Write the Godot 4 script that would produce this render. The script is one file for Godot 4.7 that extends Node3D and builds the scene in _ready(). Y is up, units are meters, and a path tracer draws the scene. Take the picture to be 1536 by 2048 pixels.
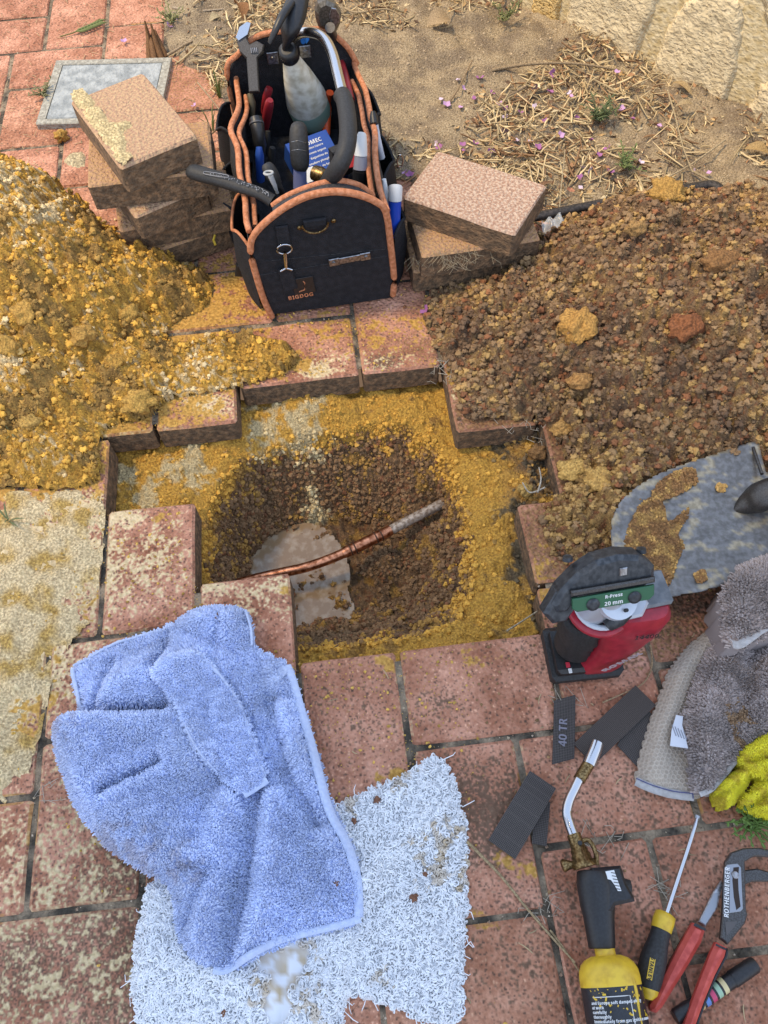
extends Node3D

# ---------------------------------------------------------------- helpers
var rng := RandomNumberGenerator.new()
var M := {}
var names := {}
const G := 0.0762            # half the width of a paver with its joint
const TURN := 0.07627        # the paving is turned a little against the view


class Shape:
	var st := SurfaceTool.new()
	func _init():
		st.begin(Mesh.PRIMITIVE_TRIANGLES)
	func smooth(n: int):
		st.set_smooth_group(n)
		return self
	func flat():
		st.set_smooth_group(-1)
		return self
	func tri(a: Vector3, b: Vector3, c: Vector3):
		st.add_vertex(a)
		st.add_vertex(b)
		st.add_vertex(c)
	func quad(a: Vector3, b: Vector3, c: Vector3, d: Vector3):
		tri(a, b, c)
		tri(a, c, d)
	# a tube through points with a radius at each, elliptic when squash differs from 1
	func tube(pts: Array, radii, sides := 12, squash := 1.0, up := Vector3.UP, caps := true):
		var rings := []
		var n := pts.size()
		for i in n:
			var d: Vector3 = (pts[min(i + 1, n - 1)] - pts[max(i - 1, 0)]).normalized()
			var s: Vector3 = d.cross(up)
			if s.length() < 0.01:
				s = d.cross(Vector3.RIGHT)
			s = s.normalized()
			var t: Vector3 = s.cross(d).normalized()
			var r: float = radii[i] if radii is Array else radii
			var ring := PackedVector3Array()
			for k in sides:
				var a := TAU * k / sides
				ring.append(pts[i] + s * cos(a) * r + t * sin(a) * r * squash)
			rings.append(ring)
		for i in n - 1:
			for k in sides:
				var k2 := (k + 1) % sides
				quad(rings[i][k], rings[i][k2], rings[i + 1][k2], rings[i + 1][k])
		if caps:
			smooth(7)
			for e in [0, n - 1]:
				for k in sides:
					if e == 0:
						tri(pts[e], rings[e][(k + 1) % sides], rings[e][k])
					else:
						tri(pts[e], rings[e][k], rings[e][(k + 1) % sides])
			smooth(0)
		return self
	# a polygon in the plane of xf's x and y axes, thick along its z axis, with bevelled rims
	func prism(poly: Array, xf: Transform3D, thick: float, bevel := 0.0):
		flat()
		var p := PackedVector2Array(poly)
		if Geometry2D.is_polygon_clockwise(p):
			p.reverse()
		var n := p.size()
		var q := PackedVector2Array()
		for i in n:
			var e1 := (p[i] - p[(i + n - 1) % n]).normalized()
			var e2 := (p[(i + 1) % n] - p[i]).normalized()
			var nn := Vector2(-e1.y, e1.x) + Vector2(-e2.y, e2.x)
			var l: float = max(nn.length_squared(), 0.4)
			q.append(p[i] + nn * (2.0 * bevel / l))
		var levels := [[p, 0.0], [p, thick]]
		if bevel > 0.0:
			levels = [[q, 0.0], [p, bevel], [p, thick - bevel], [q, thick]]
		for k in levels.size() - 1:
			var A: PackedVector2Array = levels[k][0]
			var B: PackedVector2Array = levels[k + 1][0]
			for i in n:
				var j := (i + 1) % n
				quad(xf * Vector3(A[i].x, A[i].y, levels[k][1]), xf * Vector3(B[i].x, B[i].y, levels[k + 1][1]), xf * Vector3(B[j].x, B[j].y, levels[k + 1][1]), xf * Vector3(A[j].x, A[j].y, levels[k][1]))
		var top: PackedVector2Array = levels[levels.size() - 1][0]
		var ids := Geometry2D.triangulate_polygon(top)
		for t in range(0, ids.size(), 3):
			tri(xf * Vector3(top[ids[t]].x, top[ids[t]].y, thick), xf * Vector3(top[ids[t + 2]].x, top[ids[t + 2]].y, thick), xf * Vector3(top[ids[t + 1]].x, top[ids[t + 1]].y, thick))
			tri(xf * Vector3(top[ids[t]].x, top[ids[t]].y, 0), xf * Vector3(top[ids[t + 1]].x, top[ids[t + 1]].y, 0), xf * Vector3(top[ids[t + 2]].x, top[ids[t + 2]].y, 0))
		smooth(0)
		return self
	func box(center: Vector3, size: Vector3, bevel := 0.0, basis := Basis()):
		var h := size / 2.0
		var xf := Transform3D(basis, center) * Transform3D(Basis(), Vector3(0, 0, -h.z))
		return prism([Vector2(-h.x, -h.y), Vector2(h.x, -h.y), Vector2(h.x, h.y), Vector2(-h.x, h.y)], xf, size.z, bevel)
	func done() -> ArrayMesh:
		st.generate_normals()
		st.index()
		return st.commit()


func numbered(called: String) -> String:
	if not names.has(called):
		names[called] = 0
		return called
	names[called] += 1
	return "%s_%03d" % [called, names[called]]


func tag(o: Node, label: String, category := "", group := "", kind := ""):
	if label:
		o.set_meta("label", label)
	if category:
		o.set_meta("category", category)
	if group:
		o.set_meta("group", group)
	if kind:
		o.set_meta("kind", kind)
	return o


func thing(called: String, label: String, category: String, at: Vector3, group := "") -> Node3D:
	var o := Node3D.new()
	o.name = numbered(called)
	add_child(o)
	o.position = at
	tag(o, label, category, group)
	return o


# a part whose mesh is given in world coordinates
func part(parent: Node3D, called: String, mesh: Mesh, m: Material) -> MeshInstance3D:
	var o := MeshInstance3D.new()
	o.name = called
	o.mesh = mesh
	o.material_override = m
	parent.add_child(o, true)
	o.position = -parent.position if parent.get_parent() == self else Vector3.ZERO
	return o


func whole(called: String, mesh: Mesh, m: Material, label := "", category := "", group := "", kind := "") -> MeshInstance3D:
	var o := MeshInstance3D.new()
	o.name = numbered(called)
	o.mesh = mesh
	o.material_override = m
	add_child(o)
	tag(o, label, category, group, kind)
	return o


func many(called: String, mesh: Mesh, m: Material, xforms: Array, colors: Array, parent: Node3D = null) -> MultiMeshInstance3D:
	var mm := MultiMesh.new()
	mm.transform_format = MultiMesh.TRANSFORM_3D
	mm.use_colors = colors.size() > 0
	mm.mesh = mesh
	mm.instance_count = xforms.size()
	for i in xforms.size():
		mm.set_instance_transform(i, xforms[i])
		if colors.size() > 0:
			mm.set_instance_color(i, colors[i])
	var o := MultiMeshInstance3D.new()
	o.multimesh = mm
	o.material_override = m
	o.set_meta("kind", "stuff")
	if parent:
		o.name = called
		parent.add_child(o, true)
		o.position = -parent.position if parent.get_parent() == self else Vector3.ZERO
	else:
		o.name = numbered(called)
		add_child(o)
	return o


func lin(r: float, g: float, b: float) -> Color:
	return Color(r, g, b).linear_to_srgb()


func noise(freq: float, kind := FastNoiseLite.TYPE_SIMPLEX_SMOOTH, octaves := 3, sd := 1) -> FastNoiseLite:
	var f := FastNoiseLite.new()
	f.noise_type = kind
	f.frequency = freq
	f.seed = sd
	f.fractal_octaves = octaves
	f.fractal_type = FastNoiseLite.FRACTAL_FBM if octaves > 1 else FastNoiseLite.FRACTAL_NONE
	return f


func noise_tex(size: int, f: FastNoiseLite, lo: Color, hi: Color, mid := 0.5, width := 0.5) -> ImageTexture:
	var im := f.get_seamless_image(size, size)
	im.convert(Image.FORMAT_L8)
	var src := im.get_data()
	var lut := []
	for i in 256:
		lut.append(lo.lerp(hi, clampf((i / 255.0 - mid) / width + 0.5, 0, 1)))
	var out := PackedByteArray()
	out.resize(size * size * 3)
	var lr := PackedByteArray()
	var lg := PackedByteArray()
	var lb := PackedByteArray()
	for c in lut:
		lr.append(c.r8)
		lg.append(c.g8)
		lb.append(c.b8)
	for i in size * size:
		var s := src[i]
		out[i * 3] = lr[s]
		out[i * 3 + 1] = lg[s]
		out[i * 3 + 2] = lb[s]
	return ImageTexture.create_from_image(Image.create_from_data(size, size, false, Image.FORMAT_RGB8, out))


func bump_tex(size: int, f: FastNoiseLite, strength: float) -> ImageTexture:
	var im := f.get_seamless_image(size, size)
	im.convert(Image.FORMAT_RGBA8)
	im.bump_map_to_normal_map(strength)
	return ImageTexture.create_from_image(im)


func mat(color: Color, rough := 0.8, metal := 0.0, tex: Texture2D = null, normal: Texture2D = null, scale := 4.0, depth := 1.0) -> StandardMaterial3D:
	var m := StandardMaterial3D.new()
	m.albedo_color = color
	m.roughness = rough
	m.metallic = metal
	if tex or normal:
		m.uv1_triplanar = true
		m.uv1_world_triplanar = true
		m.uv1_scale = Vector3.ONE * scale
	if tex:
		m.albedo_texture = tex
	if normal:
		m.normal_enabled = true
		m.normal_texture = normal
		m.normal_scale = depth
	return m


# place on the paving: a and b count half paver widths
func lat(a: float, b: float, y := 0.0) -> Vector3:
	var p := a * G + 0.0414
	var q := b * G + 0.1079
	return Vector3(p * cos(TURN) - q * sin(TURN), y, -(p * sin(TURN) + q * cos(TURN)))


func lat2(a: float, b: float) -> Vector2:
	var p := lat(a, b)
	return Vector2(p.x, p.z)


func sdf(poly: PackedVector2Array, p: Vector2) -> float:      # positive inside
	var best := 1e9
	var inside := false
	var n := poly.size()
	var j := n - 1
	for i in n:
		var a := poly[i]
		var b := poly[j]
		var ab := b - a
		var t := clampf((p - a).dot(ab) / max(ab.length_squared(), 1e-9), 0, 1)
		best = minf(best, p.distance_squared_to(a + ab * t))
		if (a.y > p.y) != (b.y > p.y) and p.x < (b.x - a.x) * (p.y - a.y) / (b.y - a.y) + a.x:
			inside = not inside
		j = i
	return sqrt(best) if inside else -sqrt(best)


func path_distance(line: Array, p: Vector2) -> float:
	var best := 1e9
	for i in line.size() - 1:
		var a: Vector2 = line[i]
		var ab: Vector2 = line[i + 1] - a
		var t := clampf((p - a).dot(ab) / max(ab.length_squared(), 1e-9), 0, 1)
		best = minf(best, p.distance_to(a + ab * t))
	return best


func rounded(poly: Array, times := 2) -> PackedVector2Array:     # corner cutting
	var p := PackedVector2Array(poly)
	for k in times:
		var q := PackedVector2Array()
		for i in p.size():
			var a := p[i]
			var b := p[(i + 1) % p.size()]
			q.append(a.lerp(b, 0.25))
			q.append(a.lerp(b, 0.75))
		p = q
	return p


# a sheet over the polygon: height(p, d) and color(p, y, d), with d the distance to the rim
func sheet(poly: PackedVector2Array, res: float, height: Callable, color = null, skirt := 0.0) -> Dictionary:
	var lo := Vector2(1e9, 1e9)
	var hi := -lo
	for p in poly:
		lo = lo.min(p)
		hi = hi.max(p)
	lo -= Vector2.ONE * res * 2
	hi += Vector2.ONE * res * 2
	var nx := int((hi.x - lo.x) / res) + 2
	var nz := int((hi.y - lo.y) / res) + 2
	var c := 3
	var cx := nx / c + 2
	var cz := nz / c + 2
	var coarse := PackedFloat32Array()
	coarse.resize(cx * cz)
	for j in cz:
		for i in cx:
			coarse[j * cx + i] = sdf(poly, lo + Vector2(i, j) * res * c)
	var verts := PackedVector3Array()
	var cols := PackedColorArray()
	var dist := PackedFloat32Array()
	var id := PackedInt32Array()
	id.resize(nx * nz)
	id.fill(-1)
	dist.resize(nx * nz)
	for j in nz:
		var jj := j / c
		var fj := float(j % c) / c
		for i in nx:
			var k := jj * cx + i / c
			var fi := float(i % c) / c
			dist[j * nx + i] = lerpf(lerpf(coarse[k], coarse[k + 1], fi), lerpf(coarse[k + cx], coarse[k + cx + 1], fi), fj)
	var idx := PackedInt32Array()
	var cells := []
	var rim := {}
	for j in nz - 1:
		for i in nx - 1:
			var q := j * nx + i
			if dist[q] + dist[q + 1] + dist[q + nx] + dist[q + nx + 1] < 0.0:
				continue
			for w in [q, q + 1, q + nx, q + nx + 1]:
				if id[w] < 0:
					var p := lo + Vector2(w % nx, w / nx) * res
					var d := dist[w]
					if d < 0.0:
						var e := res * 0.5
						var gr := Vector2(sdf(poly, p + Vector2(e, 0)) - sdf(poly, p - Vector2(e, 0)), sdf(poly, p + Vector2(0, e)) - sdf(poly, p - Vector2(0, e)))
						p -= gr.normalized() * sdf(poly, p)
						d = 0.0
					var y: float = height.call(p, d)
					id[w] = verts.size()
					verts.append(Vector3(p.x, y, p.y))
					if color != null:
						cols.append(color.call(p, y, d))
			idx.append_array([id[q], id[q + 1], id[q + nx + 1], id[q], id[q + nx + 1], id[q + nx]])
			cells.append(q)
	if skirt > 0.0:
		var edges := {}
		for t in range(0, idx.size(), 3):
			for e in 3:
				edges[Vector2i(idx[t + e], idx[t + (e + 1) % 3])] = true
		for e in edges:
			if not edges.has(Vector2i(e.y, e.x)):
				for v in [e.x, e.y]:
					if not rim.has(v):
						rim[v] = verts.size()
						verts.append(verts[v] - Vector3(0, skirt, 0))
						if color != null:
							cols.append(cols[v])
				idx.append_array([e.y, e.x, rim[e.x], e.y, rim[e.x], rim[e.y]])
	var norms := PackedVector3Array()
	norms.resize(verts.size())
	for t in range(0, idx.size(), 3):
		var a := verts[idx[t]]
		var nn := (verts[idx[t + 2]] - a).cross(verts[idx[t + 1]] - a)
		norms[idx[t]] += nn
		norms[idx[t + 1]] += nn
		norms[idx[t + 2]] += nn
	for i in norms.size():
		norms[i] = norms[i].normalized()
	var arr := []
	arr.resize(Mesh.ARRAY_MAX)
	arr[Mesh.ARRAY_VERTEX] = verts
	arr[Mesh.ARRAY_NORMAL] = norms
	arr[Mesh.ARRAY_INDEX] = idx
	if color != null:
		arr[Mesh.ARRAY_COLOR] = cols
	var mesh := ArrayMesh.new()
	mesh.add_surface_from_arrays(Mesh.PRIMITIVE_TRIANGLES, arr)
	return {mesh = mesh, verts = verts, norms = norms, id = id, cells = cells, nx = nx}


# a random point on a sheet made above: [position, normal]
func on_sheet(s: Dictionary) -> Array:
	var q: int = s.cells[rng.randi() % s.cells.size()]
	var u := rng.randf()
	var v := rng.randf()
	var id: PackedInt32Array = s.id
	var V: PackedVector3Array = s.verts
	var a := id[q]
	var b := id[q + 1]
	var c := id[q + s.nx]
	var d := id[q + s.nx + 1]
	var p := V[a].lerp(V[b], u).lerp(V[c].lerp(V[d], u), v)
	return [p, s.norms[a]]


# an uneven lump about one unit across
func lump(sd: int, rough := 0.35, flatten := 0.8, fine := 1) -> ArrayMesh:
	var f := noise(1.1, FastNoiseLite.TYPE_SIMPLEX, 2, sd)
	var src := SphereMesh.new()
	src.radius = 0.5
	src.height = 1.0
	src.radial_segments = 6 * fine + 1
	src.rings = 3 * fine
	var a := src.get_mesh_arrays()
	var v: PackedVector3Array = a[Mesh.ARRAY_VERTEX]
	var s := Shape.new()
	if fine == 1:
		s.flat()
	var ids: PackedInt32Array = a[Mesh.ARRAY_INDEX]
	for t in range(0, ids.size(), 3):
		var tri := []
		for e in 3:
			var p := v[ids[t + e]]
			p = (p * 1000.0).round() / 1000.0
			var k := 1.0 + f.get_noise_3dv(p * 2.0) * rough * 2.0
			tri.append(Vector3(p.x * k, p.y * k * flatten, p.z * k))
		if (tri[0] - tri[1]).length() > 1e-5 and (tri[1] - tri[2]).length() > 1e-5 and (tri[0] - tri[2]).length() > 1e-5:
			s.tri(tri[0], tri[1], tri[2])
	return s.done()


func any_turn() -> Basis:
	return Basis(Vector3(rng.randf() - .5, rng.randf() - .5, rng.randf() - .5).normalized(), rng.randf() * TAU)


func bez(a: Vector3, b: Vector3, c: Vector3, d: Vector3, n := 10) -> Array:
	var out := []
	for i in n + 1:
		var t := float(i) / n
		out.append(a.bezier_interpolate(b, c, d, t))
	return out


func curve(pts: Array, n := 6) -> Array:              # Catmull-Rom through the points
	var out := []
	for i in pts.size() - 1:
		var a = pts[max(i - 1, 0)]
		var d = pts[min(i + 2, pts.size() - 1)]
		for k in n:
			out.append(pts[i].cubic_interpolate(pts[i + 1], a, d, float(k) / n))
	out.append(pts[-1])
	return out


func frame(dir: Vector3, up := Vector3.UP) -> Basis:   # x along dir, z as near to up as can be
	var x := dir.normalized()
	var z := (up - x * up.dot(x)).normalized()
	return Basis(x, z.cross(x), z)


func text(words: String, size: float, xf: Transform3D, depth := 0.0006, font := "Droid Sans", bold := true) -> ArrayMesh:
	var t := TextMesh.new()
	var f := SystemFont.new()
	f.font_names = PackedStringArray([font])
	f.font_weight = 700 if bold else 400
	t.font = f
	t.text = words
	t.font_size = 32
	t.pixel_size = size / 32.0
	t.depth = depth
	t.curve_step = 1.0
	var st := SurfaceTool.new()
	st.begin(Mesh.PRIMITIVE_TRIANGLES)
	for k in t.get_surface_count():
		st.append_from(t, k, xf)
	return st.commit()


func _ready():
	rng.seed = 7
	# ------------------------------------------------------------ camera, sky, sun, exposure
	var cam := Camera3D.new()
	cam.name = "camera"
	add_child(cam)
	var pitch := deg_to_rad(60.78)
	var roll := deg_to_rad(2.72)
	var fwd := Vector3(0, -sin(pitch), -cos(pitch))
	var up := Vector3(0, cos(pitch), -sin(pitch))
	var right := Vector3.RIGHT
	cam.transform = Transform3D(Basis(right * cos(roll) - up * sin(roll), right * sin(roll) + up * cos(roll), -fwd), Vector3(0, 1.17, 0))
	cam.fov = 65.24
	cam.near = 0.02
	cam.far = 400.0
	cam.current = true
	var we := WorldEnvironment.new()
	we.name = "environment"
	var env := Environment.new()
	env.background_mode = Environment.BG_SKY
	var sm := ProceduralSkyMaterial.new()
	sm.sky_top_color = Color(0.66, 0.74, 0.87)
	sm.sky_horizon_color = Color(0.9, 0.91, 0.93)
	sm.sky_curve = 0.25
	sm.ground_bottom_color = Color(0.35, 0.28, 0.22)
	sm.ground_horizon_color = Color(0.6, 0.55, 0.5)
	sm.sun_angle_max = 0.0
	sm.energy_multiplier = 1.5
	var sky := Sky.new()
	sky.sky_material = sm
	env.sky = sky
	env.tonemap_mode = Environment.TONE_MAPPER_LINEAR
	env.tonemap_exposure = 1.45
	env.sdfgi_enabled = true
	env.ssao_enabled = true
	env.ssil_enabled = true
	we.environment = env
	add_child(we)
	var sun := DirectionalLight3D.new()
	sun.name = "sun"
	sun.light_energy = 0.85
	sun.light_color = Color(1.0, 0.9, 0.74)
	sun.light_angular_distance = 9.0
	sun.shadow_enabled = true
	add_child(sun)
	sun.look_at_from_position(Vector3(-2.6, 5, -0.2), Vector3(0, 0, 0))

	materials()
	build_ground()
	build_pit()
	build_wall()
	build_shade_tree()
	build_heaps()
	build_litter()
	build_stacks()
	build_pipe()
	build_bag()
	build_bag_tools()
	build_shovel()
	build_press_tool()
	build_small_tools()
	build_cloths()
	build_plants()


func materials():
	var grain := noise_tex(256, noise(0.09, FastNoiseLite.TYPE_SIMPLEX, 4, 3), Color(0.62, 0.6, 0.58), Color(1, 1, 1), 0.5, 0.7)
	var grain_bump := bump_tex(256, noise(0.1, FastNoiseLite.TYPE_SIMPLEX, 4, 4), 5.0)
	M.grain = grain
	M.grain_bump = grain_bump
	var soil := mat(Color.WHITE, 0.95, 0, grain, grain_bump, 7.0, 1.0)
	soil.vertex_color_use_as_albedo = true
	M.soil = soil
	var crumb := mat(Color.WHITE, 0.95)
	crumb.vertex_color_use_as_albedo = true
	M.crumb = crumb
	M.joint = mat(Color.WHITE, 0.95, 0, noise_tex(512, noise(0.012, FastNoiseLite.TYPE_SIMPLEX, 5, 8), lin(0.05, 0.042, 0.03), lin(0.3, 0.23, 0.15), 0.48, 0.6), grain_bump, 3.0)
	M.brick = mat(Color.WHITE, 0.88, 0, pavement_texture(), null, 1.0 / 3.0)
	M.brick.uv1_offset = Vector3(0.45, 0.3, 0.8)
	M.brick.vertex_color_use_as_albedo = true
	M.brick.normal_enabled = true
	M.brick.normal_texture = bump_tex(2048, noise(0.13, FastNoiseLite.TYPE_SIMPLEX, 3, 14), 5.0)
	M.brick.normal_scale = 0.5
	M.flank = mat(Color.WHITE, 0.95, 0, noise_tex(512, noise(0.02, FastNoiseLite.TYPE_SIMPLEX, 6, 15), lin(0.06, 0.042, 0.026), lin(0.34, 0.2, 0.1), 0.52, 0.95), grain_bump, 5.0, 0.8)
	M.steel = mat(lin(0.42, 0.42, 0.43), 0.32, 0.95, noise_tex(256, noise(0.05, FastNoiseLite.TYPE_SIMPLEX, 4, 31), Color(0.7, 0.68, 0.66), Color(1, 1, 1)), null, 9.0)
	M.chrome = mat(lin(0.55, 0.55, 0.56), 0.18, 1.0)
	M.dark_steel = mat(lin(0.11, 0.105, 0.1), 0.42, 0.8, noise_tex(256, noise(0.05, FastNoiseLite.TYPE_SIMPLEX, 4, 32), Color(0.82, 0.8, 0.78), Color(1, 1, 1)), null, 24.0)
	M.brass = mat(lin(0.36, 0.25, 0.11), 0.38, 0.9, noise_tex(256, noise(0.06, FastNoiseLite.TYPE_SIMPLEX, 4, 33), Color(0.5, 0.45, 0.4), Color(1, 1, 1)), null, 14.0)
	M.black_plastic = mat(lin(0.018, 0.018, 0.019), 0.42, 0, noise_tex(256, noise(0.07, FastNoiseLite.TYPE_SIMPLEX, 4, 34), Color(0.75, 0.73, 0.7), Color(1, 1, 1)), null, 10.0)
	M.rubber = mat(lin(0.028, 0.028, 0.029), 0.62, 0, noise_tex(256, noise(0.07, FastNoiseLite.TYPE_SIMPLEX, 4, 35), Color(0.7, 0.68, 0.62), Color(1, 1, 1)), null, 10.0)
	M.white_plastic = mat(lin(0.62, 0.62, 0.6), 0.45)
	M.blue_plastic = mat(lin(0.02, 0.07, 0.32), 0.4)
	M.ink = mat(lin(0.7, 0.7, 0.68), 0.7)
	M.black_ink = mat(lin(0.02, 0.02, 0.02), 0.7)
	M.copper = mat(Color.WHITE, 0.3, 0.95, noise_tex(256, noise(0.03, FastNoiseLite.TYPE_SIMPLEX, 4, 36), lin(0.22, 0.07, 0.03), lin(0.72, 0.32, 0.17), 0.45, 0.5), null, 9.0)


# the paving's own colour with the stains, sand and dust that lie on it; laid out in metres over 3 m by 3 m
func pavement_texture() -> ImageTexture:
	var n := 1600
	var m := 400
	var cream := PackedFloat32Array()
	cream.resize(m * m)
	var yellow := cream.duplicate()
	var brown := cream.duplicate()
	var dirt := cream.duplicate()
	# [where, half length, half width, turn, strength]
	var splash := func(mask: PackedFloat32Array, at: Vector2, ru: float, rv: float, turn: float, amp: float) -> PackedFloat32Array:
		var R: float = max(ru, rv)
		var k := m / 3.0
		for j in range(max(0, int((at.y - R + 2.4) * k)), min(m, int((at.y + R + 2.4) * k) + 1)):
			for i in range(max(0, int((at.x - R + 1.35) * k)), min(m, int((at.x + R + 1.35) * k) + 1)):
				var q := (Vector2(i / k - 1.35, j / k - 2.4) - at).rotated(-turn)
				var d := Vector2(q.x / ru, q.y / rv).length()
				if d < 1.0:
					mask[j * m + i] = max(mask[j * m + i], amp * (1.0 - d * d))
		return mask
	for s in CREAM_STAINS:
		cream = splash.call(cream, s[0], s[1], s[2], s[3], s[4])
	for s in YELLOW_STAINS:
		yellow = splash.call(yellow, s[0], s[1], s[2], s[3], s[4])
	for s in BROWN_STAINS:
		brown = splash.call(brown, s[0], s[1], s[2], s[3], s[4])
	for s in DARK_STAINS:
		dirt = splash.call(dirt, s[0], s[1], s[2], s[3], s[4])
	var wide := func(mask: PackedFloat32Array) -> PackedByteArray:
		var b := PackedByteArray()
		b.resize(m * m)
		for i in m * m:
			b[i] = int(clampf(mask[i], 0, 1) * 255)
		var im := Image.create_from_data(m, m, false, Image.FORMAT_L8, b)
		im.resize(n, n, Image.INTERPOLATE_BILINEAR)
		return im.get_data()
	var c8: PackedByteArray = wide.call(cream)
	var y8: PackedByteArray = wide.call(yellow)
	var b8: PackedByteArray = wide.call(brown)
	var d8: PackedByteArray = wide.call(dirt)
	var fetch := func(f: FastNoiseLite) -> PackedByteArray:
		var im := f.get_image(n, n)
		im.convert(Image.FORMAT_L8)
		return im.get_data()
	var big: PackedByteArray = fetch.call(noise(0.012, FastNoiseLite.TYPE_SIMPLEX, 4, 21))
	var mid: PackedByteArray = fetch.call(noise(0.05, FastNoiseLite.TYPE_SIMPLEX, 4, 22))
	var fine: PackedByteArray = fetch.call(noise(0.22, FastNoiseLite.TYPE_SIMPLEX, 2, 23))
	var pit: PackedByteArray = fetch.call(noise(0.19, FastNoiseLite.TYPE_SIMPLEX, 2, 24))
	var out := PackedByteArray()
	out.resize(n * n * 3)
	for i in n * n:
		var f := fine[i]
		var g := mid[i]
		var q := pit[i]
		# fired clay, lighter and darker in clouds
		var t := (big[i] * 2 + g + f - 512) * 0.11
		var r := 178.0 + t
		var gg := 124.0 + t * 0.97
		var b := 97.0 + t * 0.95
		if q < 58 and g < 150:                       # pits and grime in the surface
			var k := (58 - q) * 0.02 + 0.15
			k = minf(k, 0.7)
			r -= (r - 52.0) * k
			gg -= (gg - 42.0) * k
			b -= (b - 34.0) * k
		elif q > 205 and f > 150:                    # pale grit
			r += 45.0
			gg += 45.0
			b += 38.0
		var dk := d8[i]
		if dk > 0 and dk + (g - 128) * 0.6 + (q - 128) * 0.9 > 120:
			var k := minf((dk + (g - 128) * 0.6 + (q - 128) * 0.9 - 120) * 0.012, 0.62)
			r -= (r - 62.0) * k
			gg -= (gg - 52.0) * k
			b -= (b - 38.0) * k
		var bn := b8[i]
		if bn > 0 and bn + (q - 128) * 0.9 + (f - 128) * 0.7 > 132:
			var k := minf((bn + (q - 128) * 0.9 + (f - 128) * 0.7 - 132) * 0.02, 0.85)
			r += (128.0 + (f - 128) * 0.3 - r) * k
			gg += (92.0 + (f - 128) * 0.28 - gg) * k
			b += (56.0 + (f - 128) * 0.2 - b) * k
		var cr := c8[i]
		if cr > 0 and cr + (q - 128) * 0.75 + (g - 128) * 0.7 > 118:
			var k := minf((cr + (q - 128) * 0.75 + (g - 128) * 0.7 - 118) * 0.022, 0.93)
			r += (214.0 + (f - 128) * 0.2 - r) * k
			gg += (192.0 + (f - 128) * 0.2 - gg) * k
			b += (146.0 + (f - 128) * 0.2 - b) * k
		var yl := y8[i]
		if yl > 0 and yl + (g - 128) * 1.0 + (q - 128) * 0.5 > 122:
			var k := minf((yl + (g - 128) * 1.0 + (q - 128) * 0.5 - 122) * 0.024, 0.93)
			r += (184.0 + (f - 128) * 0.25 - r) * k
			gg += (140.0 + (f - 128) * 0.22 - gg) * k
			b += (62.0 + (f - 128) * 0.15 - b) * k
		out[i * 3] = int(clampf(r, 0, 255))
		out[i * 3 + 1] = int(clampf(gg, 0, 255))
		out[i * 3 + 2] = int(clampf(b, 0, 255))
	return ImageTexture.create_from_image(Image.create_from_data(n, n, false, Image.FORMAT_RGB8, out))


var CREAM_STAINS := [
	[Vector2(-0.5588, -0.5946), 0.22, 0.13, 0.4, 1.0], [Vector2(-0.5795, -0.4824), 0.2, 0.1, 0.9, 1.0], [Vector2(-0.555, -0.3467), 0.19, 0.055, 2.0, 0.95], [Vector2(-0.5246, -0.6966), 0.12, 0.06, 0.1, 0.9],
	[Vector2(-0.3938, -0.5859), 0.12, 0.13, 0.0, 0.56], [Vector2(-0.4536, -0.6733), 0.08, 0.05, 0.0, 0.8], [Vector2(-0.3266, -0.9073), 0.09, 0.05, 0.3, 1.0], [Vector2(-0.2153, -0.867), 0.08, 0.05, 0.1, 0.7], [Vector2(-0.3849, -0.8439), 0.1, 0.035, 0.1, 0.8],
	[Vector2(-0.1207, -0.9708), 0.055, 0.035, 0.0, 0.95], [Vector2(-0.4672, -0.3575), 0.16, 0.22, 0.0, 0.5], [Vector2(-0.2351, -0.5157), 0.16, 0.07, 0.0, 0.52], [Vector2(-0.1597, -0.5292), 0.05, 0.04, 0, 0.75], [Vector2(-0.2845, -0.54), 0.05, 0.04, 0, 0.75],
	[Vector2(-0.4722, -0.1124), 0.2, 0.16, 0.2, 0.55], [Vector2(-0.4541, -0.0009), 0.22, 0.12, 0.0, 0.5], [Vector2(-0.0501, -0.9905), 0.2, 0.05, 0, 0.45], [Vector2(0.1765, -0.9003), 0.1, 0.05, 0, 0.55], [Vector2(-0.5905, -1.1441), 0.3, 0.3, 0, 0.5]]
var YELLOW_STAINS := [
	[Vector2(-0.5237, -0.942), 0.34, 0.28, 0.0, 1.0], [Vector2(-0.4017, -1.1321), 0.26, 0.2, 0.2, 1.0], [Vector2(-0.2102, -0.9942), 0.13, 0.05, 0.1, 1.0], [Vector2(-0.2967, -1.1924), 0.12, 0.14, 0, 0.75], [Vector2(-0.588, -0.7706), 0.2, 0.09, 0, 0.95],
	[Vector2(-0.0487, -1.0584), 0.16, 0.07, 0.3, 0.6], [Vector2(0.0775, -1.0759), 0.12, 0.06, 0, 0.5], [Vector2(-0.5654, -0.303), 0.13, 0.045, 2.1, 0.9], [Vector2(-0.5095, -0.4872), 0.12, 0.04, 1.9, 0.6], [Vector2(0.1348, -0.9494), 0.08, 0.05, 0, 0.6],
	[Vector2(-0.0091, -0.3971), 0.05, 0.02, 0, 0.75], [Vector2(0.1278, -0.3982), 0.045, 0.02, 0, 0.7], [Vector2(-0.0019, -0.231), 0.04, 0.016, 0, 0.8], [Vector2(0.0998, -0.0431), 0.035, 0.014, 0, 0.9], [Vector2(0.2282, -0.5265), 0.05, 0.1, 0, 0.6], [Vector2(0.1595, -0.1034), 0.05, 0.02, 0.4, 0.6], [Vector2(-0.1556, -0.5203), 0.03, 0.02, 0, 0.8], [Vector2(-0.3772, -0.6692), 0.02, 0.014, 0, 0.95]]
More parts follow.
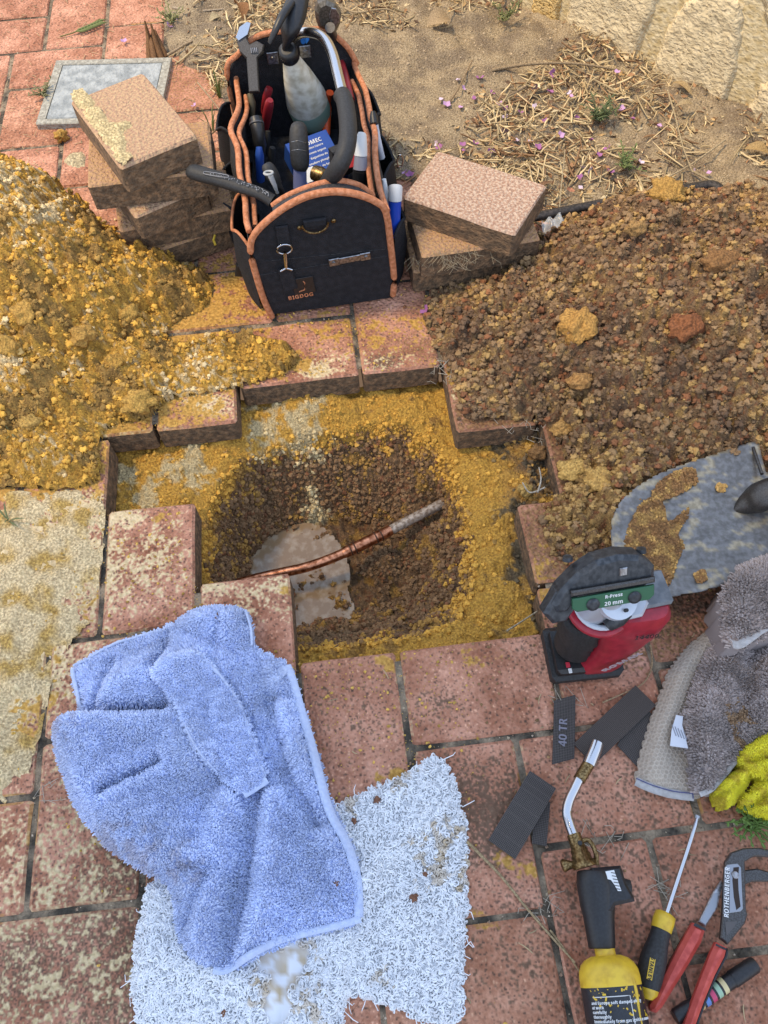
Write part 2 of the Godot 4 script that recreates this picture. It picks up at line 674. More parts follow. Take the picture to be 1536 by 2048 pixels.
var BROWN_STAINS := [
	[Vector2(0.2644, -0.8724), 0.26, 0.28, 0, 1.0], [Vector2(0.3095, -0.5851), 0.2, 0.16, 0, 0.95], [Vector2(0.4233, -0.7549), 0.4, 0.3, 0, 1.0], [Vector2(0.0926, -1.0122), 0.13, 0.06, 0, 0.6], [Vector2(0.6498, -0.9658), 0.5, 0.4, 0, 1.0], [Vector2(0.319, -0.4958), 0.12, 0.07, 0, 0.8], [Vector2(0.3978, -0.4168), 0.12, 0.07, 0, 0.6], [Vector2(-0.3967, -1.8957), 0.2, 0.25, 0, 0.5], [Vector2(0.302, -1.1672), 0.26, 0.2, 0, 0.9]]
var DARK_STAINS := [
	[Vector2(0.2587, -0.0568), 0.36, 0.3, 0, 0.4], [Vector2(0.1131, -0.1754), 0.14, 0.11, 0.3, 0.75], [Vector2(0.0695, -0.3317), 0.06, 0.04, 0, 0.5], [Vector2(-0.3776, -0.0545), 0.2, 0.3, 0, 0.7], [Vector2(-0.4818, -0.0132), 0.2, 0.1, 0, 0.72], [Vector2(0.3218, -0.4206), 0.2, 0.1, 0, 0.5], [Vector2(0.006, -0.981), 0.06, 0.03, 0, 0.8], [Vector2(-0.0639, -0.3232), 0.2, 0.12, 0, 0.3], [Vector2(0.3172, -0.1926), 0.2, 0.12, 0, 0.38], [Vector2(0.425, -0.4733), 0.16, 0.1, 0, 0.7]]
var HOLE := [[-2, 4], [-2, 6], [-4, 6], [-4, 8], [-6, 8], [-6, 10], [-3, 10], [-3, 11], [2, 11], [2, 9], [4, 9], [4, 7], [3, 7], [3, 4]]


func hole_polygon(grow := 0.0) -> PackedVector2Array:
	var p := PackedVector2Array()
	for h in HOLE:
		p.append(lat2(h[0], h[1]))
	if grow != 0.0:
		p = Geometry2D.offset_polygon(p, grow, Geometry2D.JOIN_MITER)[0]
	return p


func paver_mesh(w: float, d: float, h: float, tint: Color, sd: int, xf := Transform3D()) -> ArrayMesh:
	# worn clay paver, its top rim broken by small chips
	var r := RandomNumberGenerator.new()
	r.seed = sd
	var s := Shape.new()
	s.st.set_color(tint)
	s.flat()
	var ring := []
	for e in [[-1, -1], [1, -1], [1, 1], [-1, 1]]:
		var k := ring.size()
		for t in 4:
			var c := Vector2(e[0], e[1])
			var nxt := Vector2([1, 1, -1, -1][k / 4 % 4], [-1, 1, 1, -1][k / 4 % 4])
			ring.append(c.lerp(nxt, t / 4.0 + (0.06 if t == 0 else 0.0)))
			if t == 0:
				ring[-1] = c.lerp(nxt, 0.025)
			if t == 3:
				ring[-1] = c.lerp(nxt, 0.975)
	var n := ring.size()
	var lv := [[], [], []]
	for p in ring:
		var j := r.randf() * 0.0012
		var o := Vector2(p.x * (w / 2 - j), p.y * (d / 2 - j))
		var inset := 0.003 + r.randf() * 0.0022
		lv[0].append(xf * Vector3(o.x, -h, o.y))
		lv[1].append(xf * Vector3(o.x, -0.003 - r.randf() * 0.0025, o.y))
		lv[2].append(xf * Vector3(p.x * (w / 2 - inset), 0, p.y * (d / 2 - inset)))
	var flank := Shape.new()
	flank.flat()
	for i in n:
		var j := (i + 1) % n
		flank.quad(lv[0][i], lv[1][i], lv[1][j], lv[0][j])
		s.quad(lv[1][i], lv[2][i], lv[2][j], lv[1][j])
	var ct := xf * Vector3(0, 0.0006, 0)
	var cb := xf * Vector3(0, -h, 0)
	for i in n:
		var j := (i + 1) % n
		s.tri(ct, lv[2][j], lv[2][i])
		flank.tri(cb, lv[0][i], lv[0][j])
	var mesh := s.done()
	flank.st.generate_normals()
	flank.st.index()
	flank.st.commit(mesh)
	mesh.surface_set_material(0, M.brick)
	mesh.surface_set_material(1, M.flank)
	return mesh


func build_ground():
	# bedding sand under the paving and the yard beyond it, open over the pit
	var s := Shape.new()
	var y := -0.0045
	var hole := hole_polygon(0.012)
	for a in range(-32, 24):
		for b in range(8, 52):
			var c := lat2((a + 0.5) / 4.0, (b + 0.5) / 4.0)
			if sdf(hole, c) > -0.0085:
				continue
			s.quad(lat(a / 4.0, b / 4.0, y), lat((a + 1) / 4.0, b / 4.0, y), lat((a + 1) / 4.0, (b + 1) / 4.0, y), lat(a / 4.0, (b + 1) / 4.0, y))
	var xs := [-1000.0, -8.0, 6.0, 1000.0]
	var bs := [-1000.0, 2.0, 13.0, 1000.0]
	for i in 3:
		for j in 3:
			if i != 1 or j != 1:
				s.quad(lat(xs[i], bs[j], y), lat(xs[i + 1], bs[j], y), lat(xs[i + 1], bs[j + 1], y), lat(xs[i], bs[j + 1], y))
	whole("ground", s.done(), M.joint, "", "", "", "structure")

	# clay pavers laid in a herringbone of three to two
	var paving := Node3D.new()
	paving.name = "pavement"
	paving.set_meta("kind", "structure")
	add_child(paving)
	var meshes := [[], []]
	for k in 7:
		var v := 0.86 + 0.045 * k
		var tint := Color(v, v * (0.985 + 0.01 * (k % 3)), v * (0.97 + 0.02 * (k % 2)))
		meshes[0].append(paver_mesh(G * 3 - 0.0065, G * 2 - 0.0065, 0.055, tint, k))
		meshes[1].append(paver_mesh(G * 2 - 0.0065, G * 3 - 0.0065, 0.055, tint, 20 + k))
	var inside := hole_polygon()
	var grit := []
	var grit_c := []
	var yard := PackedVector2Array(YARD)
	for k in range(-30, 31):
		for m in range(-12, 13):
			for o in 2:
				var a := 2 * k + 3 * m
				var b := (2 if o == 0 else -1) - 2 * k + 3 * m
				var c := lat(a + (1.5 if o == 0 else 1.0), b + (1.0 if o == 0 else 1.5))
				if c.x < -1.4 or c.x > 1.25 or c.z > 0.62 or c.z < -2.75 or sdf(inside, Vector2(c.x, c.z)) > 0.0:
					continue
				if sdf(yard, Vector2(c.x, c.z)) > 0.1:
					continue
				var p := MeshInstance3D.new()
				p.name = "paver"
				p.mesh = meshes[o][rng.randi() % 7]
				paving.add_child(p, true)
				p.position = c + Vector3(0, rng.randf_range(-0.0025, 0.001), 0)
				for e in 16:
					var w := Vector2(3, 2) if o == 0 else Vector2(2, 3)
					var q := lat(a + rng.randf() * w.x, b, -0.004) if e % 2 == 0 else lat(a, b + rng.randf() * w.y, -0.004)
					if sdf(inside, Vector2(q.x, q.z)) > -0.004:
						continue
					var size := 0.0012 + 0.0035 * pow(rng.randf(), 3.0)
					grit.append(Transform3D(any_turn().scaled(Vector3.ONE * size), q + Vector3(rng.randfn(0, 0.0016), 0, rng.randfn(0, 0.0016))))
					grit_c.append([Color(0.45, 0.36, 0.24), Color(0.12, 0.09, 0.06), Color(0.3, 0.2, 0.13), Color(0.55, 0.45, 0.33)][rng.randi() % 4])
				p.rotation = Vector3(rng.randf_range(-0.006, 0.006), TURN + rng.randf_range(-0.006, 0.006), rng.randf_range(-0.006, 0.006))

	tag(many("joint_grit", lump(105, 0.5), M.crumb, grit, grit_c), "sand and grit lodged in the paver joints", "grit")
	# sand and soil grains trodden over the pavers round the pit
	var spill := []
	var spill_c := []
	for i in 7000:
		var ang := rng.randf() * TAU
		var c := lat(-0.5, 7.5) + Vector3(cos(ang) * 0.42, 0, sin(ang) * 0.4) * (0.7 + absf(rng.randfn(0, 0.45)))
		if sdf(inside, Vector2(c.x, c.z)) > -0.003 or c.z > 0.1:
			continue
		var size := 0.0009 + 0.004 * pow(rng.randf(), 5.0)
		spill.append(Transform3D(any_turn().scaled(Vector3.ONE * size), c + Vector3(0, 0.001, 0)))
		spill_c.append((Color(0.6, 0.37, 0.08) if c.x < 0.12 else Color(0.3, 0.18, 0.08)) * rng.randf_range(0.6, 1.3))
	tag(many("spilled_grains", lump(106, 0.5), M.crumb, spill, spill_c), "grains of sand and soil spilled on the pavers round the pit", "sand")


var YARD := [Vector2(-0.5952, -2.9545), Vector2(-0.5087, -2.1848), Vector2(-0.4696, -1.9628), Vector2(-0.3478, -1.8919), Vector2(-0.2947, -1.5566), Vector2(-0.1928, -1.4832), Vector2(0.0919, -1.4957), Vector2(0.2735, -1.3564), Vector2(0.3838, -1.3186), Vector2(0.5881, -1.35), Vector2(0.7365, -1.355), Vector2(0.8885, -1.2991), Vector2(1.1273, -1.1136), Vector2(2.0964, -2.2471), Vector2(1.6145, -3.2076), Vector2(0.364, -3.7509)]


func build_pit():
	var rim := rounded([Vector2(-0.2421, -0.8437), Vector2(-0.287, -0.8018), Vector2(-0.3113, -0.744), Vector2(-0.3246, -0.6727), Vector2(-0.3198, -0.6038), Vector2(-0.2945, -0.5462), Vector2(-0.2315, -0.4626), Vector2(-0.1487, -0.4499), Vector2(-0.0663, -0.4527), Vector2(0.0163, -0.4589), Vector2(0.0833, -0.4713), Vector2(0.1326, -0.5106), Vector2(0.1532, -0.5933), Vector2(0.1524, -0.6773), Vector2(0.1342, -0.7566), Vector2(0.1155, -0.8347), Vector2(0.0714, -0.8819), Vector2(-0.0089, -0.9052), Vector2(-0.0765, -0.8881), Vector2(-0.1338, -0.8775), Vector2(-0.1907, -0.8635)], 1)
	var floor_ := rounded([Vector2(-0.2734, -0.6816), Vector2(-0.2354, -0.7524), Vector2(-0.1744, -0.7898), Vector2(-0.0714, -0.7784), Vector2(0.0191, -0.7332), Vector2(0.0407, -0.6652), Vector2(0.0033, -0.6081), Vector2(-0.0755, -0.5777), Vector2(-0.1723, -0.5744), Vector2(-0.2405, -0.5892)], 1)
	var outer := hole_polygon()
	var n1 := noise(9, FastNoiseLite.TYPE_SIMPLEX, 3, 41)
	var n2 := noise(45, FastNoiseLite.TYPE_SIMPLEX, 3, 42)
	var cell := noise(55, FastNoiseLite.TYPE_CELLULAR, 1, 43)
	cell.cellular_return_type = FastNoiseLite.RETURN_DISTANCE
	var height := func(p: Vector2, d: float) -> float:
		var dr := sdf(rim, p)
		var lumps := cell.get_noise_2dv(p)
		if dr <= 0.0:
			var y := -0.066 + 0.012 * n1.get_noise_2dv(p) + 0.006 * n2.get_noise_2dv(p) - 0.02 * clampf(1.0 + dr / 0.05, 0, 1)
			var right := clampf((p.x - 0.19) / 0.08, 0, 1)
			y += right * (0.014 + 0.014 * n2.get_noise_2dv(p * 0.7) - 0.01 * lumps)
			y += 0.022 * exp(-p.distance_squared_to(Vector2(-0.152, -0.9622)) / 0.0022)
			return y
		var df := sdf(floor_, p)
		var t := 1.0 if df > 0.0 else dr / (dr - df)
		t = pow(t, 0.75)
		var y2 := lerpf(-0.086, -0.283, t)
		y2 += 0.02 * n1.get_noise_2dv(p) * minf(dr / 0.04, 1) + (0.009 * n2.get_noise_2dv(p) - 0.012 * lumps * minf(dr / 0.03, 1))
		y2 -= 0.075 * exp(-p.distance_squared_to(Vector2(0.114, -0.7699)) / 0.0016) * clampf(dr / 0.02, 0, 1)
		y2 += 0.03 * exp(-p.distance_squared_to(Vector2(-0.0025, -0.6909)) / 0.003)
		return y2
	var c_yellow := Color(0.7, 0.385, 0.062)
	var c_brown := Color(0.27, 0.155, 0.07)
	var c_dark := Color(0.14, 0.075, 0.037)
	var c_cream := Color(0.74, 0.58, 0.3)
	var c_red := Color(0.24, 0.08, 0.03)
	var c_grey := Color(0.1, 0.085, 0.055)
	var creams := [[Vector2(-0.2035, -0.9456), 0.06], [Vector2(-0.1525, -0.8983), 0.06], [Vector2(-0.1382, -0.8047), 0.03], [Vector2(-0.478, -0.7915), 0.05], [Vector2(-0.227, -0.8839), 0.05], [Vector2(-0.4276, -0.7463), 0.04], [Vector2(-0.3512, -0.806), 0.05]]
	var mask := noise(16, FastNoiseLite.TYPE_SIMPLEX, 4, 44)
	var color := func(p: Vector2, y: float, d: float) -> Color:
		var k := mask.get_noise_3d(p.x, y * 1.3, p.y)
		var k2 := n2.get_noise_3d(p.x * 1.3, y * 1.6, p.y * 1.3)
		var t := clampf((-y - 0.11 + 0.075 * k + 0.03 * k2) / 0.014, 0, 1)
		var c := c_yellow.lerp(c_brown, t)
		c = c.lerp(c_dark, clampf(t * (k * 1.6 + 0.1 + k2), 0, 0.8))
		if k2 > 0.25 and k < 0.0 and t > 0.5:
			c = c.lerp(c_red, 0.6)
		if k > 0.28 and t > 0.4:
			c = c.lerp(c_yellow, 0.45)
		var e := clampf((p.x - 0.2) / 0.05, 0, 1) * clampf((-0.48 - p.y) / 0.05, 0, 1) * (1.0 - t)
		c = c.lerp(c_brown, e * clampf(0.75 + k * 1.5, 0, 1))
		var edge := clampf((1.1 - d / 0.03 + k * 2.2 + k2 * 0.8) * 3.0, 0, 1) * clampf((p.x - 0.16) / 0.05, 0, 1)
		c = c.lerp(c_grey, edge * 0.9)
		for q in creams:
			var w: float = 1.0 - p.distance_to(q[0]) / q[1] + k * 0.9 + k2 * 0.4
			if w > 0.25:
				c = c.lerp(c_cream, clampf((w - 0.25) * 5.0, 0, 0.95))
		return c
	var s := sheet(hole_polygon(0.025), 0.004, height, color)
	whole("pit", s.mesh, M.soil, "", "", "", "structure")
	# loose crumbs on the floor and the walls of the pit
	var xf := []
	var cols := []
	for i in 24000:
		var q := on_sheet(s)
		var p: Vector3 = q[0]
		if p.y < -0.268:
			continue
		var size := 0.0014 + 0.009 * pow(rng.randf(), 7.0)
		var k := mask.get_noise_2d(p.x, p.z)
		if p.y > -0.11 and p.x < 0.24 and rng.randf() < 0.8:
			continue
		xf.append(Transform3D(any_turn().scaled(Vector3.ONE * size), p + q[1] * size * 0.2))
		var c: Color = color.call(Vector2(p.x, p.z), p.y, 0.03)
		cols.append(c * rng.randf_range(0.8, 1.15))
	for i in 60000:
		var q := on_sheet(s)
		var p: Vector3 = q[0]
		if q[1].y > 0.6 or p.y < -0.266:
			continue
		var size := 0.002 + 0.009 * pow(rng.randf(), 4.0)
		var off := Vector3(0, rng.randfn(0, 0.003), 0)
		xf.append(Transform3D(any_turn().scaled(Vector3.ONE * size), p + off + q[1] * size * 0.15))
		var c: Color = color.call(Vector2(p.x, p.z), p.y + rng.randfn(0, 0.008), 0.03)
		cols.append(c * rng.randf_range(0.8, 1.15))
	var crumbs := many("pit_crumbs", lump(3, 0.4), M.crumb, xf, cols)
	tag(crumbs, "loose soil crumbs lying inside the dug pit", "soil")
	# muddy water standing on the floor
	var wp := rounded([Vector2(-0.302, -0.6994), Vector2(-0.2541, -0.7587), Vector2(-0.173, -0.7891), Vector2(-0.1218, -0.7781), Vector2(-0.0819, -0.7212), Vector2(-0.07, -0.6654), Vector2(-0.0788, -0.6178), Vector2(-0.0533, -0.5883), Vector2(-0.0847, -0.5612), Vector2(-0.1611, -0.5469), Vector2(-0.2473, -0.5593), Vector2(-0.3178, -0.6248)], 2)
	var wn := noise(30, FastNoiseLite.TYPE_SIMPLEX, 3, 46)
	var ws := sheet(wp, 0.006, func(p, d): return -0.264 + 0.0006 * wn.get_noise_2dv(p))
	var wm := mat(Color.WHITE, 0.1, 0, noise_tex(512, noise(0.022, FastNoiseLite.TYPE_SIMPLEX, 5, 47), lin(0.28, 0.185, 0.1), lin(0.4, 0.31, 0.21), 0.66, 0.5), null, 3.0)
	whole("water", ws.mesh, wm, "", "", "", "structure")


func build_wall():
	# limestone retaining wall standing behind the garden bed
	var root := thing("stone_wall", "tan limestone retaining wall of large blocks with yellow mortar bands", "wall", Vector3(0.66, 0, -1.822))
	var A := Vector3(0.42, 0, -2.075)
	var d := Vector3(0.68894, 0, 0.72482)
	var out := Vector3(-0.72482, 0, 0.68894)
	var xf := Transform3D(Basis(d, Vector3.UP, out), A)
	var core := Shape.new()
	core.box(xf * Vector3(0.3, 0.3, -0.16), Vector3(4.4, 0.9, 0.28), 0.0, xf.basis)
	var mortar_tex := noise_tex(512, noise(0.03, FastNoiseLite.TYPE_SIMPLEX, 5, 51), lin(0.5, 0.37, 0.17), lin(0.75, 0.63, 0.4), 0.5, 0.6)
	var stone_tex := noise_tex(512, noise(0.03, FastNoiseLite.TYPE_SIMPLEX, 5, 52), lin(0.57, 0.45, 0.26), lin(0.78, 0.64, 0.4), 0.5, 0.7)
	var rough := bump_tex(512, noise(0.05, FastNoiseLite.TYPE_SIMPLEX, 5, 53), 10.0)
	var mm := mat(Color.WHITE, 0.95, 0, mortar_tex, rough, 3.0, 0.5)
	var sm := mat(Color.WHITE, 0.95, 0, stone_tex, rough, 3.0, 0.8)
	var ym := mat(lin(1.0, 0.86, 0.6), 0.95, 0, mortar_tex, rough, 3.0, 1.2)
	part(root, "mortar", core.done(), mm)
	var blocks := [
		[[-0.06, -0.1], [-0.02, 0.12], [-0.3, 0.4], [-1.2, 0.5], [-1.2, -0.1]], [[0.0, -0.1], [0.105, -0.1], [0.075, 0.15], [0.03, 0.3], [-0.03, 0.3], [0.0, 0.1]],
		[[0.12, -0.1], [0.318, -0.1], [0.322, 0.06], [0.35, 0.2], [0.33, 0.36], [0.1, 0.36], [0.095, 0.16]], [[0.352, -0.1], [0.57, -0.1], [0.572, 0.06], [0.545, 0.18], [0.53, 0.23], [0.39, 0.21]],
		[[0.61, -0.1], [0.9, -0.1], [0.93, 0.15], [0.85, 0.19], [0.63, 0.14]], [[0.4, 0.24], [0.55, 0.26], [0.6, 0.175], [0.84, 0.22], [0.86, 0.45], [0.4, 0.45]], [[0.94, -0.1], [1.4, -0.1], [1.4, 0.4], [0.95, 0.4]]]
	var n := noise(14, FastNoiseLite.TYPE_SIMPLEX, 4, 54)
	for k in blocks.size():
		var poly := []
		for q in blocks[k]:
			poly.append(Vector2(q[0], -q[1]))
		var rp := rounded(poly, 1)
		var sh := sheet(PackedVector2Array(rp), 0.012, func(p, dd): return 0.007 * minf(dd / 0.008, 1.0) - 0.02 + 0.004 * n.get_noise_2dv(p) + 0.004 * n.get_noise_2dv(p * 3.0), null, 0.03)
		# the sheet lies in x and z: stand it up against the wall
		var st := SurfaceTool.new()
		st.begin(Mesh.PRIMITIVE_TRIANGLES)
		st.append_from(sh.mesh, 0, Transform3D(Basis(d, out, Vector3.DOWN), A))
		part(root, "stone", st.commit(), ym if k == 1 else sm)


func build_shade_tree():
	# an unseen tree, added so its crown keeps the sun off the near pavers
	var at := Vector3(-4.6, 0, -0.6)
	var root := thing("added_shade_tree", "unseen leafy tree added left of the paving to shade it", "tree", at)
	var s := Shape.new()
	s.tube(curve([at, at + Vector3(0.1, 1.2, 0.05), at + Vector3(0.5, 2.6, 0.2), at + Vector3(1.4, 4.0, 0.5), at + Vector3(1.9, 5.0, 0.6)], 4), [0.16, 0.15, 0.145, 0.14, 0.135, 0.13, 0.125, 0.12, 0.115, 0.11, 0.105, 0.1, 0.09, 0.08, 0.07, 0.06, 0.05], 10)
	for k in 6:
		var a := k * 1.05
		var b := at + Vector3(1.1 + 0.1 * k, 3.5 + 0.2 * k, 0.4)
		s.tube([b, b + Vector3(cos(a) * 0.5, 0.5, sin(a) * 0.5), b + Vector3(cos(a) * 1.1, 1.0, sin(a) * 1.1)], [0.05, 0.035, 0.012], 6)
	part(root, "trunk", s.done(), mat(lin(0.16, 0.11, 0.07), 0.95, 0, M.grain, M.grain_bump, 3.0))
	var leaf := Shape.new()
	leaf.quad(Vector3(0, 0, -0.5), Vector3(0.24, 0.06, 0), Vector3(0, 0, 0.5), Vector3(-0.24, 0.06, 0))
	var xf := []
	var cols := []
	var c := at + Vector3(1.95, 5.4, 0.62)
	for i in 9000:
		var p := Vector3(rng.randfn(0, 0.52), rng.randfn(0, 0.34), rng.randfn(0, 0.56))
		if p.length() > 1.35:
			continue
		xf.append(Transform3D(any_turn().scaled(Vector3.ONE * rng.randf_range(0.07, 0.14)), c + p))
		cols.append(Color(0.07, 0.11, 0.035) * rng.randf_range(0.7, 1.4))
	var m := mat(Color.WHITE, 0.7)
	m.vertex_color_use_as_albedo = true
	m.backlight = Color(0.3, 0.35, 0.15)
	many("crown", leaf.done(), m, xf, cols, root)


# a heap of dug soil: bumps are [where, radius, height]
func heap(poly: PackedVector2Array, bumps: Array, edge: float, sd: int, lumpy: float, color: Callable) -> Dictionary:
	var n1 := noise(7, FastNoiseLite.TYPE_SIMPLEX, 3, sd)
	var n2 := noise(32, FastNoiseLite.TYPE_SIMPLEX, 3, sd + 1)
	var cell := noise(38, FastNoiseLite.TYPE_CELLULAR, 1, sd + 2)
	cell.cellular_return_type = FastNoiseLite.RETURN_DISTANCE
	var cell2 := noise(95, FastNoiseLite.TYPE_CELLULAR, 1, sd + 3)
	cell2.cellular_return_type = FastNoiseLite.RETURN_DISTANCE
	var height := func(p: Vector2, d: float) -> float:
		var y := 0.014 + 0.02 * n1.get_noise_2dv(p)
		for b in bumps:
			y += b[2] * exp(-p.distance_squared_to(b[0]) / (b[1] * b[1]))
		var k := clampf((d + 0.02 * n2.get_noise_2dv(p)) / edge, 0, 1)
		y *= k * (2.0 - k)
		var l := lumpy * clampf(y / 0.03, 0.1, 1.0)
		y += l * (0.009 * n2.get_noise_2dv(p) - 0.017 * (cell.get_noise_2dv(p) + 0.5) - 0.011 * (cell2.get_noise_2dv(p) + 0.5)) + 0.004
		return maxf(y, 0.0 if d > edge * 0.4 else -0.006) if d > 0.0 else -0.006
	return sheet(poly, 0.0038, height, color)


func scatter(called: String, s: Dictionary, count: int, small: float, big: float, power: float, color: Callable, label: String, spread := 0.0):
	var sets := [[], [], []]
	var cols := [[], [], []]
	for i in count:
		var q := on_sheet(s)
		var p: Vector3 = q[0]
		if p.y < 0.001:
			continue
		var size := small + (big - small) * pow(rng.randf(), power)
		if spread > 0.0 and rng.randf() < 0.12:
			p += Vector3(rng.randfn(0, spread), 0, rng.randfn(0, spread))
			p.y = minf(p.y, 0.002)
			size *= 0.6
			if sdf(hole_polygon(0.004), Vector2(p.x, p.z)) > 0.0:
				continue
		var k := rng.randi() % 3
		sets[k].append(Transform3D(any_turn().scaled(Vector3(1, rng.randf_range(0.6, 1.0), rng.randf_range(0.75, 1.1)) * size), p + q[1] * size * 0.22))
		var c: Color = color.call(Vector2(p.x, p.z), p.y, 0.05)
		var v := rng.randf_range(0.8, 1.22)
		cols[k].append(Color(c.r * v, c.g * v, c.b * v))
	var root := thing(called, label, "soil", Vector3.ZERO)
	root.set_meta("kind", "stuff")
	for k in 3:
		many("crumbs", lump(60 + k, [0.45, 0.6, 0.75][k], 0.85, 2), M.crumb, sets[k], cols[k], root)


func build_heaps():
	var yellow := Color(0.68, 0.385, 0.062)
	var deep := Color(0.47, 0.26, 0.045)
	var cream := Color(0.76, 0.6, 0.33)
	var brown := Color(0.31, 0.19, 0.088)
	var umber := Color(0.17, 0.1, 0.053)
	var gold := Color(0.46, 0.28, 0.09)
	var rust := Color(0.28, 0.1, 0.035)
	var patch := noise(8, FastNoiseLite.TYPE_SIMPLEX, 4, 71)
	var fleck := noise(60, FastNoiseLite.TYPE_SIMPLEX, 2, 72)
	# yellow sand on the left
	var paint_sand := func(p: Vector2, y: float, d: float) -> Color:
		var k := patch.get_noise_2dv(p)
		var c := yellow.lerp(deep, clampf(0.35 + fleck.get_noise_2dv(p) * 1.2, 0, 1))
		var w: float = 0.5 * k + fleck.get_noise_2dv(p) * 0.55 + 0.62 * exp(-p.distance_squared_to(Vector2(-0.6393, -1.2595)) / 0.014) + 0.5 * exp(-p.distance_squared_to(Vector2(-0.3404, -0.9081)) / 0.006) + 0.45 * exp(-p.distance_squared_to(Vector2(-0.6786, -0.9281)) / 0.01)
		if w > 0.42:
			c = c.lerp(cream, clampf((w - 0.42) * 4.0, 0, 0.9))
		elif k < -0.3:
			c = c.lerp(Color(0.25, 0.16, 0.06), 0.6)
		return c
	var left := rounded([Vector2(-1.3036, -1.6815), Vector2(-0.9977, -1.6072), Vector2(-0.8208, -1.5691), Vector2(-0.7508, -1.5523), Vector2(-0.6722, -1.4765), Vector2(-0.5727, -1.3838), Vector2(-0.4812, -1.2744), Vector2(-0.3716, -1.2529), Vector2(-0.3177, -1.2075), Vector2(-0.3226, -1.1271), Vector2(-0.3938, -1.0991), Vector2(-0.4033, -1.0428), Vector2(-0.2987, -1.055), Vector2(-0.2218, -1.0566), Vector2(-0.1445, -1.0145), Vector2(-0.1533, -0.9644), Vector2(-0.2545, -0.9318), Vector2(-0.3274, -0.9188), Vector2(-0.3911, -0.9111), Vector2(-0.4142, -0.8675), Vector2(-0.4902, -0.8609), Vector2(-0.5025, -0.8183), Vector2(-0.4779, -0.744), Vector2(-0.5456, -0.7225), Vector2(-0.6169, -0.7365), Vector2(-0.7458, -0.7336), Vector2(-1.0045, -0.7328)], 1)
	var sl := heap(left, [[Vector2(-0.7154, -1.2333), 0.17, 0.075], [Vector2(-0.8936, -1.3016), 0.3, 0.12], [Vector2(-0.6833, -1.3462), 0.09, 0.035], [Vector2(-0.5442, -1.1677), 0.12, 0.045], [Vector2(-0.6549, -1.0583), 0.16, 0.04], [Vector2(-0.4496, -1.2161), 0.07, 0.018], [Vector2(-0.6413, -0.9259), 0.1, 0.012]], 0.06, 81, 1.0, paint_sand)
	tag(whole("sand_heap", sl.mesh, M.soil), "heap of dug yellow sand spilling over the pavers at left", "sand", "", "stuff")
	scatter("sand_crumbs", sl, 36000, 0.0011, 0.012, 10.0, paint_sand, "loose yellow sand crumbs and small clods on the left heap", 0.03)
	# cream sand trodden over the pavers further down
	var film := noise(13, FastNoiseLite.TYPE_SIMPLEX, 5, 75)
	var fs := sheet(rounded([Vector2(-0.8333, -0.7384), Vector2(-0.6064, -0.7259), Vector2(-0.5298, -0.7317), Vector2(-0.474, -0.7136), Vector2(-0.4637, -0.6079), Vector2(-0.4591, -0.4931), Vector2(-0.5019, -0.4374), Vector2(-0.5162, -0.3599), Vector2(-0.5187, -0.2865), Vector2(-0.5363, -0.2046), Vector2(-0.6961, -0.1986)], 1), 0.0055, func(p, d): return -0.0012 + 0.0045 * clampf(d / 0.05, 0, 1) + 0.009 * film.get_noise_2dv(p) + 0.003 * fleck.get_noise_2dv(p), func(p, y, d): return Color(0.9, 0.71, 0.4).lerp(Color(0.66, 0.43, 0.12), clampf(patch.get_noise_2dv(p * 1.5) * 2.0 + 0.05, 0, 1)) * (1.0 + 0.2 * fleck.get_noise_2dv(p)))
	tag(whole("sand_film", fs.mesh, M.soil), "thin cream sand trodden over the left pavers below the heap", "sand", "", "stuff")
	# brown soil on the right
	var paint_soil := func(p: Vector2, y: float, d: float) -> Color:
		var k := patch.get_noise_2dv(p)
		var f := fleck.get_noise_2dv(p)
		var c := brown.lerp(umber, clampf(0.4 - k * 1.1 - f * 0.6, 0, 1))
		if f + k * 0.6 > 0.36:
			c = c.lerp(gold, clampf((f + k * 0.6 - 0.36) * 3.0, 0, 0.8))
		elif f < -0.5:
			c = c.lerp(rust, 0.7)
		var g: float = exp(-p.distance_squared_to(Vector2(0.3281, -0.65)) / 0.02) * 1.3 + exp(-p.distance_squared_to(Vector2(0.2451, -1.1041)) / 0.02) * 0.5 + exp(-p.distance_squared_to(Vector2(0.5454, -1.2928)) / 0.01) * 0.8
		if g + f * 0.9 > 0.7:
			c = c.lerp(gold, clampf((g + f * 0.9 - 0.7) * 2.0, 0, 0.8))
		return c
	var right := rounded([Vector2(0.0847, -1.1144), Vector2(0.132, -1.1579), Vector2(0.2625, -1.1698), Vector2(0.3227, -1.2496), Vector2(0.3795, -1.2893), Vector2(0.4547, -1.3064), Vector2(0.582, -1.3201), Vector2(0.7104, -1.3339), Vector2(0.8275, -1.3033), Vector2(1.0256, -1.2457), Vector2(1.2013, -1.0562), Vector2(1.0197, -0.6217), Vector2(0.8294, -0.6712), Vector2(0.6992, -0.6587), Vector2(0.5701, -0.6464), Vector2(0.4589, -0.5956), Vector2(0.4013, -0.553), Vector2(0.3392, -0.5208), Vector2(0.2718, -0.5508), Vector2(0.2523, -0.6161), Vector2(0.2796, -0.6623), Vector2(0.316, -0.6799), Vector2(0.3155, -0.7611), Vector2(0.2978, -0.8207), Vector2(0.2147, -0.8331), Vector2(0.1518, -0.8291), Vector2(0.1428, -0.8796), Vector2(0.1358, -0.9612), Vector2(0.1029, -1.0239)], 1)
	var sr := heap(right, [[Vector2(0.5738, -1.0447), 0.26, 0.08], [Vector2(0.7857, -1.0827), 0.3, 0.09], [Vector2(0.4211, -1.106), 0.18, 0.035], [Vector2(0.4903, -0.8703), 0.2, 0.045], [Vector2(0.692, -0.8472), 0.16, 0.05], [Vector2(0.489, -1.2102), 0.13, 0.025], [Vector2(0.3348, -0.64), 0.06, 0.02], [Vector2(0.3759, -0.5908), 0.05, 0.02]], 0.09, 91, 1.15, paint_soil)
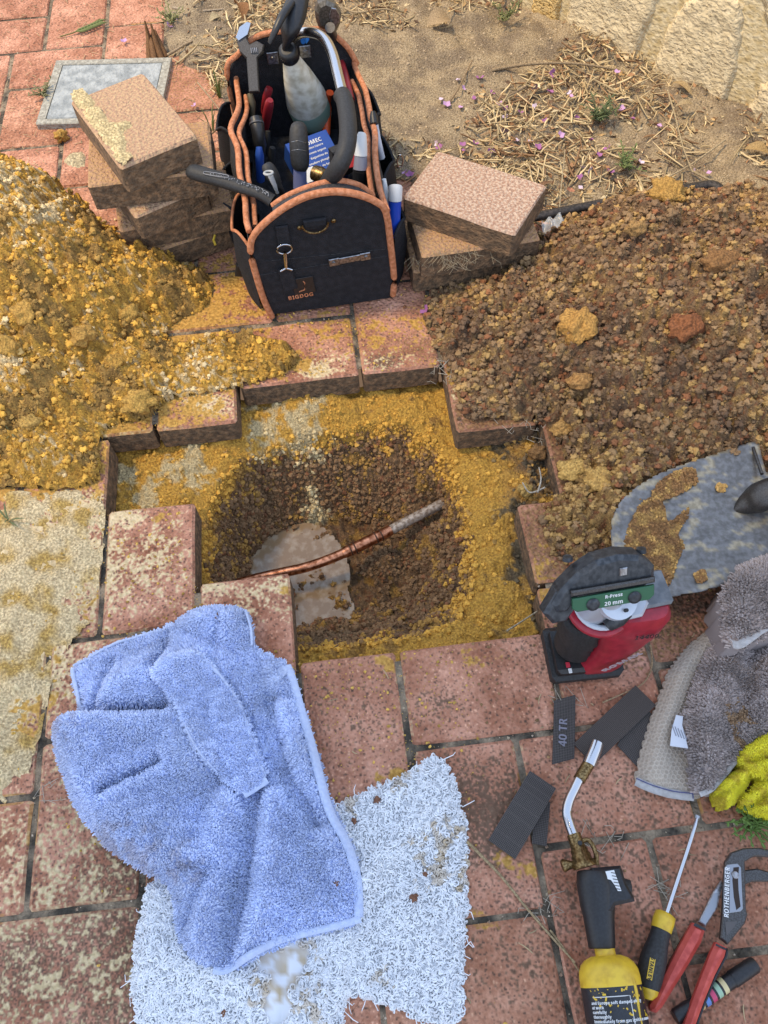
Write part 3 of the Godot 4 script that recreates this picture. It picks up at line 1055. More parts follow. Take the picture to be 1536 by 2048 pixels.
	tag(whole("soil_heap", sr.mesh, M.soil), "broad heap of dug brown clayey soil right of the pit", "soil", "", "stuff")
	scatter("soil_crumbs", sr, 100000, 0.001, 0.0125, 12.0, paint_soil, "loose brown soil crumbs and small clods on the right heap", 0.035)
	# clods one can pick out
	var clod := func(called: String, at: Vector3, size: Vector3, c: Color, sd: int, label: String, group: String):
		# rest it on the heap it lies on
		var best := 0.0004
		for v in (sr.verts if called == "clay_clod" else sl.verts):
			var dd := Vector2(v.x - at.x, v.z - at.z).length_squared()
			if dd < best:
				best = dd
				at.y = v.y + size.y * 0.2
		var st := SurfaceTool.new()
		st.begin(Mesh.PRIMITIVE_TRIANGLES)
		st.append_from(lump(sd, 0.25, 1.0, 5), 0, Transform3D(Basis(Vector3.UP, sd * 1.7).scaled(size), at))
		st.generate_normals()
		var m: StandardMaterial3D = M.soil.duplicate()
		m.vertex_color_use_as_albedo = false
		m.albedo_color = Color(c.r * 1.42, c.g * 1.36, c.b * 1.15).linear_to_srgb()
		whole(called, st.commit(), m, label, "clod", group)
	clod.call("clay_clod", Vector3(0.3524, 0.06, -0.944), Vector3(0.062, 0.05, 0.07), Color(0.5, 0.28, 0.08), 5, "largest golden orange clay lump on the brown heap", "")
	clod.call("clay_clod", Vector3(0.4584, 0.055, -1.0858), Vector3(0.035, 0.024, 0.024), Color(0.36, 0.22, 0.09), 6, "small tan clod on the brown heap above the golden lump", "")
	clod.call("clay_clod", Vector3(0.5409, 0.06, -1.1972), Vector3(0.065, 0.04, 0.055), Color(0.42, 0.25, 0.07), 7, "ochre clod on the brown heap just below the pry bar", "")
	clod.call("clay_clod", Vector3(0.5309, 0.035, -1.3049), Vector3(0.045, 0.034, 0.04), Color(0.27, 0.1, 0.04), 8, "rust red clod touching the black pry bar", "")
	clod.call("clay_clod", Vector3(0.3194, 0.03, -0.7926), Vector3(0.04, 0.026, 0.03), Color(0.44, 0.26, 0.09), 9, "golden clod just above the right notch of the pit", "")
	clod.call("clay_clod", Vector3(0.345, 0.03, -0.8449), Vector3(0.042, 0.026, 0.03), Color(0.4, 0.22, 0.08), 10, "tan orange clod second above the right notch of the pit", "")
	clod.call("clay_clod", Vector3(0.5733, 0.1, -0.9757), Vector3(0.06, 0.03, 0.04), Color(0.25, 0.13, 0.05), 11, "wide dark brown clod near the crest of the brown heap", "")
	clod.call("clay_clod", Vector3(0.5081, 0.09, -0.886), Vector3(0.055, 0.035, 0.045), Color(0.26, 0.1, 0.04), 12, "reddish clod on the brown heap right of the golden lump", "")
	clod.call("clay_clod", Vector3(0.3273, 0.012, -0.7117), Vector3(0.06, 0.022, 0.04), Color(0.55, 0.36, 0.12), 13, "pale yellow clod between the right notch and the shovel", "")
	clod.call("clay_clod", Vector3(0.3586, 0.014, -0.6741), Vector3(0.05, 0.022, 0.045), Color(0.52, 0.33, 0.11), 14, "yellow clod just above the shovel tip", "")
	clod.call("clay_clod", Vector3(0.2762, -0.02, -0.7713), Vector3(0.03, 0.022, 0.026), Color(0.24, 0.13, 0.05), 15, "brown clod in the right notch of the pit", "")
	clod.call("clay_clod", Vector3(0.2465, -0.03, -0.7016), Vector3(0.024, 0.02, 0.022), Color(0.5, 0.34, 0.12), 16, "small yellow clod at the bottom of the right notch", "")
	clod.call("sand_clod", Vector3(-0.4317, 0.01, -0.8891), Vector3(0.06, 0.035, 0.045), Color(0.5, 0.31, 0.08), 17, "round yellow sand clod beside the cream patch left of the pit", "")
	clod.call("sand_clod", Vector3(-0.4758, 0.015, -0.9681), Vector3(0.036, 0.025, 0.03), Color(0.46, 0.27, 0.06), 18, "yellow sand clod at the heap's lower right edge", "")
	clod.call("sand_clod", Vector3(-0.6968, 0.01, -1.6729), Vector3(0.03, 0.024, 0.028), Color(0.46, 0.28, 0.07), 19, "yellow sand clod on the paver below the drain cover", "")
	clod.call("sand_clod", Vector3(-0.5324, 0.03, -1.0126), Vector3(0.045, 0.03, 0.04), Color(0.43, 0.26, 0.07), 20, "yellow sand clod low on the right flank of the sand heap", "")
	clod.call("sand_clod", Vector3(-0.4658, 0.03, -1.0824), Vector3(0.05, 0.03, 0.04), Color(0.45, 0.28, 0.07), 21, "yellow sand clod in the footprint area of the sand heap", "")
	clod.call("sand_clod", Vector3(-0.6238, 0.09, -1.0369), Vector3(0.05, 0.04, 0.05), Color(0.44, 0.27, 0.07), 22, "big yellow sand clod at the middle of the sand heap", "")
	clod.call("sand_clod", Vector3(-0.6519, 0.05, -0.9733), Vector3(0.05, 0.035, 0.045), Color(0.44, 0.27, 0.07), 23, "yellow sand clod below the middle of the sand heap", "")
	clod.call("sand_clod", Vector3(-0.6124, 0.015, -0.8465), Vector3(0.036, 0.024, 0.03), Color(0.46, 0.3, 0.09), 24, "lowest yellow sand clod near the left edge of the picture", "")


func build_litter():
	# the garden bed's dry sandy soil
	var n1 := noise(5, FastNoiseLite.TYPE_SIMPLEX, 4, 101)
	var n2 := noise(40, FastNoiseLite.TYPE_SIMPLEX, 3, 102)
	var pale := Color(0.5, 0.39, 0.24)
	var grey := Color(0.3, 0.23, 0.15)
	var hh := func(p: Vector2, d: float) -> float:
		var k := clampf(d / 0.08, 0, 1)
		return lerpf(-0.007, 0.014, k * (2 - k)) + (0.018 * n1.get_noise_2dv(p) + 0.004 * n2.get_noise_2dv(p)) * k
	var cc := func(p: Vector2, y: float, d: float) -> Color:
		return pale.lerp(grey, clampf(0.45 + n1.get_noise_2dv(p * 1.7) * 1.3 + n2.get_noise_2dv(p) * 0.4, 0, 1))
	var bed := rounded([Vector2(-0.6263, -2.9576), Vector2(-0.529, -2.2332), Vector2(-0.4802, -1.943), Vector2(-0.3588, -1.8728), Vector2(-0.299, -1.5318), Vector2(-0.1922, -1.459), Vector2(0.0905, -1.4713), Vector2(0.2709, -1.3338), Vector2(0.3806, -1.2966), Vector2(0.585, -1.335), Vector2(0.7328, -1.34), Vector2(0.8842, -1.2846), Vector2(1.1223, -1.1006), Vector2(2.0964, -2.2471), Vector2(1.6145, -3.2076), Vector2(0.364, -3.7509)], 1)
	var s := sheet(bed, 0.008, hh, cc)
	whole("garden_soil", s.mesh, M.soil, "", "", "", "structure")
	var near := func(p: Vector3) -> bool:
		return p.z > -2.5 and p.x < 1.1 and p.x > -0.95
	# straw, dry leaf bits and grit spread over it
	var straw := Shape.new()
	straw.tube([Vector3(-0.5, 0, 0), Vector3(-0.2, 0.02, 0.06), Vector3(0.15, 0.05, 0.05), Vector3(0.5, 0.02, -0.05)], [0.05, 0.07, 0.065, 0.02], 4, 0.5)
	var sm := straw.done()
	var chip := Shape.new()
	chip.quad(Vector3(-0.5, 0, 0), Vector3(0, 0.12, -0.22), Vector3(0.5, 0.02, 0), Vector3(0, 0.1, 0.22))
	chip.tri(Vector3(-0.5, -0.01, 0), Vector3(0.5, 0.0, 0), Vector3(0, 0.06, -0.2))
	var cm := chip.done()
	var xs := []
	var cs := []
	var xc := []
	var c2 := []
	var xg := []
	var cg := []
	var dense := noise(3.2, FastNoiseLite.TYPE_SIMPLEX, 3, 103)
	var bare := [[Vector2(0.1233, -1.8351), 0.2], [Vector2(0.284, -1.8824), 0.16], [Vector2(0.0807, -1.7051), 0.12], [Vector2(0.746, -1.4818), 0.12], [Vector2(0.042, -1.9016), 0.1], [Vector2(0.3858, -2.021), 0.1]]
	for i in 90000:
		var q := on_sheet(s)
		var p: Vector3 = q[0]
		if not near.call(p):
			continue
		var k: float = dense.get_noise_2d(p.x, p.z) + 0.45
		for b in bare:
			k -= 1.1 * exp(-Vector2(p.x, p.z).distance_squared_to(b[0]) / (b[1] * b[1]))
		var thick: float = exp(-Vector2(p.x, p.z).distance_squared_to(Vector2(0.5251, -1.7272)) / 0.06) + exp(-Vector2(p.x, p.z).distance_squared_to(Vector2(0.2308, -2.1228)) / 0.03) + 0.6 * exp(-Vector2(p.x, p.z).distance_squared_to(Vector2(0.2365, -1.5184)) / 0.05)
		k += thick * 0.6
		var turn := Basis(Vector3.UP, rng.randf() * TAU) * Basis(Vector3.BACK, rng.randfn(0, 0.22)) * Basis(Vector3.RIGHT, rng.randf() * TAU)
		var lift := Vector3(0, rng.randf() * 0.014 * clampf(k, 0, 1), 0)
		var t := rng.randf()
		if t < 0.34 and rng.randf() < k:
			var l := rng.randf_range(0.012, 0.05) if rng.randf() < 0.8 else rng.randf_range(0.05, 0.1)
			xs.append(Transform3D(turn.scaled_local(Vector3(l, 0.022 + l * 0.2, 0.022 + l * 0.2)), p + lift + Vector3(0, 0.002, 0)))
			var v := rng.randf_range(0.55, 1.25)
			cs.append((Color(0.6, 0.46, 0.25) if rng.randf() < 0.78 else Color(0.3, 0.17, 0.08)) * v)
		elif t < 0.5 and rng.randf() < k + 0.1:
			var l := rng.randf_range(0.006, 0.022)
			xc.append(Transform3D((turn * Basis(Vector3.RIGHT, rng.randfn(0, 0.5))).scaled_local(Vector3(l, l, l)), p + lift + Vector3(0, 0.002, 0)))
			c2.append([Color(0.5, 0.33, 0.15), Color(0.32, 0.17, 0.08), Color(0.58, 0.47, 0.28), Color(0.2, 0.12, 0.07)][rng.randi() % 4] * rng.randf_range(0.7, 1.2))
		elif t > 0.5:
			var l := 0.0015 + 0.006 * pow(rng.randf(), 4.0)
			xg.append(Transform3D(any_turn().scaled(Vector3.ONE * l), p))
			cg.append(Color(0.42, 0.32, 0.2) * rng.randf_range(0.5, 1.3))
	# some of it has blown onto the pavers at the upper left and by the tools
	for i in 560:
		var p := Vector3(rng.randf_range(-0.95, -0.25), 0.002, rng.randf_range(-2.3, -1.55))
		if i > 500:
			p = Vector3(rng.randf_range(-0.5, 0.6), 0.002, rng.randf_range(-0.45, 0.12))
		if sdf(hole_polygon(0.0), Vector2(p.x, p.z)) > -0.005:
			continue
		var l := rng.randf_range(0.005, 0.024)
		xs.append(Transform3D(Basis(Vector3.UP, rng.randf() * TAU).scaled_local(Vector3(l, 0.012, 0.012)), p))
		cs.append(Color(0.5, 0.37, 0.2) * rng.randf_range(0.5, 1.2))
	var leafy := mat(Color.WHITE, 0.9)
	leafy.vertex_color_use_as_albedo = true
	M.leafy = leafy
	tag(many("dry_grass", sm, leafy, xs, cs), "dry straw and grass litter strewn over the garden soil", "straw")
	tag(many("leaf_litter", cm, leafy, xc, c2), "small dry leaf fragments strewn over the garden soil", "leaf litter")
	tag(many("garden_grit", lump(104), M.crumb, xg, cg), "fine grit and soil grains on the garden bed", "grit")
	# fallen petals
	var petal := Shape.new()
	for k in 3:
		var a := Basis(Vector3.UP, k * 1.5) * Basis(Vector3.RIGHT, -0.35)
		petal.quad(a * Vector3(0, 0.002, 0), a * Vector3(-0.3, 0.1, 0.32), a * Vector3(0, 0.14, 0.62), a * Vector3(0.3, 0.1, 0.32))
	var pm := petal.done()
	var lilac := [mat(lin(0.5, 0.3, 0.5), 0.7), mat(lin(0.62, 0.5, 0.6), 0.7), mat(lin(0.33, 0.12, 0.28), 0.7)]
	var spots := [Vector3(0.3084, 0.02, -1.6859), Vector3(0.2199, 0.02, -1.7864), Vector3(0.229, 0.02, -1.7571), Vector3(0.2538, 0.02, -1.7121), Vector3(0.1791, 0.02, -1.7141), Vector3(0.1868, 0.02, -1.6952), Vector3(0.2168, 0.02, -1.6837), Vector3(0.316, 0.02, -1.6726), Vector3(0.3508, 0.02, -1.6591), Vector3(0.3871, 0.02, -1.6763), Vector3(0.4407, 0.03, -1.7822), Vector3(0.4243, 0.03, -1.708), Vector3(0.4695, 0.03, -1.7045), Vector3(0.4672, 0.03, -1.6899), Vector3(0.5868, 0.03, -1.7708), Vector3(0.5822, 0.02, -1.6834), Vector3(0.5766, 0.02, -1.6529), Vector3(0.4912, 0.02, -1.5488), Vector3(0.5248, 0.02, -1.521), Vector3(0.5011, 0.02, -1.4978), Vector3(0.4602, 0.02, -1.4598), Vector3(0.4748, 0.02, -1.4507), Vector3(0.4498, 0.02, -1.4285), Vector3(0.5157, 0.02, -1.4398), Vector3(0.3592, 0.02, -1.55), Vector3(0.3733, 0.02, -1.5321), Vector3(0.3271, 0.02, -1.5575), Vector3(0.2107, 0.02, -1.5524), Vector3(0.2147, 0.02, -1.5352), Vector3(0.2389, 0.02, -1.5588), Vector3(0.2686, 0.02, -1.5263), Vector3(0.2803, 0.02, -1.5338), Vector3(0.3136, 0.02, -1.5364), Vector3(0.0906, 0.01, -1.4748), Vector3(0.0803, 0.01, -1.4836), Vector3(0.4534, 0.01, -1.4061), Vector3(0.6961, 0.02, -1.4349), Vector3(0.7152, 0.02, -1.4256), Vector3(0.7717, 0.02, -1.3165), Vector3(0.6471, 0.02, -1.5838), Vector3(0.5973, 0.02, -1.6138), Vector3(0.098, 0.003, -1.095), Vector3(-0.2029, 0.02, -2.0669), Vector3(0.4284, 0.02, -1.5706), Vector3(0.5851, 0.02, -1.4671), Vector3(0.4708, 0.02, -1.6286), Vector3(0.3146, 0.02, -1.6403), Vector3(0.402, 0.02, -1.6196), Vector3(0.2733, 0.02, -1.7919), Vector3(0.2963, 0.02, -1.7331), Vector3(0.1566, 0.02, -1.5649), Vector3(0.1608, 0.02, -1.5476), Vector3(-0.4009, 0.003, -1.7651), Vector3(-0.5948, 0.003, -2.0353), Vector3(-0.4366, 0.003, -2.1054), Vector3(-0.4692, 0.003, -2.1126), Vector3(-0.4871, 0.003, -2.0985)]
	for p in spots:
		var size := rng.randf_range(0.009, 0.014)
		var o := whole("petal", pm, lilac[rng.randi() % 3], "fallen lilac petal lying on the ground around the garden bed", "petal", "fallen lilac petals")
		o.transform = Transform3D((Basis(Vector3.UP, rng.randf() * TAU) * Basis(Vector3.RIGHT, rng.randfn(0, 0.5))).scaled(Vector3.ONE * size * 1.5), p + Vector3(0, 0.004, 0))


func build_stacks():
	# lifted pavers in two stacks: [centre of top face, angle, tilt x, tilt z]
	var put := func(at: Vector3, turn: float, tx: float, tz: float, label: String, group: String, sd: int, m: Material):
		var mesh := paver_mesh(0.228, 0.15, 0.052, Color(1, 1, 1), 40 + sd)
		mesh.surface_set_material(0, m)
		var o := whole("loose_paver", mesh, null, label, "paver", group)
		o.transform = Transform3D(Basis(Vector3.UP, turn) * Basis(Vector3.RIGHT, tx) * Basis(Vector3.BACK, tz), at)
	var dusty := func(sd: int, dust: Color, amount: float) -> StandardMaterial3D:
		var m := mat(Color.WHITE, 0.92, 0, noise_tex(512, noise(0.07, FastNoiseLite.TYPE_SIMPLEX, 6, sd), lin(0.36, 0.2, 0.13), dust, amount, 0.8), bump_tex(512, noise(0.05, FastNoiseLite.TYPE_SIMPLEX, 4, sd + 1), 8.0), 3.5, 0.9)
		m.uv1_world_triplanar = false
		return m
	var d1 = dusty.call(111, lin(0.55, 0.38, 0.2), 0.5)
	var d2 = dusty.call(112, lin(0.5, 0.3, 0.12), 0.48)
	var d3 = dusty.call(113, lin(0.68, 0.55, 0.4), 0.6)
	# D is the front left corner of a paver's top face
	var corner := func(D: Vector3, turn: float) -> Vector3:
		return D + Vector3(cos(turn), 0, -sin(turn)) * 0.114 + Vector3(-sin(turn), 0, -cos(turn)) * 0.075
	put.call(Vector3(-0.4572, 0.056, -1.2408) + Vector3(0.09, 0, -0.1), 0.4, 0, 0, "bottom paver of the left stack, mostly hidden in shadow", "left stack of lifted pavers", 1, d2)
	put.call(corner.call(Vector3(-0.4824, 0.109, -1.2359), 0.22), 0.22, 0, 0, "fourth paver down in the left stack", "left stack of lifted pavers", 2, d2)
	put.call(Vector3(-0.431, 0.162, -1.2064) + Vector3(-0.515, 0, -0.857) * 0.114 + Vector3(0.857, 0, -0.515) * 0.075, 2.11, 0, 0, "third paver down in the left stack, its corner pointing at the pit", "left stack of lifted pavers", 3, d1)
	put.call(corner.call(Vector3(-0.505, 0.215, -1.2298), 0.12), 0.12, 0, 0, "second paver down in the left stack, with a pale patch on its left end", "left stack of lifted pavers", 4, d2)
	put.call(Vector3(-0.419, 0.27, -1.34), 2.11, 0.0, 0.0, "top paver of the left stack, crusted with pale yellow sand", "left stack of lifted pavers", 5, d1)
	put.call(corner.call(Vector3(0.0773, 0.054, -1.1467), 0.1), 0.1, 0, 0, "bottom paver of the right stack beside the tool bag", "right stack of lifted pavers", 6, d2)
	put.call(corner.call(Vector3(0.0926, 0.107, -1.1305), 0.14), 0.14, 0, 0, "middle paver of the right stack with roots hanging off it", "right stack of lifted pavers", 7, d2)
	put.call(Vector3(0.197, 0.161, -1.238), -0.53, 0.0, 0, "top paver of the right stack, flecked with pale grit", "right stack of lifted pavers", 8, d3)
	# pale sand crusted on top of the lifted pavers
	var cake := func(poly: Array, y: float, c: Color, label: String, sd: int):
		var nn := noise(40, FastNoiseLite.TYPE_SIMPLEX, 4, sd)
		var nb := noise(14, FastNoiseLite.TYPE_SIMPLEX, 3, sd + 1)
		var sh := sheet(rounded(poly, 1), 0.004, func(p, d): return y - 0.001 + (0.006 + 0.004 * nn.get_noise_2dv(p)) * clampf(d / 0.01 + nb.get_noise_2dv(p) * 1.5, 0, 1), func(p, yy, d): return c * (0.92 + 0.3 * nn.get_noise_2dv(p)))
		tag(whole("sand_crust", sh.mesh, M.soil), label, "sand crust")
	cake.call([Vector2(-0.5458, -1.4161), Vector2(-0.5229, -1.4308), Vector2(-0.4954, -1.3988), Vector2(-0.4667, -1.3472), Vector2(-0.4457, -1.3229), Vector2(-0.4236, -1.3325), Vector2(-0.4129, -1.3176), Vector2(-0.428, -1.2937), Vector2(-0.412, -1.2625), Vector2(-0.4025, -1.2244), Vector2(-0.4158, -1.2045), Vector2(-0.4244, -1.2051), Vector2(-0.4444, -1.2407), Vector2(-0.4792, -1.3058), Vector2(-0.5159, -1.3624)], 0.271, Color(0.86, 0.69, 0.36), "pale yellow sand crust on the left stack's top paver", 121)
	cake.call([Vector2(-0.5573, -1.3102), Vector2(-0.5394, -1.3258), Vector2(-0.5217, -1.3316), Vector2(-0.5119, -1.2819), Vector2(-0.5331, -1.2834), Vector2(-0.5549, -1.2946)], 0.216, Color(0.8, 0.65, 0.38), "pale patch of sand crust on the left stack's second paver", 123)
	# hair roots clinging to the lifted pavers
	var hair := Shape.new()
	for i in 60:
		var p := Vector3(0.151, 0.09, -1.1435) + Vector3(rng.randfn(0, 0.035), rng.randf() * 0.03, rng.randfn(0, 0.006) + 0.004)
		hair.tube([p, p + Vector3(rng.randfn(0, 0.008), -0.01, 0.004), p + Vector3(rng.randfn(0, 0.014), -0.022, 0.006 + rng.randf() * 0.006)], 0.0004, 3)
	whole("hair_roots", hair.done(), mat(lin(0.4, 0.32, 0.2), 0.9), "fringe of fine roots hanging off the right stack's middle paver", "roots", "", "stuff")
	# grey drain cover let into the paving
	var TL := Vector3(-0.7695, 0, -1.9638)
	var TR := Vector3(-0.4849, 0, -1.9536)
	var BL := Vector3(-0.7448, 0, -1.7175)
	var ux := (TR - TL).normalized()
	var uz := (BL - TL).normalized()
	var mid := (TR + BL) / 2
	var bs := Basis(ux, Vector3.UP, ux.cross(Vector3.UP))
	var cov := thing("drain_cover", "pale grey square drain cover set in the pavers behind the left stack", "drain cover", mid)
	var gm := mat(Color.WHITE, 0.85, 0, noise_tex(512, noise(0.015, FastNoiseLite.TYPE_SIMPLEX, 5, 125), lin(0.24, 0.26, 0.26), lin(0.38, 0.4, 0.39)), M.grain_bump, 3.0, 0.4)
	var gm2 := mat(Color.WHITE, 0.9, 0, noise_tex(512, noise(0.03, FastNoiseLite.TYPE_SIMPLEX, 5, 126), lin(0.28, 0.26, 0.21), lin(0.42, 0.4, 0.33)), M.grain_bump, 4.0, 0.5)
	var wx := (TR - TL).length()
	var wz := (BL - TL).length()
	var lid := Shape.new()
	lid.box(mid + Vector3(0, 0.003, 0), Vector3(wx - 0.042, 0.018, wz - 0.042), 0.002, bs)
	part(cov, "lid", lid.done(), gm)
	var fr := Shape.new()
	for q in [[0, 1], [0, -1], [1, 1], [1, -1]]:
		if q[0] == 0:
			fr.box(mid + bs * Vector3(0, 0.003, q[1] * (wz / 2 - 0.0095)), Vector3(wx, 0.02, 0.019), 0.002, bs)
		else:
			fr.box(mid + bs * Vector3(q[1] * (wx / 2 - 0.0095), 0.0033, 0), Vector3(0.019, 0.019, wz - 0.0384), 0.002, bs)
	part(cov, "frame", fr.done(), gm2)


func build_pipe():
	var root := thing("copper_pipe", "joined copper water pipe crossing the pit from lower left to right", "pipe", Vector3(-0.049, -0.2, -0.6963))
	var line := curve([Vector3(-0.3169, -0.215, -0.6248), Vector3(-0.2594, -0.208, -0.6373), Vector3(-0.2019, -0.202, -0.6461), Vector3(-0.1542, -0.198, -0.6532), Vector3(-0.1065, -0.195, -0.6671), Vector3(-0.0632, -0.192, -0.6845), Vector3(0, -0.188, -0.7134), Vector3(0.0593, -0.185, -0.7425), Vector3(0.1226, -0.183, -0.7736), Vector3(0.1909, -0.182, -0.8045)], 5)
	var pipe := Shape.new()
	pipe.tube(line.slice(0, 31), 0.0096, 16)
	part(root, "new_pipe", pipe.done(), M.copper)
	var old := Shape.new()
	old.tube(line.slice(29), 0.0097, 16)
	part(root, "old_pipe", old.done(), mat(Color.WHITE, 0.6, 0.25, noise_tex(256, noise(0.04, FastNoiseLite.TYPE_SIMPLEX, 4, 131), lin(0.16, 0.1, 0.06), lin(0.5, 0.42, 0.33), 0.4, 0.5), M.grain_bump, 9.0, 0.4))
	var cp := Shape.new()
	var cl := line.slice(23, 32)
	var rr := []
	for i in cl.size():
		rr.append(0.0112 if i > 0 and i < cl.size() - 1 else 0.0101)
	cp.tube(cl, rr, 16)
	var coupling := part(root, "coupling", cp.done(), M.copper)
	for k in [1.6, 2.4, 5.6, 6.4]:
		var p: Vector3 = cl[int(k)].lerp(cl[int(k) + 1], k - int(k))
		var q: Vector3 = (cl[int(k) + 1] - cl[int(k)]).normalized()
		var ring := Shape.new()
		ring.tube([p - q * 0.0018, p - q * 0.0008, p + q * 0.0008, p + q * 0.0018], [0.0108, 0.0123, 0.0123, 0.0108], 16)
		part(coupling, "crimp_ring", ring.done(), mat(lin(0.1, 0.05, 0.03), 0.5, 0.6))


func build_bag():
	# open-topped fabric tool bag; x across its front, y up, z toward the viewer
	var O := Vector3(-0.2038, 0, -1.1001)
	var ux := Vector3(0.992, 0, -0.1261)
	var uz := Vector3(0.1261, 0, 0.992)
	var xf := Transform3D(Basis(ux, Vector3.UP, uz), O)
	var inv := xf.affine_inverse()
	var root := thing("tool_bag", "black fabric tool bag with orange piping, open and full of tools", "tool bag", xf * Vector3(0.121, 0, -0.24))
	var weave := bump_tex(256, noise(0.22, FastNoiseLite.TYPE_SIMPLEX, 2, 141), 5.0)
	var fabric := mat(Color.WHITE, 0.85, 0, noise_tex(512, noise(0.02, FastNoiseLite.TYPE_SIMPLEX, 5, 142), lin(0.006, 0.0065, 0.009), lin(0.018, 0.018, 0.022), 0.55, 0.6), weave, 5.0, 0.5)
	var worn := mat(Color.WHITE, 0.9, 0, noise_tex(512, noise(0.03, FastNoiseLite.TYPE_SIMPLEX, 5, 143), lin(0.022, 0.022, 0.026), lin(0.07, 0.065, 0.06), 0.55, 0.6), weave, 5.0, 0.7)
	var orange := mat(Color.WHITE, 0.8, 0, noise_tex(256, noise(0.05, FastNoiseLite.TYPE_SIMPLEX, 4, 144), lin(0.42, 0.14, 0.05), lin(0.66, 0.28, 0.14)), weave, 6.0, 0.5)
	M.fabric = fabric
	M.orange_trim = orange
	var flat := func(pts: Array) -> Array:
		var out := []
		for p in pts:
			var q: Vector3 = inv * p
			out.append(Vector2(q.x, q.y))
		return out
	# front panel
	var outline := [Vector3(-0.2013, 0.0037, -1.1004), Vector3(-0.0866, 0.0012, -1.115), Vector3(0.0336, 0.0033, -1.1302), Vector3(0.0401, 0.0524, -1.1311), Vector3(0.0348, 0.1391, -1.1304), Vector3(0.0281, 0.2127, -1.1296), Vector3(0.0114, 0.2364, -1.1274), Vector3(-0.0192, 0.2567, -1.1235), Vector3(-0.0562, 0.2686, -1.1188), Vector3(-0.0938, 0.2686, -1.1141), Vector3(-0.1282, 0.2591, -1.1097), Vector3(-0.1622, 0.2369, -1.1054), Vector3(-0.1998, 0.2028, -1.1006), Vector3(-0.2129, 0.1659, -1.0989), Vector3(-0.2093, 0.0996, -1.0994), Vector3(-0.2033, 0.042, -1.1001)]
	var fp := Shape.new()
	fp.prism(flat.call(outline), xf * Transform3D(Basis(), Vector3(0, 0, -0.014)), 0.014, 0.004)
	var front := part(root, "front_panel", fp.done(), fabric)
	# stitched seams across the panel
	for q in [[Vector3(-0.2056, 0.1113, -1.0998), Vector3(-0.0956, 0.1152, -1.1138), Vector3(0.0288, 0.1142, -1.1296)], [Vector3(-0.1918, 0.1423, -1.1016), Vector3(-0.0393, 0.1348, -1.121), Vector3(0.0246, 0.1316, -1.1291)]]:
		var sm := Shape.new()
		var line := []
		for p in q:
			line.append(p + uz * 0.0004)
		sm.tube(line, 0.0007, 4)
		part(front, "seam", sm.done(), worn)
	# back panel, base and sides
	var depth := 0.47
	var bp := Shape.new()
	bp.prism([Vector2(-0.005, 0), Vector2(0.25, 0), Vector2(0.252, 0.2), Vector2(0.225, 0.245), Vector2(0.18, 0.275), Vector2(0.07, 0.278), Vector2(0.02, 0.25), Vector2(-0.01, 0.21)], xf * Transform3D(Basis(), Vector3(0, 0, -depth)), 0.014, 0.004)
	var back := part(root, "back_panel", bp.done(), fabric)
	for q in [Vector3(0.085, 0.235, 0.018), Vector3(0.15, 0.24, 0.018)]:
		var pl := Shape.new()
		pl.box(xf * (q - Vector3(0, 0, depth)), Vector3(0.022, 0.024, 0.004), 0.001, xf.basis)
		pl.tube([xf * (q + Vector3(0, 0, -depth)), xf * (q + Vector3(0, 0, 0.005 - depth))], [0.006, 0.004], 10)
		part(back, "rivet_plate", pl.done(), M.steel)
	var base := Shape.new()
	base.box(xf * Vector3(0.122, 0.014, -depth / 2), Vector3(0.236, 0.02, depth - 0.03), 0.004, xf.basis)
	part(root, "base", base.done(), M.black_plastic)
	var wob := noise(9, FastNoiseLite.TYPE_SIMPLEX, 2, 145)
	for side in [0, 1]:
		var sh := Shape.new()
		sh.smooth(1)
		var n := 22
		var m := 8
		var sgn := -1.0 if side == 0 else 1.0
		var x0 := 0.0 if side == 0 else 0.244
		var top := []
		var grid := [[], []]
		for i in n + 1:
			var t := float(i) / n
			var rowo := []
			var rowi := []
			for j in m + 1:
				var v := float(j) / m
				var h := (0.2 + 0.035 * sin(PI * minf(t * 1.2, 1.0)) + 0.012 * wob.get_noise_2d(t * 0.12, side)) * v
				var bulge := sin(PI * t) * (0.014 + 0.008 * sin(v * 4.0)) + 0.014 * wob.get_noise_2d(t * 0.16, v * 0.1 + side * 5)
				var p := Vector3(x0 + sgn * bulge, h + 0.003, -0.01 - t * (depth - 0.02))
				rowo.append(xf * p)
				rowi.append(xf * (p - Vector3(sgn * 0.007, 0, 0)))
			grid[0].append(rowo)
			grid[1].append(rowi)
			top.append((rowo[m] + rowi[m]) / 2)
		for g in 2:
			for i in n:
				for j in m:
					if (g == 0) == (side == 0):
						sh.quad(grid[g][i][j], grid[g][i + 1][j], grid[g][i + 1][j + 1], grid[g][i][j + 1])
					else:
						sh.quad(grid[g][i][j], grid[g][i][j + 1], grid[g][i + 1][j + 1], grid[g][i + 1][j])
		var wall := part(root, "side_panel", sh.done(), worn)
		var tr := Shape.new()
		tr.tube(top, 0.0055, 8)
		part(wall, "piping", tr.done(), orange)
		var inner := []
		for p in top:
			inner.append(p - ux * sgn * 0.013 + Vector3(0, -0.012, 0))
		var tr2 := Shape.new()
		tr2.tube(inner.slice(1, n - 1), 0.005, 8)
		part(wall, "piping", tr2.done(), orange)
	# piping round the front panel
	var trim := Shape.new()
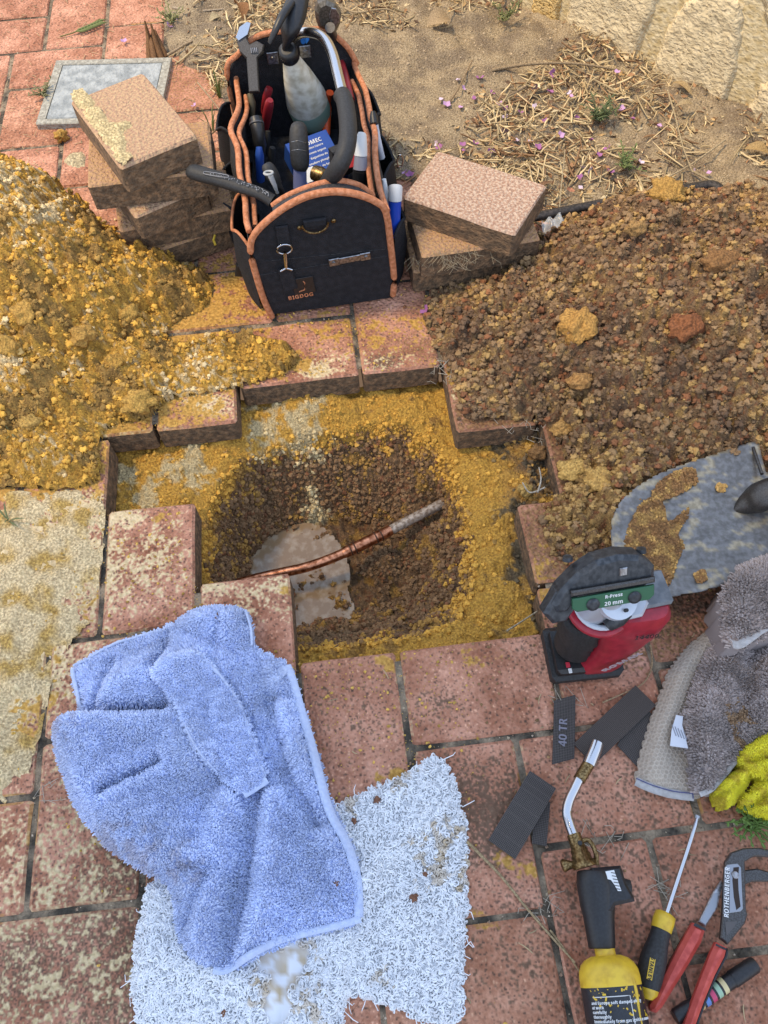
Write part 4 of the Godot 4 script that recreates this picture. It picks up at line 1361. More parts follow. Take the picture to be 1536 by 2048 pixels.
	trim.tube(curve([Vector3(-0.1998, 0.0006, -1.1006), Vector3(-0.208, 0.0482, -1.0995), Vector3(-0.2121, 0.1051, -1.099), Vector3(-0.2133, 0.1683, -1.0989), Vector3(-0.2003, 0.205, -1.1005), Vector3(-0.1619, 0.239, -1.1054), Vector3(-0.1256, 0.2597, -1.11), Vector3(-0.0928, 0.2695, -1.1142), Vector3(-0.0562, 0.2696, -1.1188), Vector3(-0.0183, 0.2575, -1.1236), Vector3(0.0123, 0.2373, -1.1275), Vector3(0.0281, 0.2127, -1.1296), Vector3(0.0348, 0.1415, -1.1304), Vector3(0.0402, 0.0588, -1.1311), Vector3(0.0376, 0.0133, -1.1308)], 3), 0.0062, 8)
	part(front, "piping", trim.done(), orange)
	var trim2 := Shape.new()
	trim2.tube(curve([Vector3(-0.1661, 0.233, -1.1351), Vector3(-0.1383, 0.2491, -1.1386), Vector3(-0.0945, 0.2623, -1.1442), Vector3(-0.0519, 0.2656, -1.1496), Vector3(-0.0145, 0.2497, -1.1544), Vector3(0.0061, 0.2259, -1.157)], 4), 0.0055, 8)
	part(root, "piping", trim2.done(), orange)
	var flap := Shape.new()
	var a := curve([Vector3(-0.1639, 0.2428, -1.1072), Vector3(-0.1321, 0.2611, -1.1112), Vector3(-0.0927, 0.2708, -1.1162), Vector3(-0.056, 0.2709, -1.1209), Vector3(-0.0182, 0.2589, -1.1257), Vector3(0.0116, 0.2398, -1.1295)], 3)
	var b := curve([Vector3(-0.1661, 0.233, -1.1351), Vector3(-0.1385, 0.2481, -1.1386), Vector3(-0.0946, 0.2614, -1.1442), Vector3(-0.052, 0.2647, -1.1496), Vector3(-0.0146, 0.2487, -1.1544), Vector3(0.0061, 0.2249, -1.157)], 3)
	for i in a.size() - 1:
		flap.quad(a[i], b[i], b[i + 1], a[i + 1])
	part(root, "top_flap", flap.done(), worn)
	var bt := Shape.new()
	bt.tube(curve([xf * Vector3(-0.005, 0.03, -depth + 0.016), xf * Vector3(-0.01, 0.21, -depth + 0.016), xf * Vector3(0.02, 0.25, -depth + 0.016), xf * Vector3(0.07, 0.279, -depth + 0.012), xf * Vector3(0.18, 0.276, -depth + 0.012), xf * Vector3(0.228, 0.245, -depth + 0.016), xf * Vector3(0.252, 0.2, -depth + 0.016)], 5), 0.0055, 8)
	part(back, "piping", bt.done(), orange)
	# steel tube handle with a rubber grip
	var hs := Shape.new()
	hs.tube(curve([Vector3(-0.1444, 0.24, -1.5885), Vector3(-0.1272, 0.28, -1.552), Vector3(-0.1003, 0.305, -1.5194), Vector3(-0.0715, 0.315, -1.4836), Vector3(-0.0543, 0.318, -1.4291), Vector3(-0.0444, 0.318, -1.3613), Vector3(-0.035, 0.318, -1.2897)], 5), 0.0095, 14)
	var handle := part(root, "handle", hs.done(), M.chrome)
	var gr := Shape.new()
	gr.tube(curve([Vector3(-0.0391, 0.318, -1.3039), Vector3(-0.0334, 0.318, -1.2826), Vector3(-0.0295, 0.317, -1.2232), Vector3(-0.0323, 0.312, -1.1785), Vector3(-0.0436, 0.298, -1.1538), Vector3(-0.0599, 0.27, -1.1573), Vector3(-0.0708, 0.24, -1.1757)], 5), 0.0152, 16)
	part(handle, "grip", gr.done(), M.rubber)
	# fittings on the front: D ring, snap hook on its strap, steel buckle plate, rivets
	var loop := Shape.new()
	var ring := []
	for k in 15:
		var t := PI * (0.0 + k / 14.0)
		ring.append(xf * Vector3(0.098 - 0.0225 * cos(t), 0.185 - 0.019 * sin(t), 0.007))
	loop.tube(ring, 0.0018, 8)
	var c0: Vector3 = [Vector3(-0.0956, 0.2163, -1.1138)][0]
	var shift: Vector3 = c0 - xf * Vector3(0.098, 0.185, 0) + uz * 0.002
	var moved := Shape.new()
	var rp := []
	for p in ring:
		rp.append(p + shift)
	moved.tube(rp, 0.002, 8)
	part(front, "d_ring", moved.done(), M.brass)
	var tab := Shape.new()
	tab.box(c0 + uz * 0.004, Vector3(0.04, 0.014, 0.008), 0.002, xf.basis)
	part(front, "ring_tab", tab.done(), fabric)
	for p in [Vector3(-0.1226, 0.2058, -1.1104), Vector3(-0.0633, 0.2108, -1.1179)]:
		var rv := Shape.new()
		rv.tube([p, p + uz * 0.002, p + uz * 0.003], [0.0045, 0.0045, 0.002], 10)
		part(front, "rivet", rv.done(), M.brass)
	var st := Shape.new()
	st.box([Vector3(-0.1526, 0.1946, -1.1066)][0] + uz * 0.003, Vector3(0.022, 0.045, 0.005), 0.0015, xf.basis)
	part(front, "strap", st.done(), fabric)
	st = Shape.new()
	st.box([Vector3(-0.1574, 0.0961, -1.106)][0] + uz * 0.003, Vector3(0.026, 0.055, 0.005), 0.0015, xf.basis * Basis(Vector3.BACK, 0.12))
	part(front, "strap", st.done(), fabric)
	var hk := Shape.new()
	var hc: Vector3 = [Vector3(-0.1541, 0.1702, -1.1064)][0] + uz * 0.008
	var hr := []
	for k in 17:
		hr.append(hc + ux * 0.0135 * cos(TAU * k / 16) + Vector3.UP * 0.0105 * sin(TAU * k / 16))
	hk.tube(hr, 0.0018, 8)
	hk.tube([Vector3(-0.1529, 0.1645, -1.0965), Vector3(-0.1542, 0.1473, -1.0963), Vector3(-0.1556, 0.1299, -1.0961)], [0.0035, 0.004, 0.003], 8)
	hk.tube([Vector3(-0.1666, 0.1225, -1.0957), Vector3(-0.1559, 0.1277, -1.0971), Vector3(-0.1459, 0.1211, -1.0984)], 0.0025, 8)
	part(front, "snap_hook", hk.done(), M.chrome)
	var bk := Shape.new()
	var q0: Vector3 = [Vector3(-0.0409, 0.122, -1.1208)][0] + uz * 0.003
	var tilt: Basis = xf.basis * Basis(Vector3.BACK, 0.06)
	bk.box(q0, Vector3(0.05, 0.014, 0.003), 0.001, tilt)
	for e in [-1, 1]:
		bk.box(q0 + tilt * Vector3(e * 0.029, 0.001, 0.001), Vector3(0.019, 0.017, 0.004), 0.0012, tilt)
		bk.tube([q0 + tilt * Vector3(e * 0.03, 0.001, 0.003), q0 + tilt * Vector3(e * 0.03, 0.001, 0.0055)], [0.004, 0.003], 8)
	part(front, "buckle_plate", bk.done(), M.steel)
	var lg := Shape.new()
	lg.box([Vector3(-0.1305, 0.0721, -1.1094)][0] + uz * 0.0015, Vector3(0.04, 0.04, 0.002), 0.0005, xf.basis * Basis(Vector3.BACK, 0.05))
	var logo := part(front, "logo_patch", lg.done(), M.black_plastic)
	part(logo, "lettering", text("BIGDOG", 0.0125, Transform3D(xf.basis * Basis(Vector3.BACK, 0.06), [Vector3(-0.1389, 0.0478, -1.1083)][0] + uz * 0.003), 0.0008), orange)
	var br := Shape.new()
	br.tube([[Vector3(-0.1301, 0.0846, -1.1094)][0] + uz * 0.003, [Vector3(-0.1278, 0.0804, -1.1097)][0] + uz * 0.003, [Vector3(-0.1297, 0.0629, -1.1095)][0] + uz * 0.003, [Vector3(-0.1404, 0.0598, -1.1081)][0] + uz * 0.003], 0.0012, 5)
	part(logo, "bracket_mark", br.done(), orange)
	# outer pockets on both sides
	var pocket := func(x: float, z0: float, z1: float, h: float, out: float, lip: Material):
		var s := Shape.new()
		s.smooth(2)
		var rim := []
		var n := 14
		for i in n + 1:
			var t := float(i) / n
			var o := sin(PI * t)
			rim.append([xf * Vector3(x + out * (0.25 + 0.75 * o), 0.004, lerpf(z0, z1, t)), xf * Vector3(x + out * (0.15 + 1.1 * o), h * 0.5, lerpf(z0, z1, t)), xf * Vector3(x + out * (0.1 + 0.95 * o), h * (1.0 + 0.08 * sin(t * 9.0)), lerpf(z0, z1, t))])
		for i in n:
			for j in 2:
				s.quad(rim[i][j], rim[i][j + 1], rim[i + 1][j + 1], rim[i + 1][j])
		var o := part(root, "side_pocket", s.done(), fabric)
		var e := Shape.new()
		var line := []
		for r in rim:
			line.append(r[2])
		e.tube(line, 0.003, 6)
		part(o, "pocket_rim", e.done(), lip)
	pocket.call(-0.008, -0.02, -0.16, 0.16, -0.03, orange)
	pocket.call(-0.015, -0.17, -0.34, 0.1, -0.055, fabric)
	pocket.call(-0.012, -0.34, -0.45, 0.15, -0.035, fabric)
	pocket.call(0.25, -0.03, -0.15, 0.13, 0.03, fabric)
	pocket.call(0.25, -0.16, -0.3, 0.15, 0.035, fabric)
	pocket.call(0.25, -0.3, -0.43, 0.16, 0.03, fabric)
	# side strap with its buckle low on the left
	var lo := Shape.new()
	lo.box(Vector3(-0.2453, 0.05, -1.1786), Vector3(0.04, 0.03, 0.012), 0.003, xf.basis * Basis(Vector3.BACK, -0.25))
	lo.box(Vector3(-0.2336, 0.04, -1.1615), Vector3(0.02, 0.022, 0.016), 0.003, xf.basis)
	part(root, "side_buckle", lo.done(), M.black_plastic)
	var ey := Shape.new()
	ey.tube([Vector3(-0.3034, 0.08, -1.2455), Vector3(-0.3069, 0.075, -1.2375), Vector3(-0.3035, 0.07, -1.229)], 0.0025, 6)
	part(root, "pocket_tag", ey.done(), mat(lin(0.6, 0.4, 0.03), 0.6))
	# the dark lining and odds and ends filling the bottom
	var fill := sheet(PackedVector2Array([Vector2(-0.205, -1.12), Vector2(0.03, -1.15), Vector2(-0.03, -1.57), Vector2(-0.26, -1.54)]), 0.02, func(p, d): return 0.07)
	part(root, "lining", fill.mesh, fabric)


func rod(called: String, label: String, category: String, pts: Array, radii, m: Material, sides := 12, squash := 1.0, up := Vector3.UP) -> Node3D:
	var t := thing(called, label, category, pts[0])
	var s := Shape.new()
	s.tube(pts, radii, sides, squash, up)
	part(t, "body", s.done(), m)
	return t


func tube_part(root: Node3D, called: String, pts: Array, radii, m: Material, sides := 12, squash := 1.0, up := Vector3.UP) -> MeshInstance3D:
	var s := Shape.new()
	s.tube(pts, radii, sides, squash, up)
	return part(root, called, s.done(), m)


func build_bag_tools():
	var red := mat(lin(0.24, 0.015, 0.02), 0.4)
	var orange := mat(lin(0.75, 0.1, 0.02), 0.45)
	var paper := mat(lin(0.7, 0.72, 0.72), 0.7)
	# spray bottle
	var sb := thing("spray_bottle", "milky spray bottle with green liquid and black trigger standing in the tool bag", "spray bottle", Vector3(-0.1129, 0.09, -1.5711))
	var top := Vector3(-0.1383, 0.27, -1.508)
	var bot := Vector3(-0.1107, 0.09, -1.5777)
	var ax := (bot - top)
	var prof := []
	var rads := []
	for q in [[0.0, 0.0155], [0.04, 0.0165], [0.12, 0.0195], [0.3, 0.0285], [0.5, 0.0365], [0.66, 0.0425], [0.72, 0.0435]]:
		prof.append(top + ax * q[0])
		rads.append(q[1])
	var milky := mat(lin(0.8, 0.77, 0.64), 0.45, 0, noise_tex(256, noise(0.02, FastNoiseLite.TYPE_SIMPLEX, 5, 151), Color(0.78, 0.75, 0.68), Color(1, 1, 1), 0.4, 0.5), null, 6.0)
	milky.backlight = Color(0.4, 0.4, 0.35)
	var green := mat(lin(0.3, 0.46, 0.36), 0.4)
	green.backlight = Color(0.2, 0.3, 0.25)
	tube_part(sb, "bottle", prof, rads, milky, 22)
	var lp := []
	var lr := []
	for q in [[0.715, 0.0435], [0.8, 0.044], [0.93, 0.043], [0.985, 0.04], [1.0, 0.032]]:
		lp.append(top + ax * q[0])
		lr.append(q[1])
	tube_part(sb, "liquid", lp, lr, green, 22)
	var back := -ax.normalized()
	tube_part(sb, "collar", [top - back * 0.008, top + back * 0.001, top + back * 0.015, top + back * 0.017], [0.0175, 0.0185, 0.0175, 0.012], M.black_plastic, 18)
	var ribs := Shape.new()
	var side := back.cross(Vector3.UP).normalized()
	var other := side.cross(back).normalized()
	for k in 26:
		var dd := side * cos(TAU * k / 26) + other * sin(TAU * k / 26)
		ribs.tube([top - back * 0.006 + dd * 0.0182, top + back * 0.005 + dd * 0.0184], 0.0008, 4)
	part(sb, "collar_ribs", ribs.done(), M.black_plastic)
	var hd := Shape.new()
	hd.tube(curve([Vector3(-0.1423, 0.283, -1.509), Vector3(-0.1389, 0.302, -1.5084), Vector3(-0.1309, 0.322, -1.5145), Vector3(-0.1212, 0.336, -1.5371), Vector3(-0.1099, 0.348, -1.57)], 3), [0.0115, 0.012, 0.013, 0.016, 0.02, 0.023, 0.025, 0.026, 0.026, 0.025, 0.023, 0.021, 0.019], 8, 0.62)
	part(sb, "spray_head", hd.done(), M.black_plastic)
	tube_part(sb, "trigger", curve([Vector3(-0.1229, 0.352, -1.5338), Vector3(-0.1401, 0.348, -1.5007), Vector3(-0.154, 0.336, -1.479), Vector3(-0.1675, 0.316, -1.4693)], 4), [0.006, 0.007, 0.0075, 0.008, 0.008, 0.008, 0.0075, 0.007, 0.007, 0.0065, 0.0065, 0.006, 0.005], M.black_plastic, 8, 0.8)
	# adjustable wrench
	var aw := thing("adjustable_wrench", "dark adjustable wrench standing head up in the back left of the bag", "wrench", Vector3(-0.2207, 0.2, -1.514))
	var plane := Transform3D(frame(Vector3(1, 0, 0), Vector3(0, 0.75, 0.66)), Vector3(-0.213, 0.25, -1.5309))
	var w1 := Shape.new()
	w1.prism([Vector2(-0.01, -0.06), Vector2(0.01, -0.06), Vector2(0.011, 0.0), Vector2(0.022, 0.01), Vector2(0.026, 0.022), Vector2(0.012, 0.03), Vector2(-0.002, 0.025), Vector2(-0.006, 0.034), Vector2(0.002, 0.06), Vector2(-0.012, 0.056), Vector2(-0.026, 0.032), Vector2(-0.022, 0.012), Vector2(-0.01, 0.0)], plane, 0.012, 0.002)
	part(aw, "body", w1.done(), M.dark_steel)
	var w2 := Shape.new()
	w2.prism([Vector2(-0.004, 0.062), Vector2(0.004, 0.06), Vector2(-0.004, 0.04), Vector2(-0.022, 0.03), Vector2(-0.027, 0.036), Vector2(-0.018, 0.054)], plane * Transform3D(Basis(), Vector3(0, 0, 0.0125)), 0.002, 0.0005)
	part(aw, "jaw", w2.done(), M.chrome)
	var kn := Shape.new()
	for k in 4:
		kn.tube([plane * Vector3(0.001 + k * 0.0035, 0.008, 0.0135), plane * Vector3(0.001 + k * 0.0035, 0.017, 0.0135)], 0.0014, 5)
	part(aw, "adjusting_screw", kn.done(), M.steel)
	# hammer standing head up at the back right
	var hm := thing("hammer", "worn steel hammer standing head up at the back right of the bag", "hammer", Vector3(-0.0593, 0.22, -1.619))
	tube_part(hm, "shaft", [Vector3(-0.0506, 0.2, -1.6174), Vector3(-0.0542, 0.25, -1.5878), Vector3(-0.0591, 0.29, -1.557)], [0.009, 0.009, 0.01], M.dark_steel, 10)
	var bz := Vector3(0.1261, 0, 0.992)
	var hf := Transform3D(Basis(Vector3(0.992, 0, -0.1261), Vector3.UP, bz), [Vector3(-0.0623, 0.296, -1.5717)][0])
	var outline := []
	for p in [Vector3(-0.0847, 0.3115, -1.5688), Vector3(-0.0778, 0.3244, -1.5697), Vector3(-0.0632, 0.3299, -1.5716), Vector3(-0.0461, 0.3208, -1.5737), Vector3(-0.035, 0.303, -1.5752), Vector3(-0.0392, 0.2838, -1.5746), Vector3(-0.0515, 0.2623, -1.5731), Vector3(-0.0612, 0.2635, -1.5718), Vector3(-0.0687, 0.2778, -1.5709), Vector3(-0.0817, 0.2832, -1.5692), Vector3(-0.085, 0.2986, -1.5688)]:
		var q: Vector3 = hf.affine_inverse() * p
		outline.append(Vector2(q.x, q.y))
	var bronze := mat(Color.WHITE, 0.4, 0.7, noise_tex(256, noise(0.04, FastNoiseLite.TYPE_SIMPLEX, 5, 152), lin(0.1, 0.085, 0.065), lin(0.2, 0.175, 0.14)), null, 16.0)
	var h1 := Shape.new()
	h1.prism(outline, hf * Transform3D(Basis(), Vector3(0, 0, -0.026)), 0.026, 0.006)
	part(hm, "head", h1.done(), bronze)
	var face := []
	for p in [Vector3(-0.0547, 0.319, -1.5726), Vector3(-0.0455, 0.3161, -1.5738), Vector3(-0.0388, 0.3025, -1.5747), Vector3(-0.0417, 0.2898, -1.5743), Vector3(-0.0521, 0.2797, -1.573), Vector3(-0.059, 0.2899, -1.5721), Vector3(-0.0597, 0.3049, -1.572)]:
		var q: Vector3 = hf.affine_inverse() * p
		face.append(Vector2(q.x, q.y))
	var h2 := Shape.new()
	h2.prism(face, hf, 0.003, 0.001)
	part(hm, "striking_face", h2.done(), M.steel)
	# blue cloth, clamp and orange things at the back
	var bl := sheet(rounded([Vector2(-0.1322, -1.6371), Vector2(-0.1163, -1.6219), Vector2(-0.1063, -1.587), Vector2(-0.0936, -1.5625), Vector2(-0.1129, -1.5674), Vector2(-0.1275, -1.5753), Vector2(-0.1337, -1.6062)], 1), 0.004, func(p, d): return 0.27 + minf(d, 0.02) + 0.008 * sin(p.x * 180.0), null, 0.01)
	whole("blue_rag", bl.mesh, mat(lin(0.01, 0.14, 0.5), 0.8), "bright blue scrap of cloth tucked behind the spray trigger", "rag")
	var cl := thing("clamp", "grey and black plastic clamp at the back of the tool bag", "clamp", Vector3(-0.1969, 0.15, -1.641))
	var c1 := Shape.new()
	c1.box(Vector3(-0.1971, 0.17, -1.6057), Vector3(0.05, 0.014, 0.02), 0.003, Basis(Vector3.UP, 0.1))
	part(cl, "jaw", c1.done(), mat(lin(0.2, 0.22, 0.25), 0.5))
	var c2 := Shape.new()
	c2.box(Vector3(-0.1887, 0.18, -1.6165), Vector3(0.042, 0.016, 0.02), 0.004, Basis(Vector3.UP, 0.1))
	part(cl, "body", c2.done(), M.black_plastic)
	rod("orange_level", "bright orange plastic tool upright behind the bag's steel handle", "tool", [Vector3(-0.0895, 0.2, -1.6292), Vector3(-0.0924, 0.17, -1.6268), Vector3(-0.0951, 0.13, -1.6297)], [0.012, 0.014, 0.012], orange, 6)
	rod("orange_chisel", "orange red handle standing under the bag's steel handle", "tool", [Vector3(-0.0698, 0.16, -1.5558), Vector3(-0.0783, 0.12, -1.5666), Vector3(-0.0851, 0.08, -1.5331)], [0.008, 0.009, 0.009], orange, 8)
	rod("red_level", "dark red bar along the bag's inner right side", "level", [Vector3(-0.049, 0.21, -1.6092), Vector3(-0.0365, 0.2, -1.5487), Vector3(-0.0265, 0.19, -1.4823)], 0.008, red, 6)
	# handles at the left
	var pl := thing("red_pliers", "pair of dark red plier handles sticking up at the bag's left", "pliers", Vector3(-0.2098, 0.1, -1.5723))
	tube_part(pl, "handle", curve([Vector3(-0.187, 0.2, -1.5179), Vector3(-0.196, 0.18, -1.5185), Vector3(-0.2066, 0.14, -1.5302)], 3), [0.007, 0.008, 0.008, 0.0085, 0.0085, 0.008, 0.007], red, 10)
	tube_part(pl, "handle", curve([Vector3(-0.183, 0.21, -1.4641), Vector3(-0.1892, 0.19, -1.471), Vector3(-0.206, 0.13, -1.496)], 3), [0.006, 0.008, 0.009, 0.0095, 0.0095, 0.009, 0.008], red, 10)
	var fl := thing("torch_light", "black flashlight standing upright along the bag's left side", "flashlight", Vector3(-0.2159, 0.12, -1.4395))
	tube_part(fl, "body", [Vector3(-0.2082, 0.21, -1.4077), Vector3(-0.2067, 0.205, -1.3967), Vector3(-0.2052, 0.2, -1.3858), Vector3(-0.2061, 0.175, -1.379), Vector3(-0.2098, 0.14, -1.3817)], [0.0125, 0.0135, 0.0125, 0.0135, 0.0115], M.black_plastic, 14)
	tube_part(fl, "band", [Vector3(-0.2072, 0.208, -1.3984), Vector3(-0.2069, 0.2065, -1.3961)], [0.0139, 0.0139], mat(lin(0.06, 0.06, 0.065), 0.5), 14)
	rod("paint_brush", "olive handled brush leaning beside the wrench handle", "brush", [Vector3(-0.2274, 0.19, -1.517), Vector3(-0.2256, 0.18, -1.5046), Vector3(-0.2275, 0.15, -1.5009)], [0.006, 0.0085, 0.004], mat(lin(0.09, 0.075, 0.04), 0.6), 8)
	rod("blue_chisel", "blue handled tool at the bag's front left corner", "tool", [Vector3(-0.2016, 0.2, -1.3386), Vector3(-0.202, 0.19, -1.3291), Vector3(-0.2098, 0.13, -1.3356)], [0.006, 0.0085, 0.0085], M.blue_plastic, 10)
	rod("black_probe", "thin black handle with a rounded top beside the flashlight", "tool", [Vector3(-0.1957, 0.15, -1.4557), Vector3(-0.1995, 0.13, -1.448), Vector3(-0.2061, 0.1, -1.4501)], [0.005, 0.006, 0.004], M.rubber, 8)
	rod("black_punch", "short black rounded handle in front of the flashlight", "tool", [Vector3(-0.1853, 0.15, -1.4041), Vector3(-0.1901, 0.13, -1.4011), Vector3(-0.1974, 0.1, -1.3954)], [0.006, 0.0075, 0.006], M.rubber, 8)
	# blue box with printing
	var bx := thing("blue_box", "blue cardboard box with small white print lying in the bag", "box", Vector3(-0.1217, 0.1, -1.4129))
	var bb := frame(Vector3(-0.0742, 0.12, -1.4291) - Vector3(-0.1543, 0.12, -1.389), Vector3(0.05, 0.9, 0.35))
	var bc := Vector3(-0.1044, 0.1, -1.4117)
	var b1 := Shape.new()
	b1.box(bc, Vector3(0.092, 0.1, 0.05), 0.001, bb)
	part(bx, "carton", b1.done(), M.blue_plastic)
	var lines := ["GOMEC", "Unites Cuivre", "Bronze argent", "Baguettes de", "soudure phosphore", "temp. de fusion", "Longueur 500 mm"]
	for k in lines.size():
		part(bx, "lettering", text(lines[k], 0.012 if k == 0 else 0.006, Transform3D(bb, bc + bb * Vector3(0.006, 0.034 - k * 0.011, 0.0254)), 0.0004), M.ink)
	var b2 := Shape.new()
	b2.box(bc + bb * Vector3(-0.03, -0.03, 0.0262), Vector3(0.026, 0.03, 0.001), 0.0, bb)
	part(bx, "label", b2.done(), paper)
	# utility knife standing in the middle
	var kf := thing("utility_knife", "black and grey utility knife standing upright in the middle of the bag", "knife", Vector3(-0.1347, 0.13, -1.3449))
	tube_part(kf, "handle", curve([Vector3(-0.1194, 0.26, -1.3171), Vector3(-0.1206, 0.256, -1.306), Vector3(-0.1216, 0.238, -1.2864), Vector3(-0.1226, 0.212, -1.2729), Vector3(-0.124, 0.2, -1.268)], 3), [0.006, 0.011, 0.014, 0.0155, 0.0165, 0.017, 0.0175, 0.0175, 0.0175, 0.017, 0.016, 0.014, 0.012], M.rubber, 14, 0.7)
	tube_part(kf, "blade_cover", [Vector3(-0.124, 0.2, -1.2708), Vector3(-0.1263, 0.18, -1.2662), Vector3(-0.1289, 0.165, -1.2603)], [0.0135, 0.014, 0.013], mat(lin(0.14, 0.16, 0.3), 0.25), 10, 0.6)
	for q in [[597, 278, 0.268], [598, 298, 0.256]]:
		pass
	var gl := Shape.new()
	gl.tube([Vector3(-0.1332, 0.258, -1.2681), Vector3(-0.1197, 0.267, -1.2587), Vector3(-0.1069, 0.256, -1.2661)], 0.0006, 4)
	gl.tube([Vector3(-0.1336, 0.247, -1.2599), Vector3(-0.1206, 0.258, -1.2467), Vector3(-0.1079, 0.246, -1.258)], 0.0006, 4)
	part(kf, "grip_line", gl.done(), M.steel)
	# black handle with a pale ring
	var cu := thing("seal_pick", "black handled tool with a pale oval eyelet at the bag's front left", "tool", Vector3(-0.1774, 0.16, -1.2672))
	tube_part(cu, "handle", curve([Vector3(-0.1773, 0.25, -1.2227), Vector3(-0.1698, 0.24, -1.2127), Vector3(-0.161, 0.22, -1.2072), Vector3(-0.1576, 0.2, -1.2094)], 3), [0.008, 0.011, 0.0125, 0.013, 0.013, 0.012, 0.011, 0.01, 0.009, 0.008], M.rubber, 12, 0.7)
	var ov := []
	for k in 13:
		ov.append(Vector3(-0.1711, 0.256, -1.1909) + Vector3(0.0075 * cos(TAU * k / 12), 0.003 * sin(TAU * k / 12), 0.0085 * sin(TAU * k / 12)))
	tube_part(cu, "eyelet", ov, 0.0022, mat(lin(0.4, 0.4, 0.38), 0.5), 6)
	tube_part(cu, "stem", [Vector3(-0.1677, 0.255, -1.1842), Vector3(-0.1628, 0.24, -1.1796), Vector3(-0.1601, 0.222, -1.1811)], [0.0055, 0.004, 0.003], mat(lin(0.4, 0.4, 0.38), 0.5), 6)
	# tape measure
	var tm := thing("tape_measure", "black tape measure with a red disc under the rubber grip", "tape measure", Vector3(-0.0456, 0.1, -1.4075))
	var tb := frame(Vector3(0.8, 0, 0.6), Vector3(0.5, 0.8, -0.2))
	var t1 := Shape.new()
	t1.box(Vector3(-0.0446, 0.16, -1.3461), Vector3(0.055, 0.06, 0.03), 0.007, Basis(Vector3.UP, 0.5))
	part(tm, "case", t1.done(), M.rubber)
	tube_part(tm, "disc", [Vector3(-0.0351, 0.185, -1.3122), Vector3(-0.034, 0.1875, -1.3102)], [0.017, 0.016], mat(lin(0.5, 0.03, 0.03), 0.4), 16)
	rod("solder_coil", "small coil of brown wire under the end of the rubber grip", "wire", [Vector3(-0.1034, 0.15, -1.3242), Vector3(-0.0918, 0.15, -1.3161), Vector3(-0.0823, 0.15, -1.3083)], [0.014, 0.016, 0.014], M.brass, 12)
	# paint marker with a white cap
	var mk := thing("paint_marker", "paint marker with white cap and grey barrel at the bag's right", "marker", Vector3(-0.0178, 0.1, -1.3452))
	tube_part(mk, "cap", [Vector3(-0.007, 0.27, -1.2667), Vector3(-0.0076, 0.268, -1.2641), Vector3(-0.0103, 0.245, -1.255), Vector3(-0.0112, 0.237, -1.2508)], [0.0065, 0.0085, 0.0115, 0.0118], M.white_plastic, 16)
	tube_part(mk, "barrel", [Vector3(-0.0112, 0.237, -1.2508), Vector3(-0.0123, 0.226, -1.2465), Vector3(-0.0134, 0.216, -1.242)], [0.0112, 0.0122, 0.0128], mat(lin(0.22, 0.22, 0.26), 0.4), 16)
	tube_part(mk, "body", [Vector3(-0.0134, 0.216, -1.242), Vector3(-0.0172, 0.17, -1.2367)], [0.0134, 0.0134], M.black_plastic, 16)
	# things in the right outer pockets
	var pn := thing("white_pen", "white ribbed pen with a black clip in the bag's right outer pocket", "pen", Vector3(0.0303, 0.1, -1.402))
	tube_part(pn, "barrel", [Vector3(0.016, 0.235, -1.3546), Vector3(0.0187, 0.215, -1.3436), Vector3(0.0275, 0.16, -1.3453)], [0.0065, 0.0072, 0.0072], mat(lin(0.55, 0.58, 0.66), 0.4), 10)
	tube_part(pn, "clip", [Vector3(0.0147, 0.25, -1.3561), Vector3(0.0152, 0.243, -1.3517), Vector3(0.0155, 0.235, -1.3401)], [0.004, 0.0072, 0.0078], M.black_plastic, 10)
	var gs := thing("glue_stick", "blue tube with a white cap in the bag's right front pocket", "tube", Vector3(0.0459, 0.06, -1.2305))
	tube_part(gs, "cap", [Vector3(0.0485, 0.2, -1.2123), Vector3(0.0484, 0.199, -1.2109), Vector3(0.0468, 0.178, -1.2022)], [0.0115, 0.0128, 0.0128], M.white_plastic, 18)
	tube_part(gs, "body", [Vector3(0.0469, 0.178, -1.2035), Vector3(0.0426, 0.11, -1.1884)], [0.0118, 0.0118], mat(lin(0.01, 0.06, 0.45), 0.35), 16)
	rod("paper_roll", "white paper roll standing between the bag and the blue tube", "paper", [Vector3(0.0285, 0.205, -1.2261), Vector3(0.0326, 0.17, -1.2129), Vector3(0.034, 0.14, -1.1949)], [0.004, 0.0055, 0.0055], paper, 8)
	var hk := thing("key_ring", "small steel ring clipped to the bag's right outer pocket", "ring", Vector3(0.0662, 0.09, -1.4126))
	var kr := []
	for k in 17:
		kr.append(Vector3(0.0662, 0.1, -1.4117) + Vector3(0.006 * cos(TAU * k / 16), 0.02 * sin(TAU * k / 16), 0.008 * sin(TAU * k / 16)))
	tube_part(hk, "ring", kr, 0.0018, M.chrome, 6)
	# saw handle laid across the bag's left side
	var sw := thing("saw_handle", "long black dimpled handle jutting from the bag's left side", "handle", Vector3(-0.2416, 0.2, -1.2354))
	var sp := curve([Vector3(-0.3114, 0.235, -1.2346), Vector3(-0.3035, 0.236, -1.2274), Vector3(-0.2688, 0.236, -1.2104), Vector3(-0.2246, 0.232, -1.1901), Vector3(-0.1897, 0.228, -1.1745), Vector3(-0.1687, 0.22, -1.1636)], 4)
	var sr := []
	for i in sp.size():
		sr.append(0.009 if i == 0 else 0.0135 + 0.002 * sin(i * 0.3))
	tube_part(sw, "grip", sp, sr, M.rubber, 14, 0.8)
	var oval := []
	for k in 21:
		var e: Vector3 = Vector3(-0.2641, 0.2485, -1.2033)
		oval.append(e + Vector3(0.022 * clampf(1.4 * cos(TAU * k / 20), -1, 1), -0.006 * clampf(1.4 * cos(TAU * k / 20), -1, 1) * 0.0, 0.004 * sin(TAU * k / 20) + 0.0065 * clampf(1.4 * cos(TAU * k / 20), -1, 1)))
	tube_part(sw, "oval_mark", oval, 0.0007, mat(lin(0.25, 0.25, 0.26), 0.5), 4)
